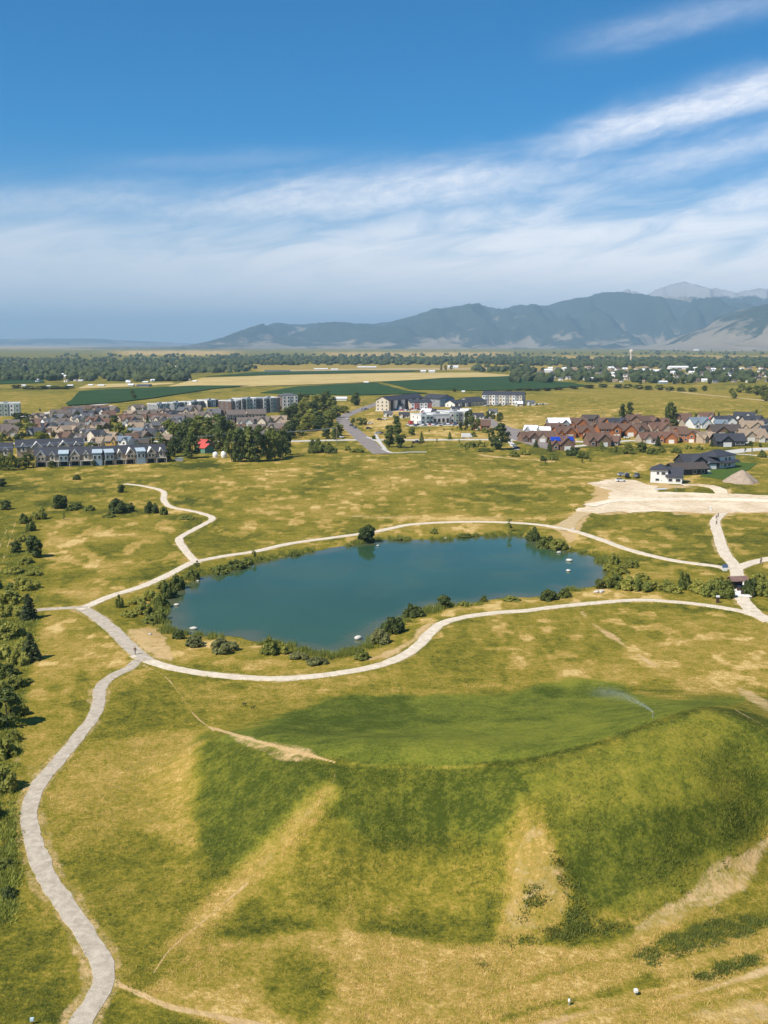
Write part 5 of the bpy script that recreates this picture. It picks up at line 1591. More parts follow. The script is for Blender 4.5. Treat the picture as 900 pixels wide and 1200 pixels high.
for x, y, w, kd, rf, wl, d_ in ((279, 508, 18, 'c', 'brown', 'white', None), (300, 508, 18, 'c', 'grey brown', 'cream', None), (322, 506, 18, 'a', 'grey brown', 'beige', None), (336, 505, 14, 'b', 'tan', 'orange', None), (288, 500, 18, 'c', 'grey brown', 'white', None), (305, 499, 18, 'c', 'grey brown', 'cream', 'long grey brown roofed house with white gable'),
                                (326, 498, 18, 'c', 'tan', 'beige', None), (333, 514, 12, 'b', 'red brown', 'cream', None), (268, 503, 12, 'a', 'brown', 'white', None), (282, 515, 14, 'a', 'grey', 'beige', None), (306, 514, 14, 'a', 'grey brown', 'beige', None), (256, 499, 13, 'a', 'brown', 'cream', None), (240, 492, 16, 'c', 'grey brown', 'cream', None), (225, 486, 18, 'c', 'grey brown', 'beige', None), (250, 488, 16, 'a', 'grey', 'white', None)):
    house(x, y, w, kd, rf, wl, _r.uniform(-.3, .3), K, d_)
# brown cottages, right
CR = [('in the front cottage row', [(660, 527.5, 27, 'c', 'red brown', 'brown', .05, 'red brown cottage with blue solar panels'), (703, 523, 26, 'c', 'brown', 'brown', .1, 'brown cottage with dark porch'), (716, 522, 16, 'a', 'red brown', 'beige', -.4, 'red brown cottage with beige gable'), (762, 519, 22, 'a', 'red brown', 'beige', .2, 'red brown cottage beside a dark spruce'),
                                                (783, 519, 22, 'c', 'red brown', 'orange', -.2, 'red brown cottage with orange timber walls'), (806, 518, 20, 'b', 'brown', 'orange', -.5, 'brown cottage with tall orange gable')]),
      ('in the middle cottage row', [(622, 518, 20, 'c', 'brown', 'brown', .2, 'brown cottage by the white roofs'), (640, 518, 22, 'a', 'brown', 'beige', -.1, 'brown cottage with beige walls'), (664, 513, 22, 'c', 'brown', 'orange', .2, None), (690, 512, 24, 'a', 'brown', 'orange', .15, None), (715, 513, 26, 'b', 'brown', 'orange', .1, None), (735, 511, 24, 'c', 'brown', 'orange', -.2, None), (752, 509, 24, 'a', 'brown', 'beige', .4, None), (776, 509, 24, 'c', 'red brown', 'beige', .2, None), (795, 510, 18, 'a', 'brown', 'orange', -.3, None)]),
      ('in the back cottage row', [(652, 508, 20, 'c', 'brown', 'orange', .1, None), (678, 503, 22, 'c', 'brown', 'orange', 0, None), (694, 499, 18, 'b', 'dark brown', 'brown', .1, None), (712, 501, 20, 'a', 'brown', 'beige', -.2, None), (726, 503, 22, 'c', 'slate', 'orange', .2, 'slate roofed cottage with orange gable'), (745, 496, 18, 'a', 'brown', 'brown', .2, None), (762, 503, 24, 'b', 'brown', 'brown', .5, None), (776, 501, 18, 'c', 'red brown', 'orange', .1, None), (799, 496, 20, 'a', 'brown', 'brown', -.3, None), (810, 500, 16, 'c', 'red brown', 'beige', .2, None)])]
for ph, L in CR:
    for x, y, w, kd, rf, wl, ro_, d_ in L:
        house(x, y, w, kd, rf, wl, ro_, ('brown roofed cottages', ph), d_, solar=(x == 660), name='cottage')
K = ('houses right of the brown cottages', 'right of the brown cottages')
for x, y, w, kd, rf, wl, ro_, d_ in ((823, 502, 22, 'c', 'blue grey', 'white', .2, 'blue grey roofed white house'), (829, 493, 16, 'c', 'red brown', 'beige', 0, 'red brown roofed house in the back'), (834, 497, 12, 'd', 'red', 'cream', 0, 'house with bright red roof'), (852, 500, 24, 'c', 'slate', 'white', .1, 'slate roofed white house'), (845, 504, 14, 'b', 'blue grey', 'grey', -.2, 'blue grey roofed house'),
                                     (872, 495, 22, 'c', 'slate', 'white', -.3, 'slate roofed house with white gable'), (886, 500, 24, 'c', 'slate', 'beige', .2, 'slate roofed beige house'), (852, 511, 34, 'a', 'dark brown', 'brown', .05, 'long dark brown roofed ranch house'), (882, 507, 26, 'c', 'tan', 'beige', -.1, 'tan roofed house with gable'), (884, 517, 30, 'a', 'tan', 'beige', .05, 'wide tan roofed house'), (901, 512, 14, 'b', 'slate', 'grey', .2, 'slate roofed house at the picture edge'),
                                     (832, 519, 22, 'c', 'tan', 'beige', .5, 'tan hipped house'), (857, 523, 34, 'a', 'slate', 'charcoal', .05, 'dark slate roofed house by the street'), (898, 518, 18, 'd', 'tan', 'cream', .1, 'cream house at the picture edge'), (896, 503, 16, 'b', 'slate', 'blue grey', -.1, 'blue grey walled house'), (918, 509, 24, 'c', 'tan', 'beige', 0, 'tan house partly outside the picture')):
    house(x, y, w, kd, rf, wl, ro_, K, d_)
K = ('white roofed houses under construction', 'behind the brown cottages')
for x, y, w, kd, ro_, d_ in ((621, 508.5, 15, 'a', -.35, 'small house under bright white roof sheeting'), (636, 508.5, 17, 'd', -.2, 'low house under bright white roof sheeting'), (656, 506, 24, 'b', .05, 'largest house under bright white roof sheeting')):
    house(x, y, w, kd, 'white', 'grey', ro_, K, d_)

# ------------------------------------------------------------------ terrace with slate roofs
def frame_of(x0, y0, x1, y1):
    a, b_ = GP(x0, y0), GP(x1, y1)
    c = (a + b_) / 2
    return c, math.atan2(b_.y - a.y, b_.x - a.x), (b_ - a).length


PALEBLUE = flat('blue_panel', (0.28, 0.37, 0.43), 0.6, .08)
PALEROOF = flat('pale_blue_metal', (0.42, 0.50, 0.55), 0.4, .06)
BEAM = flat('deck_beam', (0.60, 0.54, 0.46), 0.7, .08)


def terrace(x0, y0, x1, y1, seq, label, full=True, depth=11.0, group='slate roofed terrace blocks', top=8.8):
    c, rz, L = frame_of(x0, y0, x1, y1)
    r = thing('terrace_block', c, rz)
    tag(r, label, 'terraced houses', group)
    e = 5.6
    link('wall', MB().gwall(-L / 2, L / 2, 0, depth, -1, e, top, 'x').mesh('wall', WALL['beige']), r)
    ro = link('roof', MB().gable(-L / 2, L / 2, 0, depth, e, top, 'x', .3, .7).mesh('roof', ROOF['slate']), r)
    n = len(seq)
    u = L / n
    for i, k in enumerate(seq):
        xc = -L / 2 + u * (i + .5)
        if full:
            link('garage_door', pane(u * .62, 2.3, .1, DARK), r, (xc, -.01, .05))
        if k == 'g':
            w = u * .40
            gb = link('gable', MB().gwall(xc - w, xc + w, -1.6, depth * .4, 2.7, 5.2, 7.9, 'y').gable(xc - w, xc + w, -1.6, depth * .36, 5.2, 7.95, 'y', .28, .35, 1).mesh('gable', [WALL['beige'], TRIM]), r)
            for q in (-.85, .85):
                link('window', pane(1.15, 1.5), gb, (xc + q * w * .45, -1.61, 3.3))
            link('window', pane(1.3, 1.1), gb, (xc, -1.61, 5.6))
        elif k == 'b':
            w = u * .40
            bb = link('bay', MB().box(xc - w, xc + w, -1.9, depth * .3, 0 if i % 2 else 2.4, 6.3).mesh('bay', PALEBLUE), r)
            link('bay_roof', MB().gable(xc - w, xc + w, -1.9, depth * .55, 6.3, 7.6, 'x', .25, .35).mesh('bay_roof', PALEROOF), bb)
            for q in (-1, 1):
                link('window', pane(1.2, 1.7), bb, (xc + q * w * .5, -1.91, 3.3))
        else:
            w = u * .22
            gb = link('dormer', MB().gwall(xc - w, xc + w, -.5, depth * .35, 2.7, 5.6, 7.3, 'y').gable(xc - w, xc + w, -.5, depth * .3, 5.6, 7.35, 'y', .25, .3, 1).mesh('dormer', [WALL['cream'], TRIM]), r)
            link('window', pane(1.0, 1.4), gb, (xc, -.51, 3.6))
    if full:
        link('deck', MB().box(-L / 2, L / 2, -1.5, -.02, 2.35, 2.68).mesh('deck', BEAM), r)
        for i in range(n + 1):
            link('post', MB().box(-.16, .16, -1.45, -1.15, -.5, 2.34).mesh('post', BEAM), r, (min(L / 2 - .2, max(-L / 2 + .2, -L / 2 + u * i)), 0, 0))
    return r


terrace(42, 547, 121, 545, 'gsbgsb', 'long slate roofed terrace with cream gables, left half of the front row')
terrace(122, 545, 195, 541.5, 'bsgbgs', 'slate roofed terrace with pale blue bays beside the grove, right half of the front row')
terrace(20, 536, 98, 533.5, 'sgsgs', 'slate roofed terrace with small gables standing behind the front row', False)
terrace(-26, 541, 14, 540, 'ggs', 'slate roofed terrace cut by the left picture edge', False)
terrace(-80, 550, -30, 549, 'gbg', 'slate roofed terrace beyond the left picture edge', False)


# ------------------------------------------------------------------ larger buildings
def block(name, x0, y0, x1, y1, depth, floors, fh, cols, label, cat, panels, roof='flat', roofm=None, group=None, win=(1.3, 1.5), rise=3.0, winm=None, skip=()):
    c, rz, L = frame_of(x0, y0, x1, y1)
    r = thing(name, c, rz)
    tag(r, label, cat, group)
    Ht = floors * fh
    ax = 'x' if L >= depth else 'y'
    if roof == 'gable':
        link('wall', MB().gwall(-L / 2, L / 2, 0, depth, -1, Ht, Ht + rise, ax).mesh('wall', panels[0]), r)
        link('roof', MB().gable(-L / 2, L / 2, 0, depth, Ht, Ht + rise, ax, .3, .6).mesh('roof', roofm), r)
    else:
        link('wall', MB().box(-L / 2, L / 2, 0, depth, -1, Ht).mesh('wall', panels[0]), r)
        if roof == 'hip':
            link('roof', MB().hip(-L / 2, L / 2, 0, depth, Ht + .01, Ht + rise).mesh('roof', roofm), r)
        else:
            pr = MB()
            for a in ((-L / 2 - .15, L / 2 + .15, -.15, .25), (-L / 2 - .15, L / 2 + .15, depth - .25, depth + .15), (-L / 2 - .15, -L / 2 + .25, .25, depth - .25), (L / 2 - .25, L / 2 + .15, .25, depth - .25)):
                pr.box(*a, Ht - .02, Ht + .7)
            link('parapet', pr.mesh('parapet', TRIM), r)
            link('roof', MB().box(-L / 2 + .25, L / 2 - .25, .25, depth - .25, Ht, Ht + .12).mesh('roof', roofm or flat('membrane', (0.5, 0.5, 0.5))), r)
            link('roof_unit', MB().box(-1.6, 1.6, -1.2, 1.2, 0, 1.4).mesh('roof_unit', WALL['grey']), r, (L * .18, depth * .55, Ht + .12))
    u = L / cols
    for i in range(cols):
        xc = -L / 2 + u * (i + .5)
        pm = panels[(i % (len(panels) - 1)) + 1] if len(panels) > 1 else None
        fy = 0.0
        if pm:
            fy = -.5 - .5 * (i % 2)
            top_ = Ht + (.35 if i % 2 else -.5)
            link('panel', MB().box(xc - u * .42, xc + u * .42, fy, -.01, -.8, top_ if roof == 'flat' else Ht - .2).mesh('panel', pm), r)
        for f in range(floors):
            if (i, f) in skip:
                continue
            link('window', pane(min(win[0], u * .6), win[1], .12, winm), r, (xc, fy - .012, f * fh + .9))
    # end walls
    for s in (-1, 1):
        for f in range(floors):
            for q in (.3, .7):
                o = link('window', pane(1.2, 1.4), r, (s * (L / 2 + .012), depth * q, f * fh + .9))
                o.rotation_euler = (0, 0, s * PI / 2)
    return r


Wt, Gy, Ch, Cr, Pg = WALL['white'], WALL['grey'], WALL['charcoal'], WALL['cream'], WALL['pale green']
BROWNP = flat('brown_cladding', (0.16, 0.11, 0.09))
GA = 'modern apartment blocks'
block('apartment_building', 184, 482, 198, 481, 13, 2, 3.0, 4, 'white and blue grey flat roofed apartments, leftmost of the far row', 'apartments', [Gy, Wt, WALL['blue grey']], group=GA)
block('apartment_building', 203, 480.5, 219, 479, 13, 2, 3.0, 4, 'white and blue grey flat roofed apartments, second of the far row', 'apartments', [Gy, Wt, WALL['blue grey'], Ch], group=GA)
block('apartment_building', 224, 478.5, 239, 477.5, 13, 2, 2.8, 4, 'low white and dark apartments in the middle of the far row', 'apartments', [Wt, WALL['blue grey'], Ch], group=GA)
block('apartment_building', 243, 477.5, 256, 476.5, 13, 2, 3.2, 4, 'dark blue and white apartments, right end of the far row', 'apartments', [Wt, Ch, WALL['blue grey'], Wt], group=GA)
block('apartment_building', 271, 488, 283, 487, 14, 4, 3.1, 3, 'brown clad tall apartment block with white cornice', 'apartments', [BROWNP, BROWNP, Wt], group=GA)
block('apartment_building', 284, 485, 304, 484, 16, 4, 3.1, 5, 'grey green and white four storey apartment block', 'apartments', [Gy, Ch, Pg, Pg, Wt], group=GA)
block('apartment_building', 304, 484, 328, 483, 16, 4, 3.1, 6, 'white and grey green four storey apartment block beside the white house', 'apartments', [Gy, BROWNP, Wt, Ch, Pg, Pg], group=GA)
block('apartment_building', 331, 480.5, 349, 480, 12, 4, 3.2, 4, 'bright white four storey block with brown right end', 'apartments', [BROWNP, Wt, Wt, Wt], roof='hip', roofm=ROOF['grey'], group=GA, rise=2)
block('apartment_building', 267, 496, 288, 495.5, 13, 2, 3.2, 5, 'low dark blue building with brown roof below the apartments', 'apartments', [Ch, WALL['charcoal']], roof='gable', roofm=ROOF['grey brown'], group=GA)
block('apartment_building', 291, 495, 312, 494.5, 13, 2, 3.2, 5, 'low cream building with broad grey brown roof below the apartments', 'apartments', [Cr], roof='gable', roofm=ROOF['grey brown'], group=GA)
block('apartment_building', -30, 488.5, 24, 487.5, 18, 3, 3.4, 8, 'pale green and white long apartment block at the left edge', 'apartments', [Pg, Wt, Pg, Pg], group=GA)
GC = 'buildings of the commercial strip'
r = block('apartment_building', 440, 482, 456, 481.5, 62, 3, 3.2, 3, 'long three storey block with slate roof and cream gable end', 'apartments', [Cr], roof='gable', roofm=ROOF['slate'], group=GC, rise=3.4)
r.rotation_euler.z = math.radians(-32)
for k in range(9):
    y_ = 5 + k * 6.4
    L_ = frame_of(440, 482, 456, 481.5)[2]
    bb = link('bay', MB().box(L_ / 2 - .4, L_ / 2 + 1.0, y_ - 1.6, y_ + 1.6, -.8, 9.2).mesh('bay', Wt if k % 2 else Ch), r)
block('community_building', 481, 480.5, 506, 480, 16, 2, 3.2, 5, 'cream and red two storey building with slate roof', 'building', [Cr, Wt, WALL['red'], Wt], roof='gable', roofm=ROOF['slate'], group=GC, rise=2.4)
block('community_building', 515, 477, 532, 476, 24, 2, 3.8, 4, 'large white hall with dark roof', 'hall', [Gy, WALL['blue grey']], roof='gable', roofm=ROOF['slate'], group=GC, rise=3.5)
block('community_building', 533, 477.5, 552, 476.5, 14, 1, 3.6, 5, 'low building with white arched porch', 'building', [Wt, BROWNP, Wt], roof='gable', roofm=ROOF['slate'], group=GC, rise=2.8)
block('community_building', 552, 476, 570, 475, 20, 1, 4.2, 4, 'low pale building with long sloping slate roof', 'building', [Cr], roof='gable', roofm=ROOF['slate'], group=GC, rise=3.6)
block('apartment_building', 565, 474, 612, 475, 15, 3, 3.2, 12, 'long three storey cream block with slate roof at the field edge', 'apartments', [Cr, Wt, Gy, Cr], roof='gable', roofm=ROOF['slate'], group=GC, rise=3.2)
block('shop', 493, 497.5, 508, 497, 18, 2, 3.3, 3, 'grey wing of the flat roofed shop', 'shop', [Wt, Pg], group=GC, win=(2.0, 1.6))
block('shop', 507, 496.8, 527, 496, 20, 2, 3.4, 4, 'white centre of the flat roofed shop with big dark windows', 'shop', [Wt], group=GC, win=(3.0, 3.0), skip=((0, 1), (1, 1), (2, 1), (3, 1)))
block('shop', 527, 495.6, 548, 494.8, 22, 2, 3.9, 4, 'tall grey right wing of the flat roofed shop', 'shop', [Pg, Wt, Pg, Gy], group=GC, win=(1.6, 1.6))
house(564, 503.5, 20, 'a', 'brown', 'orange', -.1, ('houses beside the shops', 'beside the flat roofed shop'), 'low brown roofed house with orange front', name='house')
house(560, 491, 14, 'd', 'slate', 'white', .1, ('houses beside the shops', 'beside the flat roofed shop'), 'small slate roofed white house')
for x, y, w, kd, rf, wl, d_ in ((474, 490, 12, 'd', 'slate', 'cream', 'small cream house on the dry lot'), (455, 488.5, 10, 'd', 'grey', 'white', 'small white shed on the dry lot'), (536, 484, 12, 'a', 'slate', 'white', 'slate roofed white house behind the shop'), (515, 486.5, 14, 'd', 'slate', 'beige', 'low slate roofed house behind the shop'),
                                (498, 487, 12, 'a', 'white', 'red', 'white roofed red house behind the shop'), (470, 481, 10, 'a', 'slate', 'white', 'white house beside the long block'), (577, 486, 10, 'd', 'grey', 'white', 'small white shed by the dark trees'), (608, 476, 9, 'd', 'white', 'cream', 'pale site hut at the field edge'), (622, 475, 9, 'd', 'grey', 'white', 'second pale site hut at the field edge'), (546, 487, 12, 'a', 'white', 'white', 'white roofed house behind the tall wing')):
    house(x, y, w, kd, rf, wl, _r.uniform(-.5, .3), ('houses beside the shops', 'beside the flat roofed shop'), d_)
# far sheds and barns
K = ('pale sheds on the far plain', 'across the far plain')
for x, y, w, hp, wl, d_ in ((398.5, 469.5, 15, 4, 'white', 'long white shed below the green field'), (153, 453, 6, 3, 'pale green', 'pale green metal shed'), (167, 453, 15, 2.5, 'grey', 'long grey shed'), (118, 453, 7, 2, 'white', 'white shed'), (106, 452.5, 5, 2, 'white', 'small white shed'), (82, 453, 6, 2, 'white', 'white barn'), (56, 454, 5, 2, 'white', 'white barn'),
                            (27, 453, 5, 2, 'white', 'white barn'), (643, 436.5, 9, 4, 'white', 'bright white barn beyond the green field'), (796, 433, 23, 4, 'white', 'very long white shed'), (496, 436.3, 6, 2.5, 'white', 'white barn'), (506, 436.5, 7, 2.5, 'white', 'white barn'), (430, 431, 22, 1.6, 'white', 'low long white shed'), (325, 435.5, 30, 1.6, 'grey', 'very low long grey shed'),
                            (376, 433.3, 16, 1.6, 'white', 'long white shed'), (392, 434, 8, 1.8, 'white', 'low white barn'), (531, 431.5, 12, 3, 'white', 'white barn with trees'), (482, 468, 4, 2.4, 'white', 'tiny white shed on the field'), (543, 460, 3, 2, 'white', 'tiny white hut on the field'), (429, 449.3, 5, 2, 'cream', 'small cream farm building'), (896, 430, 12, 2.5, 'white', 'white shed at the right edge'),
                            (778, 449.5, 9, 3, 'blue grey', 'pale blue shed'), (816, 411, 6, 1.5, 'white', 'tiny distant white shed'), (80, 443, 8, 1.8, 'white', 'white shed'), (36, 446, 16, 1.6, 'cream', 'long pale shed'), (135, 443, 8, 1.8, 'white', 'low white shed'), (150, 449, 5, 2, 'white', 'white shed'), (170, 449, 6, 2, 'white', 'white shed'), (94, 447, 5, 1.8, 'white', 'small white shed'), (228, 448, 4, 2, 'white', 'small white shed'), (614, 437, 6, 2, 'white', 'white barn')):
    p = GP(x, y)
    s = ppm(x, y)
    o = thing('shed', p, _r.uniform(-.1, .1))
    w_, h_ = w / s, hp / s
    link('wall', MB().gwall(-w_ / 2, w_ / 2, 0, min(16, w_), -1, h_ * .6, h_ * .98, 'x').mesh('wall', WALL[wl]), o)
    link('roof', MB().gable(-w_ / 2, w_ / 2, 0, min(16, w_), h_ * .6, h_, 'x', .25, .5).mesh('roof', ROOF['white' if wl != 'grey' else 'grey']), o)
    line_up(K, o, d_, 'shed')
# far suburb: single small houses
_fm = {}
def far_house(x, y, rf, wl, key, wpx):
    if (rf, wl) not in _fm:
        mb = MB().gwall(-7, 7, 0, 11, -1, 4.6, 8.2, 'x', 0).gable(-7, 7, 0, 11, 4.6, 8.2, 'x', .3, .6, 1).gwall(-4.5, 1, -3, 5, -1, 4.6, 7.2, 'y', 0).gable(-4.5, 1, -3, 5, 4.6, 7.2, 'y', .3, .5, 1)
        _fm[(rf, wl)] = mb.mesh('far_house', [WALL[wl], ROOF[rf]])
    p = GP(x, y)
    o = thing('far_house', p, _r.uniform(-.7, .7), _fm[(rf, wl)])
    k = wpx / ppm(x, y) / 14.0
    o.scale = (k, k, k)
    line_up(key, o, f'far {rf} roofed {wl} house', 'house')


for i, (y, x0, x1, n) in enumerate(((433.6, 640, 905, 26), (436.6, 622, 905, 28), (439.6, 606, 905, 28), (442.6, 612, 905, 26), (445.6, 640, 905, 22), (448.4, 690, 905, 18))):
    for k in range(n):
        far_house(x0 + (x1 - x0) * (k + _r.uniform(.1, .9)) / n, y + _r.uniform(-.9, .9), _r.choice(('grey', 'slate', 'grey brown', 'brown', 'tan', 'white')), _r.choice(('white', 'cream', 'grey', 'beige', 'white')),
                  ('houses of the far right suburb', f"in the {('sixth', 'fifth', 'fourth', 'third', 'second', 'front')[i]} right suburb row"), _r.uniform(4.0, 7.0))
for i, (y, x0, x1, n) in enumerate(((430, 8, 230, 18), (436, 0, 232, 22), (441, 2, 225, 22), (446.5, 40, 225, 14))):
    for k in range(n):
        far_house(x0 + (x1 - x0) * (k + _r.uniform(.1, .9)) / n, y + _r.uniform(-1.5, 1.5), _r.choice(('grey', 'white', 'grey brown', 'white', 'tan')), _r.choice(('white', 'cream', 'white')),
                  ('houses of the far left town', f"in the {('fourth', 'third', 'second', 'front')[i]} left town row"), _r.uniform(3.0, 5.0))
# water tower
p = GP(739.5, 422)
k = ppm(739.5, 422)
o = thing('water_tower', p)
hh = 12.5 / k
link('shaft', MB().lathe([(4.4, -1), (4.2, hh * .55), (4.6, hh * .62)], 16).mesh('shaft', WALL['cream'], True), o)
link('tank', MB().lathe([(4.6, hh * .62), (6.6, hh * .70), (6.8, hh * .86), (5.0, hh * .96), (0.2, hh)], 18).mesh('tank', WALL['cream'], True), o)
tag(o, 'pale concrete water tower rising above the far right woods', 'water tower')

# ------------------------------------------------------------------ new white house and dark house group
p, rz, L = frame_of(762, 565.5, 799, 567)
wh = thing('white_house', p, rz)
tag(wh, 'new white two storey house with dark grey roof beside the dirt yard', 'house')
a = L * .55
link('wall', MB().box(-L / 2, -L / 2 + a, 0, 9, -.8, 5.5).gwall(-L / 2 + a + .01, L / 2, -1.2, 11, -.8, 2.9, 6.2, 'x').mesh('wall', WALL['white']), wh)
link('roof', MB().hip(-L / 2, -L / 2 + a, 0, 9, 5.5, 7.7, .6).gable(-L / 2 + a - .5, L / 2, -1.2, 11, 2.95, 6.25, 'x', .25, .45).mesh('roof', ROOF['slate']), wh)
for x_, z_, w_, h_, y_ in ((-L / 2 + 3.1, 3.7, 1.0, 1.1, 0), (-L / 2 + 5.4, 3.6, 1.7, 1.2, 0), (-L / 2 + 2.9, .9, 1.5, 1.0, 0), (-L / 2 + a + 1.2, 1.0, 1.6, 1.2, -1.2), (-L / 2 + a + 4.4, 1.0, 1.9, 1.2, -1.2)):
    link('window', pane(w_, h_), wh, (x_, y_ - .012, z_))
link('vent', pane(.3, .3, .05, DARK), wh, (-L / 2 + 4.6, -.012, 1.0))
for q in (2.2, 6.0):
    o = link('window', pane(1.3, 1.7), wh, (L / 2 + .012, q, .7))
    o.rotation_euler = (0, 0, PI / 2)
p, rz, L = frame_of(791, 557.5, 829, 556)
o = thing('dark_house', p, rz)
tag(o, 'low dark walled house with long brown grey roof behind the new white house', 'house', 'dark houses by the green lawn')
link('wall', MB().gwall(-L / 2, L / 2, 0, 9, -.8, 3.0, 5.2, 'x').mesh('wall', WALL['charcoal']), o)
link('roof', MB().gable(-L / 2, L / 2, 0, 9, 3, 5.2, 'x', .25, .8).mesh('roof', ROOF['dark brown']), o)
for q in (-.3, .1, .35):
    link('window', pane(1.8, 1.4), o, (q * L, -.012, .8))
p, rz, L = frame_of(803, 551, 843, 550)
o = thing('dark_house', p, rz)
tag(o, 'dark house with four bright skylights in its slate gable', 'house', 'dark houses by the green lawn')
link('wall', MB().gwall(-L / 2, L / 2, 0, 12, -.8, 3.4, 7.0, 'x').gwall(-L * .38, L * .12, -2.0, 7, -.8, 3.4, 6.5, 'y').mesh('wall', WALL['charcoal']), o)
ro = link('roof', MB().gable(-L / 2, L / 2, 0, 12, 3.4, 7.0, 'x', .25, .6).gable(-L * .38, L * .12, -2.0, 5.5, 3.4, 6.52, 'y', .25, .5).mesh('roof', ROOF['slate']), o)
for q in range(4):
    sk = link('skylight', MB().box(-.5, .5, -.45, .45, 0, .12).mesh('skylight', WHITE), o, (-L * .33 + q * 2.6, -2.06, 3.6))
    sk.rotation_euler = (PI / 2, 0, 0)
link('garage_door', pane(3.4, 2.4, .12, TRIM), o, (L * .3, -.012, 0))
link('door', pane(1.6, 2.3, .12, WALL['yellow']), o, (L * .16, -.012, 0))
p, rz, L = frame_of(843, 549.5, 861, 547)
o = thing('dark_house', p, rz)
tag(o, 'two storey white and slate house at the right of the dark group', 'house', 'dark houses by the green lawn')
link('wall', MB().box(-L / 2, L / 2, 0, 10, -.8, 5.9).mesh('wall', WALL['white']), o)
link('side_cladding', MB().box(L / 2 + .01, L / 2 + .12, 0, 10, -.8, 5.8).mesh('side_cladding', Gy), o)
link('roof', MB().hip(-L / 2 - 3, L / 2, 0, 11, 5.9, 8.4, .7).mesh('roof', ROOF['slate']), o)
link('porch_roof', MB().gable(-L / 2 - 1, L / 2 - .5, -3, 0, 3.0, 3.9, 'x', .2, .3).mesh('porch_roof', ROOF['slate']), o)
for x_, z_ in ((-1.6, 3.9), (1.7, 3.9), (-1.9, .8), (1.6, .8)):
    link('window', pane(1.5, 1.3), o, (x_, -.012, z_))
for q in (3, 7):
    w_ = link('window', pane(1.5, 1.5), o, (L / 2 + .13, q, 3.7))
    w_.rotation_euler = (0, 0, PI / 2)
# gravel heap
rs = np.random.default_rng(4)
n, m_ = 40, 14
p = GP(873, 566.5)
k = ppm(873, 566)
V_, F_ = [], []
for j in range(m_ + 1):
    for i in range(n):
        f = j / m_
        a = 2 * PI * i / n
        R_ = (21.5 / k) * f * (1 + .14 * math.sin(3 * a + 1) + .06 * math.sin(7 * a))
        z = (14.5 / k) * (1 - f ** 1.15) + (rs.normal() * .12 if j else 0) - (.3 if j == m_ else 0)
        V_.append((R_ * math.cos(a), R_ * .9 * math.sin(a), z))
for j in range(m_):
    for i in range(n):
        F_.append((j * n + i, (j + 1) * n + i, (j + 1) * n + (i + 1) % n, j * n + (i + 1) % n))
o = thing('gravel_heap', p + Vector((0, 4, 0)), .3, np_mesh('gravel_heap', V_, F_, GRAV, True))
tag(o, 'large pinkish brown gravel heap beside the green lawn', 'gravel heap')
p = GP(774, 573.5)
o = thing('plank_stack', p, .2)
tag(o, 'flat stack of white boards lying in front of the new house', 'planks')
for i in range(5):
    link('plank', MB().box(-2.6, 2.6, -.22, .22, 0, .16).mesh('plank', WHITE), o, (_r.uniform(-.4, .4), -1 + i * .48, .1 + .05 * (i % 2))).rotation_euler = (0, 0, _r.uniform(-.06, .06))
for x, y, d_ in ((828, 552.5, 'pale slab of paving by the green lawn, upper one'), (829, 555, 'pale slab of paving by the green lawn, lower one')):
    o = thing('paving_slab', GP(x, y), .1, MB().box(-1.7, 1.7, -1, 1, -.1, .35).mesh('paving_slab', WHITE))
    tag(o, d_, 'slab', 'paving slabs by the lawn')

# ------------------------------------------------------------------ vehicles
TYRE = flat('tyre_rubber', (0.02, 0.02, 0.02), .8)
CARC = {n_: flat('car_paint_' + n_, c_, .3, .04, .5, .5) for n_, c_ in (('white', (.75, .75, .74)), ('black', (.02, .02, .024)), ('silver', (.42, .43, .45)), ('red', (.4, .04, .03)), ('blue', (.05, .10, .25)), ('grey', (.16, .165, .17)), ('tan', (.4, .32, .22)))}


def car_meshes(kind):
    def hull(secs, wid):
        V_ = []
        for (x, zb, zt, wf) in secs:
            hw = wid / 2 * wf
            V_ += [(x, -hw, zb), (x, -hw * 1.02, (zb + zt) / 2), (x, -hw * .92, zt), (x, hw * .92, zt), (x, hw * 1.02, (zb + zt) / 2), (x, hw, zb)]
        mb = MB()
        n_ = len(secs)
        mb.v = V_
        for i in range(n_ - 1):
            for j in range(6):
                mb.f.append((i * 6 + j, i * 6 + (j + 1) % 6, (i + 1) * 6 + (j + 1) % 6, (i + 1) * 6 + j)[::-1])
                mb.m.append(0)
        mb.f += [tuple(range(6)), tuple(reversed(range((n_ - 1) * 6, n_ * 6)))]
        mb.m += [0, 0]
        return mb
    if kind == 'car':
        body = hull([(-2.2, .45, .85, .8), (-2.1, .28, .98, .95), (-1.2, .25, 1.02, 1), (.9, .25, .98, 1), (1.9, .28, .85, .95), (2.2, .42, .70, .8)], 1.8)
        cab = hull([(-1.75, .98, 1.05, .9), (-1.1, .98, 1.46, .82), (.1, .98, 1.46, .82), (.95, .96, 1.02, .9)], 1.72)
    elif kind == 'pickup':
        body = hull([(-2.8, .5, 1.2, .9), (-2.7, .4, 1.25, 1), (0, .4, 1.25, 1), (1.4, .4, 1.2, 1), (2.6, .42, 1.1, .96), (2.8, .55, .95, .85)], 2.0)
        cab = hull([(-.7, 1.2, 1.3, .92), (-.5, 1.2, 1.95, .84), (.9, 1.2, 1.95, .84), (1.5, 1.2, 1.28, .92)], 1.9)
    else:
        body = hull([(-3.4, .5, 2.7, .95), (-3.3, .4, 2.8, 1), (2.2, .4, 2.8, 1), (3.0, .4, 1.6, .97), (3.5, .5, 1.2, .85)], 2.3)
        cab = hull([(2.0, 1.5, 2.3, 1.01), (2.4, 1.5, 2.3, .98), (2.95, 1.5, 1.7, .9)], 2.3)
    wh_ = MB().tube((0, -.12, 0), (0, .12, 0), .36, .36, 10)
    return body, cab, wh_


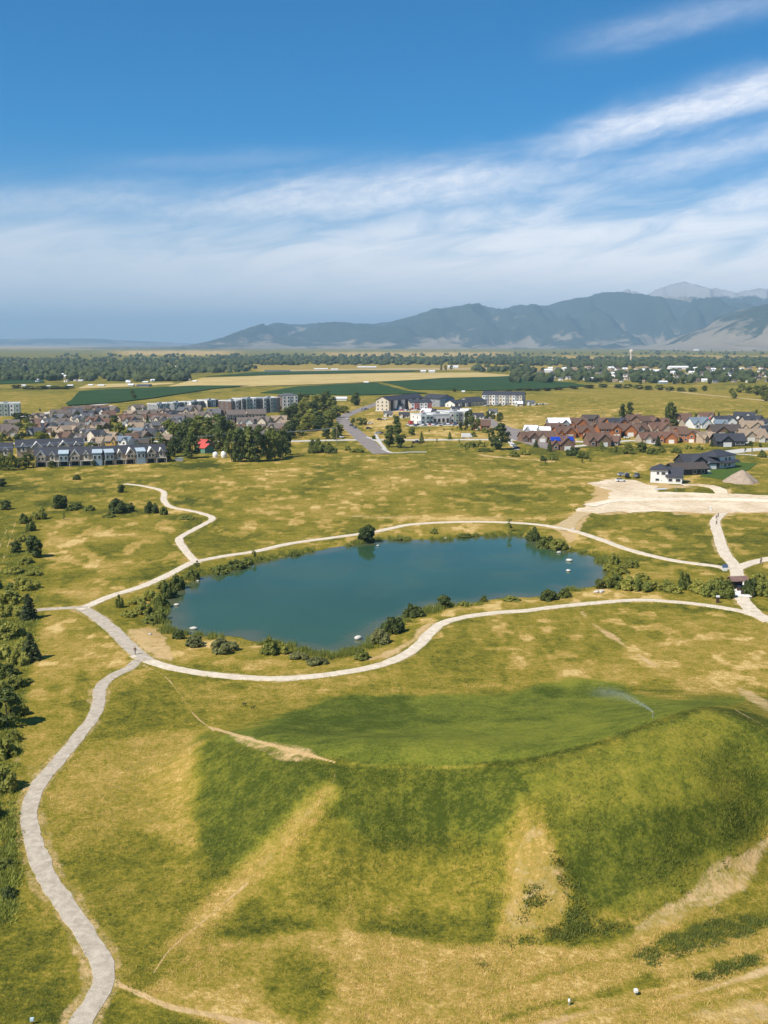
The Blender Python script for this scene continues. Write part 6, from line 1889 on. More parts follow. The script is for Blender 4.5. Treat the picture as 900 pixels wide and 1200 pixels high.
_cm = {}


def vehicle(kind, x, y, colour, rot, key, desc):
    if (kind, colour) not in _cm:
        b_, c_, w_ = car_meshes(kind)
        _cm[(kind, colour)] = (b_.mesh('body', CARC[colour]), c_.mesh('cabin', GLASS), w_.mesh('wheel', TYRE))
    b_, c_, w_ = _cm[(kind, colour)]
    p = GP(x, y)
    r = thing({'car': 'parked_car', 'pickup': 'pickup_truck', 'van': 'camper_van'}[kind], p + Vector((0, 0, .27)), rot)
    link('body', b_, r)
    link('cabin', c_, r)
    xs = {'car': 1.35, 'pickup': 1.75, 'van': 2.1}[kind]
    for sx in (-1, 1):
        for sy in (-1, 1):
            link('wheel', w_, r, (sx * xs, sy * .84, .33))
    line_up(key, r, desc or f'{colour} ' + {'car': 'parked car', 'pickup': 'pickup truck', 'van': 'camper van'}[kind], {'car': 'car', 'pickup': 'pickup truck', 'van': 'van'}[kind])
    return r


K = ('vehicles in the dirt yard', 'in the dirt yard')
vehicle('car', 727, 565, 'white', .2, K, 'white car')
vehicle('pickup', 735, 560, 'black', 1.3, K, 'large dark pickup truck')
vehicle('pickup', 746, 560, 'grey', 1.1, K, 'dark grey pickup truck nearest the house')
vehicle('car', 729, 558, 'silver', .3, K, 'silver car')
K = ('vehicles at the shops and campers', 'in the shop lot')
_r2 = random.Random(9)
for i in range(26):
    x = 478 + i * 2.9
    vehicle(('car', 'car', 'pickup', 'van')[(i * 7) % 4] if i < 8 else ('car', 'pickup', 'car')[i % 3], x, 498.6 + _r2.uniform(-1.2, 1.2), ('white', 'silver', 'white', 'grey', 'black', 'red', 'white', 'blue')[(i * 5) % 8], _r2.uniform(1.2, 1.9), K, None)
K = ('cars beside the slate roofed block', 'beside the long slate roofed block')
for i in range(13):
    vehicle('car', 459 + i * 4.0, 481.4 + _r2.uniform(-.8, .8), ('white', 'black', 'silver', 'red', 'white', 'grey', 'red')[i % 7], _r2.uniform(-.3, .3), K, None)
K = ('cars before the field edge block', 'in front of the field edge block')
for i in range(20):
    vehicle('car', 568 + i * 3.6, 476.0 - i * .1 + _r2.uniform(-.9, .7), ('white', 'black', 'silver', 'white', 'tan', 'grey')[(i * 5) % 6], _r2.uniform(1.1, 1.9), K, None)
K = ('cars along the main road', 'along the main road')
for x, y, c_, ro_ in ((407, 492, 'white', 1.9), (412, 499.5, 'black', 1.2), (416, 502, 'grey', 1.2), (425, 481, 'silver', .4), (429, 480.5, 'blue', .4), (443, 509, 'silver', .1), (446, 508.6, 'black', .1), (434, 497, 'white', .3), (451, 492, 'white', .1), (445, 492.5, 'black', .4), (400, 513.5, 'white', 1.9), (399, 512.5, 'black', 1.9), (432, 503, 'black', .2)):
    vehicle('car', x, y, c_, ro_, K, None)
K = ('vehicles on the road verge', 'on the long road verge')
vehicle('pickup', 488, 520, 'black', .1, K, 'dark covered pickup truck')
vehicle('van', 547, 513.5, 'white', .1, K, 'white van')
vehicle('car', 602, 524, 'white', .8, K, 'white car by the driveway')
vehicle('car', 606, 526.5, 'black', .8, K, 'black car by the driveway')
K = ('cars in the cottage lane', 'among the cottages')
vehicle('car', 735, 514, 'white', .1, K, 'white car')
vehicle('car', 868, 521.8, 'white', .1, K, 'white car at the slate house')
vehicle('car', 874, 520.5, 'white', .2, K, 'white car beside the street tree')

# ------------------------------------------------------------------ barn with red roofs, white tanks
p, rz, L = frame_of(228, 529, 244, 530.5)
o = thing('barn', p, rz)
tag(o, 'farm barn with two bright red roofs and green front in the grove', 'barn')
link('wall', MB().gwall(-L / 2, L * .12, 0, 8, -.5, 4.0, 6.0, 'x').gwall(L * .13, L * .55, -3, 4, -.5, 2.8, 4.4, 'x').mesh('wall', flat('barn_green', (.12, .26, .18))), o)
link('roof', MB().gable(-L / 2, L * .1, 0, 8, 4.0, 6.6, 'x', .25, .6).gable(L * .14, L * .56, -3, 4, 2.8, 4.9, 'x', .25, .4).mesh('roof', ROOF['red']), o)
link('door', pane(2.2, 2.4, .15, DARK), o, (-L * .2, -.012, 0))
for x, w_, d_ in ((252.5, 6.6, 'white domed tank at the grove edge, left of the pair'), (262.5, 7.4, 'larger white domed tank at the grove edge, right of the pair')):
    p = GP(x, 536)
    R_ = w_ / 2 / ppm(x, 536)
    o = thing('storage_tank', p)
    link('shell', MB().lathe([(R_ * .8, -.2), (R_ * .97, R_ * .5), (R_, R_), (R_ * .9, R_ * 1.5), (R_ * .55, R_ * 1.9), (.05, R_ * 2.05)], 20).mesh('shell', WHITE, True), o)
    link('hatch', MB().lathe([(.3, R_ * 2.0), (.3, R_ * 2.14), (.02, R_ * 2.16)], 10).mesh('hatch', Gy), o)
    tag(o, d_, 'tank', 'white tanks by the grove')
o = thing('feed_trough', GP(210, 540.5), .1)
link('basin', MB().box(-2, 2, -.8, .8, .1, 1.6).mesh('basin', Gy), o)
link('rim', MB().box(-2.1, 2.1, -.9, .9, 1.6, 1.8).mesh('rim', WALL['pale green']), o)
tag(o, 'grey boxy trough at the meadow edge right of the terrace', 'trough')

# ------------------------------------------------------------------ poles, wires, lamps
WOODP = flat('pole_wood', (0.30, 0.24, 0.17))
K = ('wooden power poles', 'of the power line')
tops = []
for x, yt in ((394.5, 500.5), (285, 506), (178, 511.5), (70, 517.5), (-40, 524)):
    hm = 10.0
    yb = yt + 12
    for _ in range(10):
        yb = yt + hm * ppm(x, yb) * .99
    p = GP(x, yb)
    o = thing('power_pole', p, math.atan2(G(-40, 540).y - G(394, 513).y, G(-40, 540).x - G(394, 513).x))
    link('post', MB().tube((0, 0, -.6), (0, 0, hm), .2, .13, 8).mesh('post', WOODP), o)
    link('crossarm', MB().box(-.09, .09, -1.3, 1.3, hm - .9, hm - .68).mesh('crossarm', WOODP), o)
    for q in (-1.1, 1.1):
        link('insulator', MB().lathe([(.07, hm - .68), (.1, hm - .55), (.05, hm - .45)], 8, (0, q)).mesh('insulator', Gy), o)
    tops.append((p, o.rotation_euler.z, hm))
    line_up(K, o, 'wooden power pole', 'power pole')
WIRE = flat('wire', (.62, .62, .60), .4, .05, 1, .5, .6)
for q, d_ in ((-1.1, 'near pale wire of the power line crossing above the neighbourhood'), (1.1, 'far pale wire of the power line crossing above the neighbourhood')):
    mb = MB()
    for (p0, r0, h0), (p1, r1, h1) in zip(tops, tops[1:]):
        a = p0 + Vector((-math.sin(r0) * q, math.cos(r0) * q, h0 - .45))
        b_ = p1 + Vector((-math.sin(r1) * q, math.cos(r1) * q, h1 - .45))
        pts = [a.lerp(b_, t_ / 8) - Vector((0, 0, 4 * 1.0 * (t_ / 8) * (1 - t_ / 8))) for t_ in range(9)]
        for i in range(8):
            mb.tube(pts[i], pts[i + 1], .10, .10, 4, cap=False)
    o = thing('power_line', (0, 0, 0), 0, mb.mesh('power_line', WIRE))
    tag(o, d_, 'wire', 'wires of the power line')
K = ('thin pale lamp posts', 'of the lamp posts')
for x, y, h in ((706, 500, 16), (834, 497, 16), (890.5, 490, 14), (872, 534, 7), (881, 534, 7), (792, 575, 5)):
    p = GP(x, y)
    hm = h / ppm(x, y)
    o = thing('street_lamp', p, _r.uniform(-.5, .5))
    link('post', MB().tube((0, 0, -.4), (0, 0, hm), .13, .09, 8).mesh('post', Gy), o)
    link('arm', MB().tube((0, 0, hm - .1), (1.2, 0, hm), .06, .05, 6).mesh('arm', Gy), o)
    link('lamp_head', MB().box(.9, 1.6, -.16, .16, hm - .06, hm + .08).mesh('lamp_head', TRIM), o)
    line_up(K, o, 'thin grey lamp post', 'street lamp')

# ------------------------------------------------------------------ footbridge, shelter, signs and posts on the right
RAIL = flat('dark_timber', (0.075, 0.045, 0.035))
b0, b1 = GP(867.5, 684), GP(870, 700)
c = (b0 + b1) / 2
o = thing('footbridge', (c.x, c.y, H(c.x, c.y)), math.atan2(b1.y - b0.y, b1.x - b0.x))
L = (b1 - b0).length
tag(o, 'pale footbridge with dark end rails crossing the willow ditch', 'footbridge')
nb = 14
pl = MB().box(-L / nb / 2 + .05, L / nb / 2 - .05, -2.1, 2.1, .16, .26).mesh('plank', WHITE)
for i in range(nb):
    link('plank', pl, o, (-L / 2 + L / nb * (i + .5), 0, 0))
for s in (-1, 1):
    link('beam', MB().box(-L / 2, L / 2, s * 1.7 - .15, s * 1.7 + .15, -.25, .155).mesh('beam', RAIL), o)
    rl = MB().box(-L * .1, L * .5, s * 2.2 - .08, s * 2.2 + .08, .95, 1.1)
    for q in range(5):
        xx = -L * .1 + L * .6 * q / 4
        rl.box(xx - .08, xx + .08, s * 2.2 - .075, s * 2.2 + .075, -.2, .95)
    link('railing', rl.mesh('railing', RAIL), o)
for x, y, w_, d_ in ((868, 693.3, 4.3, 'dark low barrier bar across the footbridge approach, longer one'), (871.5, 697.5, 3.0, 'dark low barrier bar across the footbridge approach, shorter one')):
    q_ = thing('barrier', GP(x, y), .06)
    w2 = w_ / ppm(x, y) / 2 * 2
    link('bar', MB().box(-w2 / 2 * 2.1, w2 / 2 * 2.1, -.2, .2, .5, 1.15).mesh('bar', RAIL), q_)
    for s in (-1, 1):
        link('post', MB().box(-.15, .15, -.18, .18, -.3, .5).mesh('post', RAIL), q_, (s * w2 * .8, 0, 0))
    tag(q_, d_, 'barrier', 'dark barrier bars')
p = GP(864, 690)
o = thing('trail_shelter', p, .1)
tag(o, 'small brown roofed open shelter at the footbridge', 'shelter')
for sx in (-1, 1):
    for sy in (-1, 1):
        link('post', MB().box(-.14, .14, -.14, .14, -.4, 2.3).mesh('post', RAIL), o, (sx * 1.5, sy * .9, 0))
link('roof', MB().gable(-2.0, 2.0, -1.3, 1.3, 2.35, 3.1, 'x', .15, .3).mesh('roof', flat('shelter_roof', (.20, .12, .10))), o)
link('bench', MB().box(-1.2, 1.2, -.1, .4, .4, .5).mesh('bench', RAIL), o)
link('panel', MB().box(-1.3, 1.3, .75, .82, .6, 1.9).mesh('panel', RAIL), o)
for x, y, nm, lb, cat, top, topc in ((849.5, 669, 'notice_board', 'blue topped notice board with white base where the paths meet', 'notice board', 1.5, (.10, .16, .28)),):
    o = thing(nm, GP(x, y), .1)
    link('board', MB().box(-.75, .75, -.06, .06, .85, 1.75).mesh('board', flat('board_blue', topc)), o)
    link('base', MB().box(-.55, .55, -.25, .25, -.2, .55).mesh('base', WHITE), o)
    for s in (-1, 1):
        link('post', MB().box(-.06, .06, -.055, .055, .55, .85).mesh('post', Gy), o, (s * .5, 0, 0))
    tag(o, lb, cat)
o = thing('trail_post', GP(841, 706.5), 0)
link('post', MB().box(-.32, .32, -.25, .25, -.3, 1.4).mesh('post', RAIL), o)
link('cap', MB().box(-.36, .36, -.29, .29, 1.4, 1.75).mesh('cap', WHITE), o)
tag(o, 'dark trail post with white cap by the near right path', 'post')
o = thing('marker_post', GP(833, 598.5), 0)
link('post', MB().box(-.3, .3, -.2, .2, -.3, 1.2).mesh('post', WHITE), o)
link('cap', MB().lathe([(.34, 1.2), (.3, 1.42), (.02, 1.5)], 10).mesh('cap', TRIM), o)
tag(o, 'squat white marker post on the edge of the dirt road', 'post')
# small markers in the foreground
for x, y, w_, h_, lb, cm in ((667, 1178, .24, .42, 'small rounded white sprinkler marker in the dry foreground grass', None), (745, 1166, .34, .28, 'square white utility box in the foreground grass', None), (38, 1200, .36, .36, 'pale blue square sign on an orange stake, bottom left', 'o')):
    p = GP(x, y)
    o = thing('utility_marker', p, _r.uniform(-.2, .2))
    link('stake', MB().tube((0, 0, -.2), (0, 0, .36), .05 if cm else .06, .05, 8).mesh('stake', flat('stake_orange', (.6, .2, .05)) if cm else Gy), o)
    if w_ < .3:
        link('head', MB().lathe([(.08, .3), (.12, .4), (.12, .56), (.06, .66), (.01, .69)], 12).mesh('head', WHITE, True), o)
    else:
        hd = link('head', MB().box(-w_ / 2, w_ / 2, -.10 if cm else -.16, 0 if cm else .16, .30, .30 + h_).mesh('head', flat('pale_blue', (.50, .64, .70), .5, .04) if cm else WHITE), o)
        link('face_plate', MB().box(-w_ / 2 + .05, w_ / 2 - .05, -.03, 0, .35, .25 + h_).mesh('face_plate', flat('plate_blue', (.62, .78, .82), .5, .03) if cm else TRIM), hd, (0, -.102 if cm else -.162, 0))
    tag(o, lb, 'marker', 'foreground markers')

# ------------------------------------------------------------------ stones and odd things at the water
STONE = earth('pale_stone', (.50, .46, .40), (.72, .69, .63), 1.5, .4)


def boulder(w, d_, h, seed):
    bm_ = bpy.data.meshes.new('boulder')
    rs_ = np.random.default_rng(seed)
    V_, F_ = [], []
    nn_, mm_ = 12, 6
    for j in range(mm_ + 1):
        t_ = PI * j / mm_
        for i in range(nn_):
            a = 2 * PI * i / nn_
            k = 1 + .22 * math.sin(2.3 * a + seed) * math.sin(t_) + rs_.normal() * .06
            V_.append((w / 2 * math.sin(t_) * math.cos(a) * k, d_ / 2 * math.sin(t_) * math.sin(a) * k, h * (.5 - .5 * math.cos(t_)) * 1.0 - h * .25))
    V_ = [(a, b__, h * .5 - c_) for a, b__, c_ in V_]
    for j in range(mm_):
        for i in range(nn_):
            F_.append((j * nn_ + i, (j + 1) * nn_ + i, (j + 1) * nn_ + (i + 1) % nn_, j * nn_ + (i + 1) % nn_))
    return np_mesh('boulder', V_, F_, STONE, True)


K = ('pale boulders in the pond', 'among the pond stones')
for i, (x, y, w_, d_) in enumerate(((227, 737.5, 8, 'long pale stone near the left tip'), (207, 709.5, 6, 'pale stone beside the reeds'), (259, 673.5, 5, 'small white stone by the far reeds'), (232, 681.5, 4, 'pale stone near the left reeds'), (443, 640, 4, 'tiny pale stone by the dark round tree'), (522, 632, 6, 'pale flat stone at the far shore'),
                                    (655, 648, 5, 'pale stone near the log'), (667, 657.5, 7, 'large white stone'), (666, 669.5, 6, 'white stone nearest the middle'), (646.5, 641, 4, 'small white stone at the far shore'), (420, 749, 11, 'brown flat stone at the near corner'))):
    p = G(x, y, WATER_Z)
    wm2 = w_ / ppm(x, y)
    o = thing('boulder', (p.x, p.y, WATER_Z + .05), _r.uniform(-.4, .4), boulder(wm2, wm2 * .7, min(1.0, wm2 * .5), i + 1))
    line_up(K, o, d_, 'stone')
p0, p1 = G(652, 643, WATER_Z), G(668.5, 641.5, WATER_Z)
o = thing('log', (0, 0, 0), 0, MB().tube(p0 + Vector((0, 0, .1)), p1 + Vector((0, 0, .2)), .34, .22, 9).mesh('log', STONE))
tag(o, 'pale bleached log floating at the right far shore', 'log')
o = thing('stone_slab', GP(702, 694.5), .35)
for x_, y_, a_, w_ in ((-.75, 0, .1, 1.5), (.85, .25, -.25, 1.3), (.1, -.75, .4, .9)):
    sl_ = boulder(w_, w_ * .6, .7, int(w_ * 10))
    link('stone', sl_, o, (x_, y_, .12), a_)
tag(o, 'white flat stones lying together on dry grass right of the pond', 'stones')
K = ('pale stones on the near pond shore', 'around the pond')
for i, (x, y, w_, d_) in enumerate(((508, 712, 11, 'long flat pale stone'), (176, 744, 4, 'small dark stone on the beach'), (672, 620, 4, 'small brown stone by the path'))):
    wm2 = w_ / ppm(x, y)
    o = thing('stone', GP(x, y), .2, boulder(wm2, wm2 * .6, .6, i + 30))
    line_up(K, o, d_, 'stone')

# ------------------------------------------------------------------ people and dogs
SKIN = flat('skin', (.45, .27, .18))
CLOTH = {'black': flat('cloth_black', (.02, .02, .022)), 'navy': flat('cloth_navy', (.03, .04, .08)), 'grey': flat('cloth_grey', (.12, .12, .13)), 'brown': flat('cloth_brown', (.11, .07, .05)), 'hair': flat('hair_dark', (.03, .02, .015))}


def skin(name, V_, E_, R_, mat, parent, root=0):
    me = bpy.data.meshes.new(name)
    me.from_pydata(V_, E_, [])
    me.materials.append(mat)
    o = link(name, me, parent)
    md = o.modifiers.new('skin', 'SKIN')
    md.use_smooth_shade = True
    for i, r_ in enumerate(R_):
        rr_ = r_ if isinstance(r_, tuple) else (r_, r_)
        me.skin_vertices[0].data[i].radius = rr_
        me.skin_vertices[0].data[i].use_root = (i == root)
    sd = o.modifiers.new('sub', 'SUBSURF')
    sd.levels = sd.render_levels = 1
    return o


def person(x, y, rot, top, legs, label, group='walkers on the gravel paths', stride=.22):
    r = thing('person', GP(x, y) + Vector((0, 0, .05)), rot)
    s = stride
    V_ = [(0, 0, .95), (0, 0, 1.15), (0, 0, 1.38), (0, 0, 1.50), (0, .02, 1.60), (0, .02, 1.70)]
    E_ = [(0, 1), (1, 2), (2, 3), (3, 4), (4, 5)]
    R_ = [(.15, .11), (.14, .10), (.17, .11), .055, (.075, .09), (.07, .085)]
    for sd in (-1, 1):
        k = len(V_)
        V_ += [(sd * .09, 0, .88), (sd * .10, -sd * s * .45, .49), (sd * .10, -sd * s, .09), (sd * .10, -sd * s - .13 + .0, .045)]
        E_ += [(0, k), (k, k + 1), (k + 1, k + 2), (k + 2, k + 3)]
        R_ += [.085, .06, .042, (.04, .03)]
        k = len(V_)
        V_ += [(sd * .20, 0, 1.40), (sd * .26, sd * s * .35, 1.13), (sd * .27, sd * s * .5 - .10, .90), (sd * .27, sd * s * .5 - .13, .83)]
        E_ += [(2, k), (k, k + 1), (k + 1, k + 2), (k + 2, k + 3)]
        R_ += [.052, .042, .03, (.022, .036)]
        for q in range(4):
            V_.append((sd * .265, sd * s * .5 - .17 + q * .024, .745 + abs(q - 1.4) * .008))
            E_.append((k + 3, len(V_) - 1))
            R_.append(.0095)
        V_.append((sd * .245, sd * s * .5 - .18, .80))
        E_.append((k + 3, len(V_) - 1))
        R_.append(.010)
    skin('body', V_, E_, R_, SKIN, r)
    link('nose', MB().lathe([(.018, 1.635), (.012, 1.66), (.002, 1.675)], 6, (0, -.075)).mesh('nose', SKIN), r)
    hv = [(0, .03, 1.72), (0, .06, 1.68), (0, .07, 1.62)]
    skin('hair', hv, [(0, 1), (1, 2)], [(.088, .09), (.09, .085), .07], CLOTH['hair'], r)
    jv = [(0, 0, .98), (0, 0, 1.15), (0, 0, 1.38), (0, 0, 1.46)]
    je, jr = [(0, 1), (1, 2), (2, 3)], [(.175, .13), (.16, .12), (.19, .13), .075]
    for sd in (-1, 1):
        k = len(jv)
        jv += [(sd * .20, 0, 1.40), (sd * .26, sd * s * .35, 1.13), (sd * .27, sd * s * .5 - .09, .93)]
        je += [(2, k), (k, k + 1), (k + 1, k + 2)]
        jr += [.066, .054, .042]
    skin('jacket', jv, je, jr, CLOTH[top], r)
    tv, te, tr_ = [(0, 0, .97)], [], [(.165, .125)]
    for sd in (-1, 1):
        k = len(tv)
        tv += [(sd * .09, 0, .88), (sd * .10, -sd * s * .45, .49), (sd * .10, -sd * s, .12)]
        te += [(0, k), (k, k + 1), (k + 1, k + 2)]
        tr_ += [.098, .073, .055]
    skin('trousers', tv, te, tr_, CLOTH[legs], r)
    tag(r, label, 'person', group)
    return r


person(158.5, 767.5, 2.6, 'black', 'grey', 'person in dark clothes walking where the gravel paths fork left of the pond')
person(841.5, 606.5, .2, 'navy', 'black', 'person in dark clothes on the right path, nearest the dirt road')
person(839.5, 609, .1, 'grey', 'black', 'second dark clothed person on the right path, just below the first')
person(839.5, 615.5, .3, 'grey', 'grey', 'person in grey walking down the right path alone')
person(892, 660, 1.6, 'black', 'black', 'person in black on the path at the right picture edge')
person(891, 662, 1.4, 'brown', 'grey', 'person in brown beside the one in black at the right edge')


def dog(x, y, rot, label):
    r = thing('dog', GP(x, y), rot)
    r.scale = (.72, .72, .72)
    V_ = [(0, .36, .50), (0, .10, .48), (0, -.22, .52), (0, -.40, .68), (0, -.50, .78), (0, -.64, .73), (0, .50, .60), (0, .66, .74)]
    E_ = [(0, 1), (1, 2), (2, 3), (3, 4), (4, 5), (0, 6), (6, 7)]
    R_ = [(.10, .11), (.10, .11), (.125, .15), .08, (.085, .08), .04, .035, .015]
    for sd in (-1, 1):
        k = len(V_)
        V_ += [(sd * .09, .34, .42), (sd * .09, .26, .28), (sd * .09, .40, .17), (sd * .09, .36, .02)]
        E_ += [(0, k), (k, k + 1), (k + 1, k + 2), (k + 2, k + 3)]
        R_ += [.07, .045, .028, .028]
        k = len(V_)
        V_ += [(sd * .09, -.24, .40), (sd * .09, -.22, .20), (sd * .09, -.25, .02)]
        E_ += [(2, k), (k, k + 1), (k + 1, k + 2)]
        R_ += [.055, .03, .028]
        k = len(V_)
        V_.append((sd * .07, -.46, .88))
        E_.append((4, k))
        R_.append(.025)
    skin('body', V_, E_, R_, CLOTH['black'], r, 1)
    tag(r, label, 'dog', 'dogs on the grass')


dog(286.5, 827, 1.2, 'black dog on the grass above the hill lawn, left one')
dog(296.5, 831, 2.0, 'black dog on the grass above the hill lawn, right one')

# ------------------------------------------------------------------ sprinkler on the lawn
p = GP(765, 842)
q_ = GP(698, 815)
o = thing('sprinkler', p, 0)
link('riser', MB().tube((0, 0, -.2), (0, 0, .7), .05, .04, 8).mesh('riser', Gy), o)
link('nozzle', MB().tube((0, 0, .68), (-.25, .12, .82), .05, .03, 8).mesh('nozzle', flat('brass', (.4, .3, .1), .4)), o)
tag(o, 'small lawn sprinkler on the hill crest throwing a long jet', 'sprinkler')
rs = np.random.default_rng(12)
N_ = 5200
u = rs.uniform(0, 1, N_) ** 0.8
ctr_ = np.array(p)[None] * (1 - u[:, None]) + np.array(q_)[None] * u[:, None]
ctr_[:, 2] += .8 * (1 - u) + 4 * .9 * u * (1 - u) + .5 * u
ctr_ += rs.normal(size=(N_, 3)) * (.06 + .85 * u[:, None]) * np.array([1, 1, .7])
s_ = rs.uniform(.006, .014, (N_, 1))
tet = np.array([(1, 1, 1), (1, -1, -1), (-1, 1, -1), (-1, -1, 1)], float)
V_ = (ctr_[:, None] + tet[None] * s_[:, None]).reshape(-1, 3)
F_ = (np.arange(N_)[:, None, None] * 4 + np.array([(0, 1, 2), (0, 3, 1), (0, 2, 3), (1, 3, 2)])[None]).reshape(-1, 3)
dm, t, b = mat_base('water_drops')
b.inputs['Base Color'].default_value = (.80, .84, .86, 1)
b.inputs['Roughness'].default_value = .2
tag(stuff('water_spray', np_mesh('water_spray', V_, F_, dm)), 'fine white water jet sprayed across the green lawn', 'water spray')


# ------------------------------------------------------------------ grass and reeds with real blades
def tufts(name, P, hts, mat, blades=4, spread=.35, lean=.35, width=.05):
    rs_ = np.random.default_rng(len(P))
    n_ = len(P)
    base = np.repeat(P, blades, 0) + np.column_stack([rs_.normal(size=(n_ * blades, 2)) * spread, np.zeros(n_ * blades)])
    h_ = np.repeat(hts, blades) * rs_.uniform(.6, 1.15, n_ * blades)
    a = rs_.uniform(0, 2 * PI, n_ * blades)
    l = rs_.uniform(.1, 1, n_ * blades) * lean * h_
    w_ = width * rs_.uniform(.6, 1.4, n_ * blades)
    e = np.column_stack([np.cos(a), np.sin(a), np.zeros_like(a)])
    f = np.column_stack([-np.sin(a), np.cos(a), np.zeros_like(a)])
    tip = base + f * l[:, None] + np.array([0, 0, 1]) * h_[:, None]
    V_ = np.stack([base - e * w_[:, None] - np.array([0, 0, .05]), base + e * w_[:, None] - np.array([0, 0, .05]), tip], 1).reshape(-1, 3)
    return stuff(name, np_mesh(name, V_, np.arange(3 * n_ * blades).reshape(-1, 3), mat))


def scatter_px(poly, n, seed):
    rs_ = np.random.default_rng(seed)
    P = np.array(poly, float)
    out = []
    while len(out) < n:
        x = rs_.uniform(P[:, 0].min(), P[:, 0].max(), 4 * n)
        y = rs_.uniform(P[:, 1].min(), P[:, 1].max(), 4 * n)
        k = sdf_poly(x, y, P) < 0
        out += list(zip(x[k], y[k]))
    return np.array(out[:n])


def on_ground(px_):
    """many picture points to ground points"""
    x, y = px_[:, 0], px_[:, 1]
    z = np.zeros(len(x))
    for _ in range(14):
        r = FW[None] + np.array([1, 0, 0])[None] * ((x - 450) / F)[:, None] + UP[None] * ((600 - y) / F)[:, None]
        t_ = (CAMH - z) / -r[:, 2]
        X, Y = r[:, 0] * t_, r[:, 1] * t_
        z = .5 * z + .5 * height(X, Y)
    return np.column_stack([X, Y, height(X, Y)])


rs = np.random.default_rng(99)
k = rs.integers(0, len(POND), 5200)
P = POND[k] + nrm[k] * rs.uniform(-.8, 2.6, (5200, 1)) + rs.normal(size=(5200, 2)) * .4
dn = fbm(P[:, 0] / 14, P[:, 1] / 14, 91, 2)
P = P[dn > .42]
P3 = np.column_stack([P, np.maximum(height(P[:, 0], P[:, 1]), WATER_Z - .1)])
tag(tufts('shore_reeds', P3, rs.uniform(.6, 1.5, len(P3)), LM['reed'], 6, .35, .3, .07), 'green reeds fringing the pond shore', 'reeds')
W_ = []
for poly, n in (([(740, 1122), (790, 1092), (860, 1073), (905, 1079), (880, 1095), (800, 1118), (760, 1132)], 900), ([(800, 1148), (840, 1132), (890, 1118), (884, 1130), (830, 1148)], 360), ([(618, 1040), (640, 1030), (634, 1070), (605, 1085)], 160), ([(640, 985), (670, 1020), (700, 1075), (720, 1085), (690, 1098), (640, 1100), (665, 1060)], 520),
                ([(585, 1102), (660, 1084), (740, 1082), (700, 1098), (590, 1108)], 260), ([(0, 950), (22, 960), (24, 1020), (14, 1080), (0, 1080)], 260), ([(560, 1130), (572, 1126), (574, 1140), (562, 1142)], 30), ([(745, 1030), (860, 985), (870, 1000), (800, 1050)], 60)):
    q = scatter_px(poly, n, int(poly[0][0]))
    q = q[fbm(q[:, 0] / 9, q[:, 1] / 3, 93, 3) > .54]
    W_.append(q)
W3 = on_ground(np.vstack(W_))
tag(tufts('weeds', W3, rs.uniform(.2, .42, len(W3)), LM['mid'], 9, .34, 1.0, .05), 'dark green weed clumps on the dry ground', 'weeds')
q = scatter_px([(-30, 600), (40, 605), (46, 690), (44, 760), (30, 800), (26, 860), (14, 920), (20, 960), (16, 1080), (-30, 1090)], 4200, 56)
q = q[fbm(q[:, 0] / 10, q[:, 1] / 6, 94, 3) > .42]
U3 = on_ground(q)
tag(tufts('undergrowth', U3, rs.uniform(.25, .7, len(U3)), LM['lush'], 8, .5, .9, .09), 'rank green undergrowth between the shrubs of the left gully', 'undergrowth')
q = scatter_px([(-40, 1230), (940, 1230), (940, 800), (520, 800), (240, 800), (130, 800), (40, 900), (-40, 940)], 26000, 55)
T3 = on_ground(q)
tx, ty = project(T3[:, 0], T3[:, 1], T3[:, 2])
ok = np.ones(len(T3), bool)
for P, wdt in PATHS.values():
    wp = spline([np.array(G(a, b_)[:2]) for a, b_ in P], 4.0)
    ok &= dist_line(T3[:, 0], T3[:, 1], wp) > wdt / 2 + .3
ok &= ~((fbm(T3[:, 0] / 6, T3[:, 1] / 6, 95, 3)) < .44)
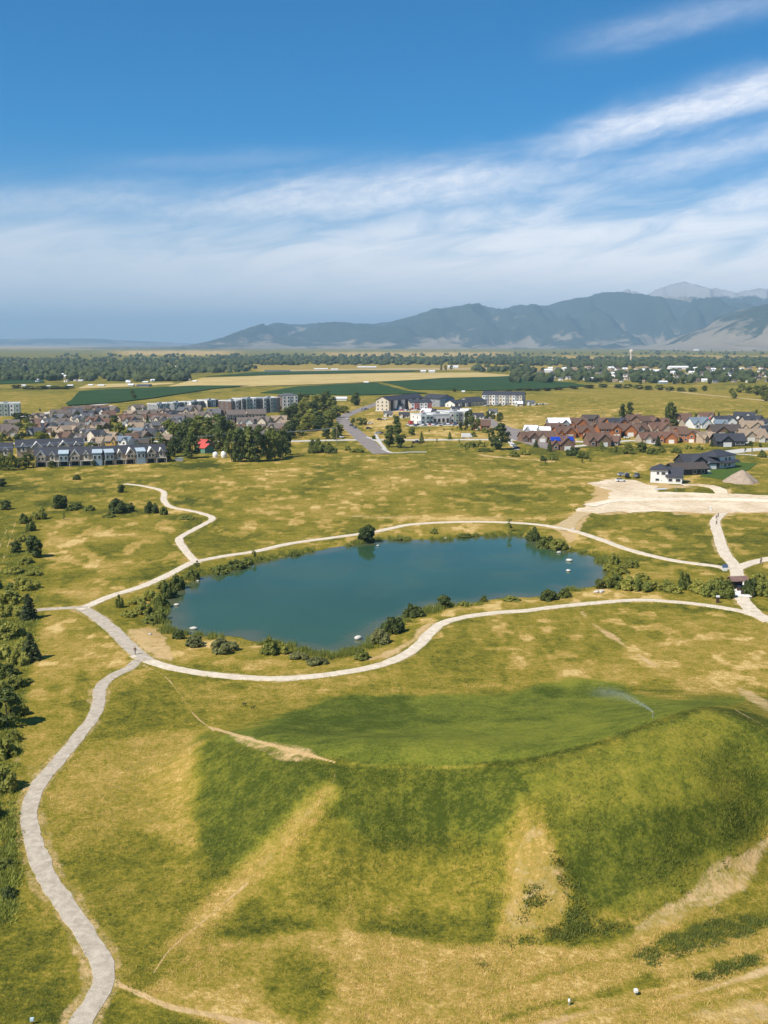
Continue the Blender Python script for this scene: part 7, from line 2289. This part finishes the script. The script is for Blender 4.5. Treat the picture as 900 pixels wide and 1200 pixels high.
# dry stalks where the cover is dry, green blades where it is green
from mathutils import kdtree
kd = kdtree.KDTree(int(((py > 780) & (py < 1400)).sum()))
for i in np.nonzero((py > 780) & (py < 1400))[0]:
    kd.insert((gx[i], gy[i], 0), int(i))
kd.balance()
vg_ = []
for k_ in ('p1', 'p3', 'p2', 'p3b'):
    P_, w_ = PATHS[k_]
    C_ = spline([np.array(G(a_, b__)[:2]) for a_, b__ in P_], .35)
    T_ = np.gradient(C_, axis=0)
    T_ /= np.linalg.norm(T_, axis=1, keepdims=True)
    for sg in (-1, 1):
        o_ = w_ / 2 + .05 + np.abs(rs.normal(size=(len(C_), 1))) * .35
        vg_.append((C_ + np.stack([-T_[:, 1], T_[:, 0]], 1) * sg * o_)[rs.uniform(size=len(C_)) < .7])
vg_ = np.vstack(vg_)
VG = np.column_stack([vg_, height(vg_[:, 0], vg_[:, 1])])
tag(tufts('verge_grass', VG, rs.uniform(.12, .38, len(VG)), LM['lush'], 6, .16, .9, .035), 'ragged grass tufts along the edges of the gravel paths', 'grass')
gv = np.array([cover[kd.find((a, b_, 0))[1]] for a, b_, _ in T3])
ok &= (gv[:, 1] < .4)
dry_ = ok & (gv[:, 0] < .5)
grn = ok & (gv[:, 0] >= .5) & (gv[:, 3] < .5)
tag(tufts('dry_grass', T3[dry_], rs.uniform(.15, .34, dry_.sum()), LM['straw'], 6, .22, 1.0, .028), 'dry straw coloured grass tufts on the slopes', 'grass')
tag(tufts('green_grass', T3[grn], rs.uniform(.15, .36, grn.sum()), leaf_mat('grass_blade', (.10, .112, .018), (.21, .205, .040)), 6, .22, 1.0, .03), 'green grass tufts on the hill and verges', 'grass')

# ------------------------------------------------------------------ labels that place each thing in its row
def ordinal(n):
    return f"{n}{'th' if 10 <= n % 100 <= 20 else {1: 'st', 2: 'nd', 3: 'rd'}.get(n % 10, 'th')}"


for (grp, where), L in LINEUP.items():
    L.sort(key=lambda t_: float(project(t_[0].location.x, t_[0].location.y, t_[0].location.z)[0]))
    for i, (o, desc, cat) in enumerate(L):
        lb = f"{desc}, {ordinal(i + 1)} from left {where}" if len(L) > 1 else f"{desc} {where}"
        tag(o, lb, cat, grp)

# ------------------------------------------------------------------ haze over the valley
hz = bpy.data.materials.new('haze')
hz.use_nodes = True
hn = NT(hz.node_tree)
pv = hn.n('ShaderNodeVolumePrincipled')
pv.inputs['Color'].default_value = (0.50, 0.77, 0.99, 1)
pv.inputs['Density'].default_value = 6.8e-5
pv.inputs['Anisotropy'].default_value = 0.0
ho = hn.n('ShaderNodeOutputMaterial')
hn.l(pv.outputs[0], ho.inputs['Volume'])
o = stuff('haze', MB().box(-47000, 47000, -47000, 47000, -6, 1085).mesh('haze', hz))
tag(o, 'thin blue summer haze over the whole valley', 'haze')
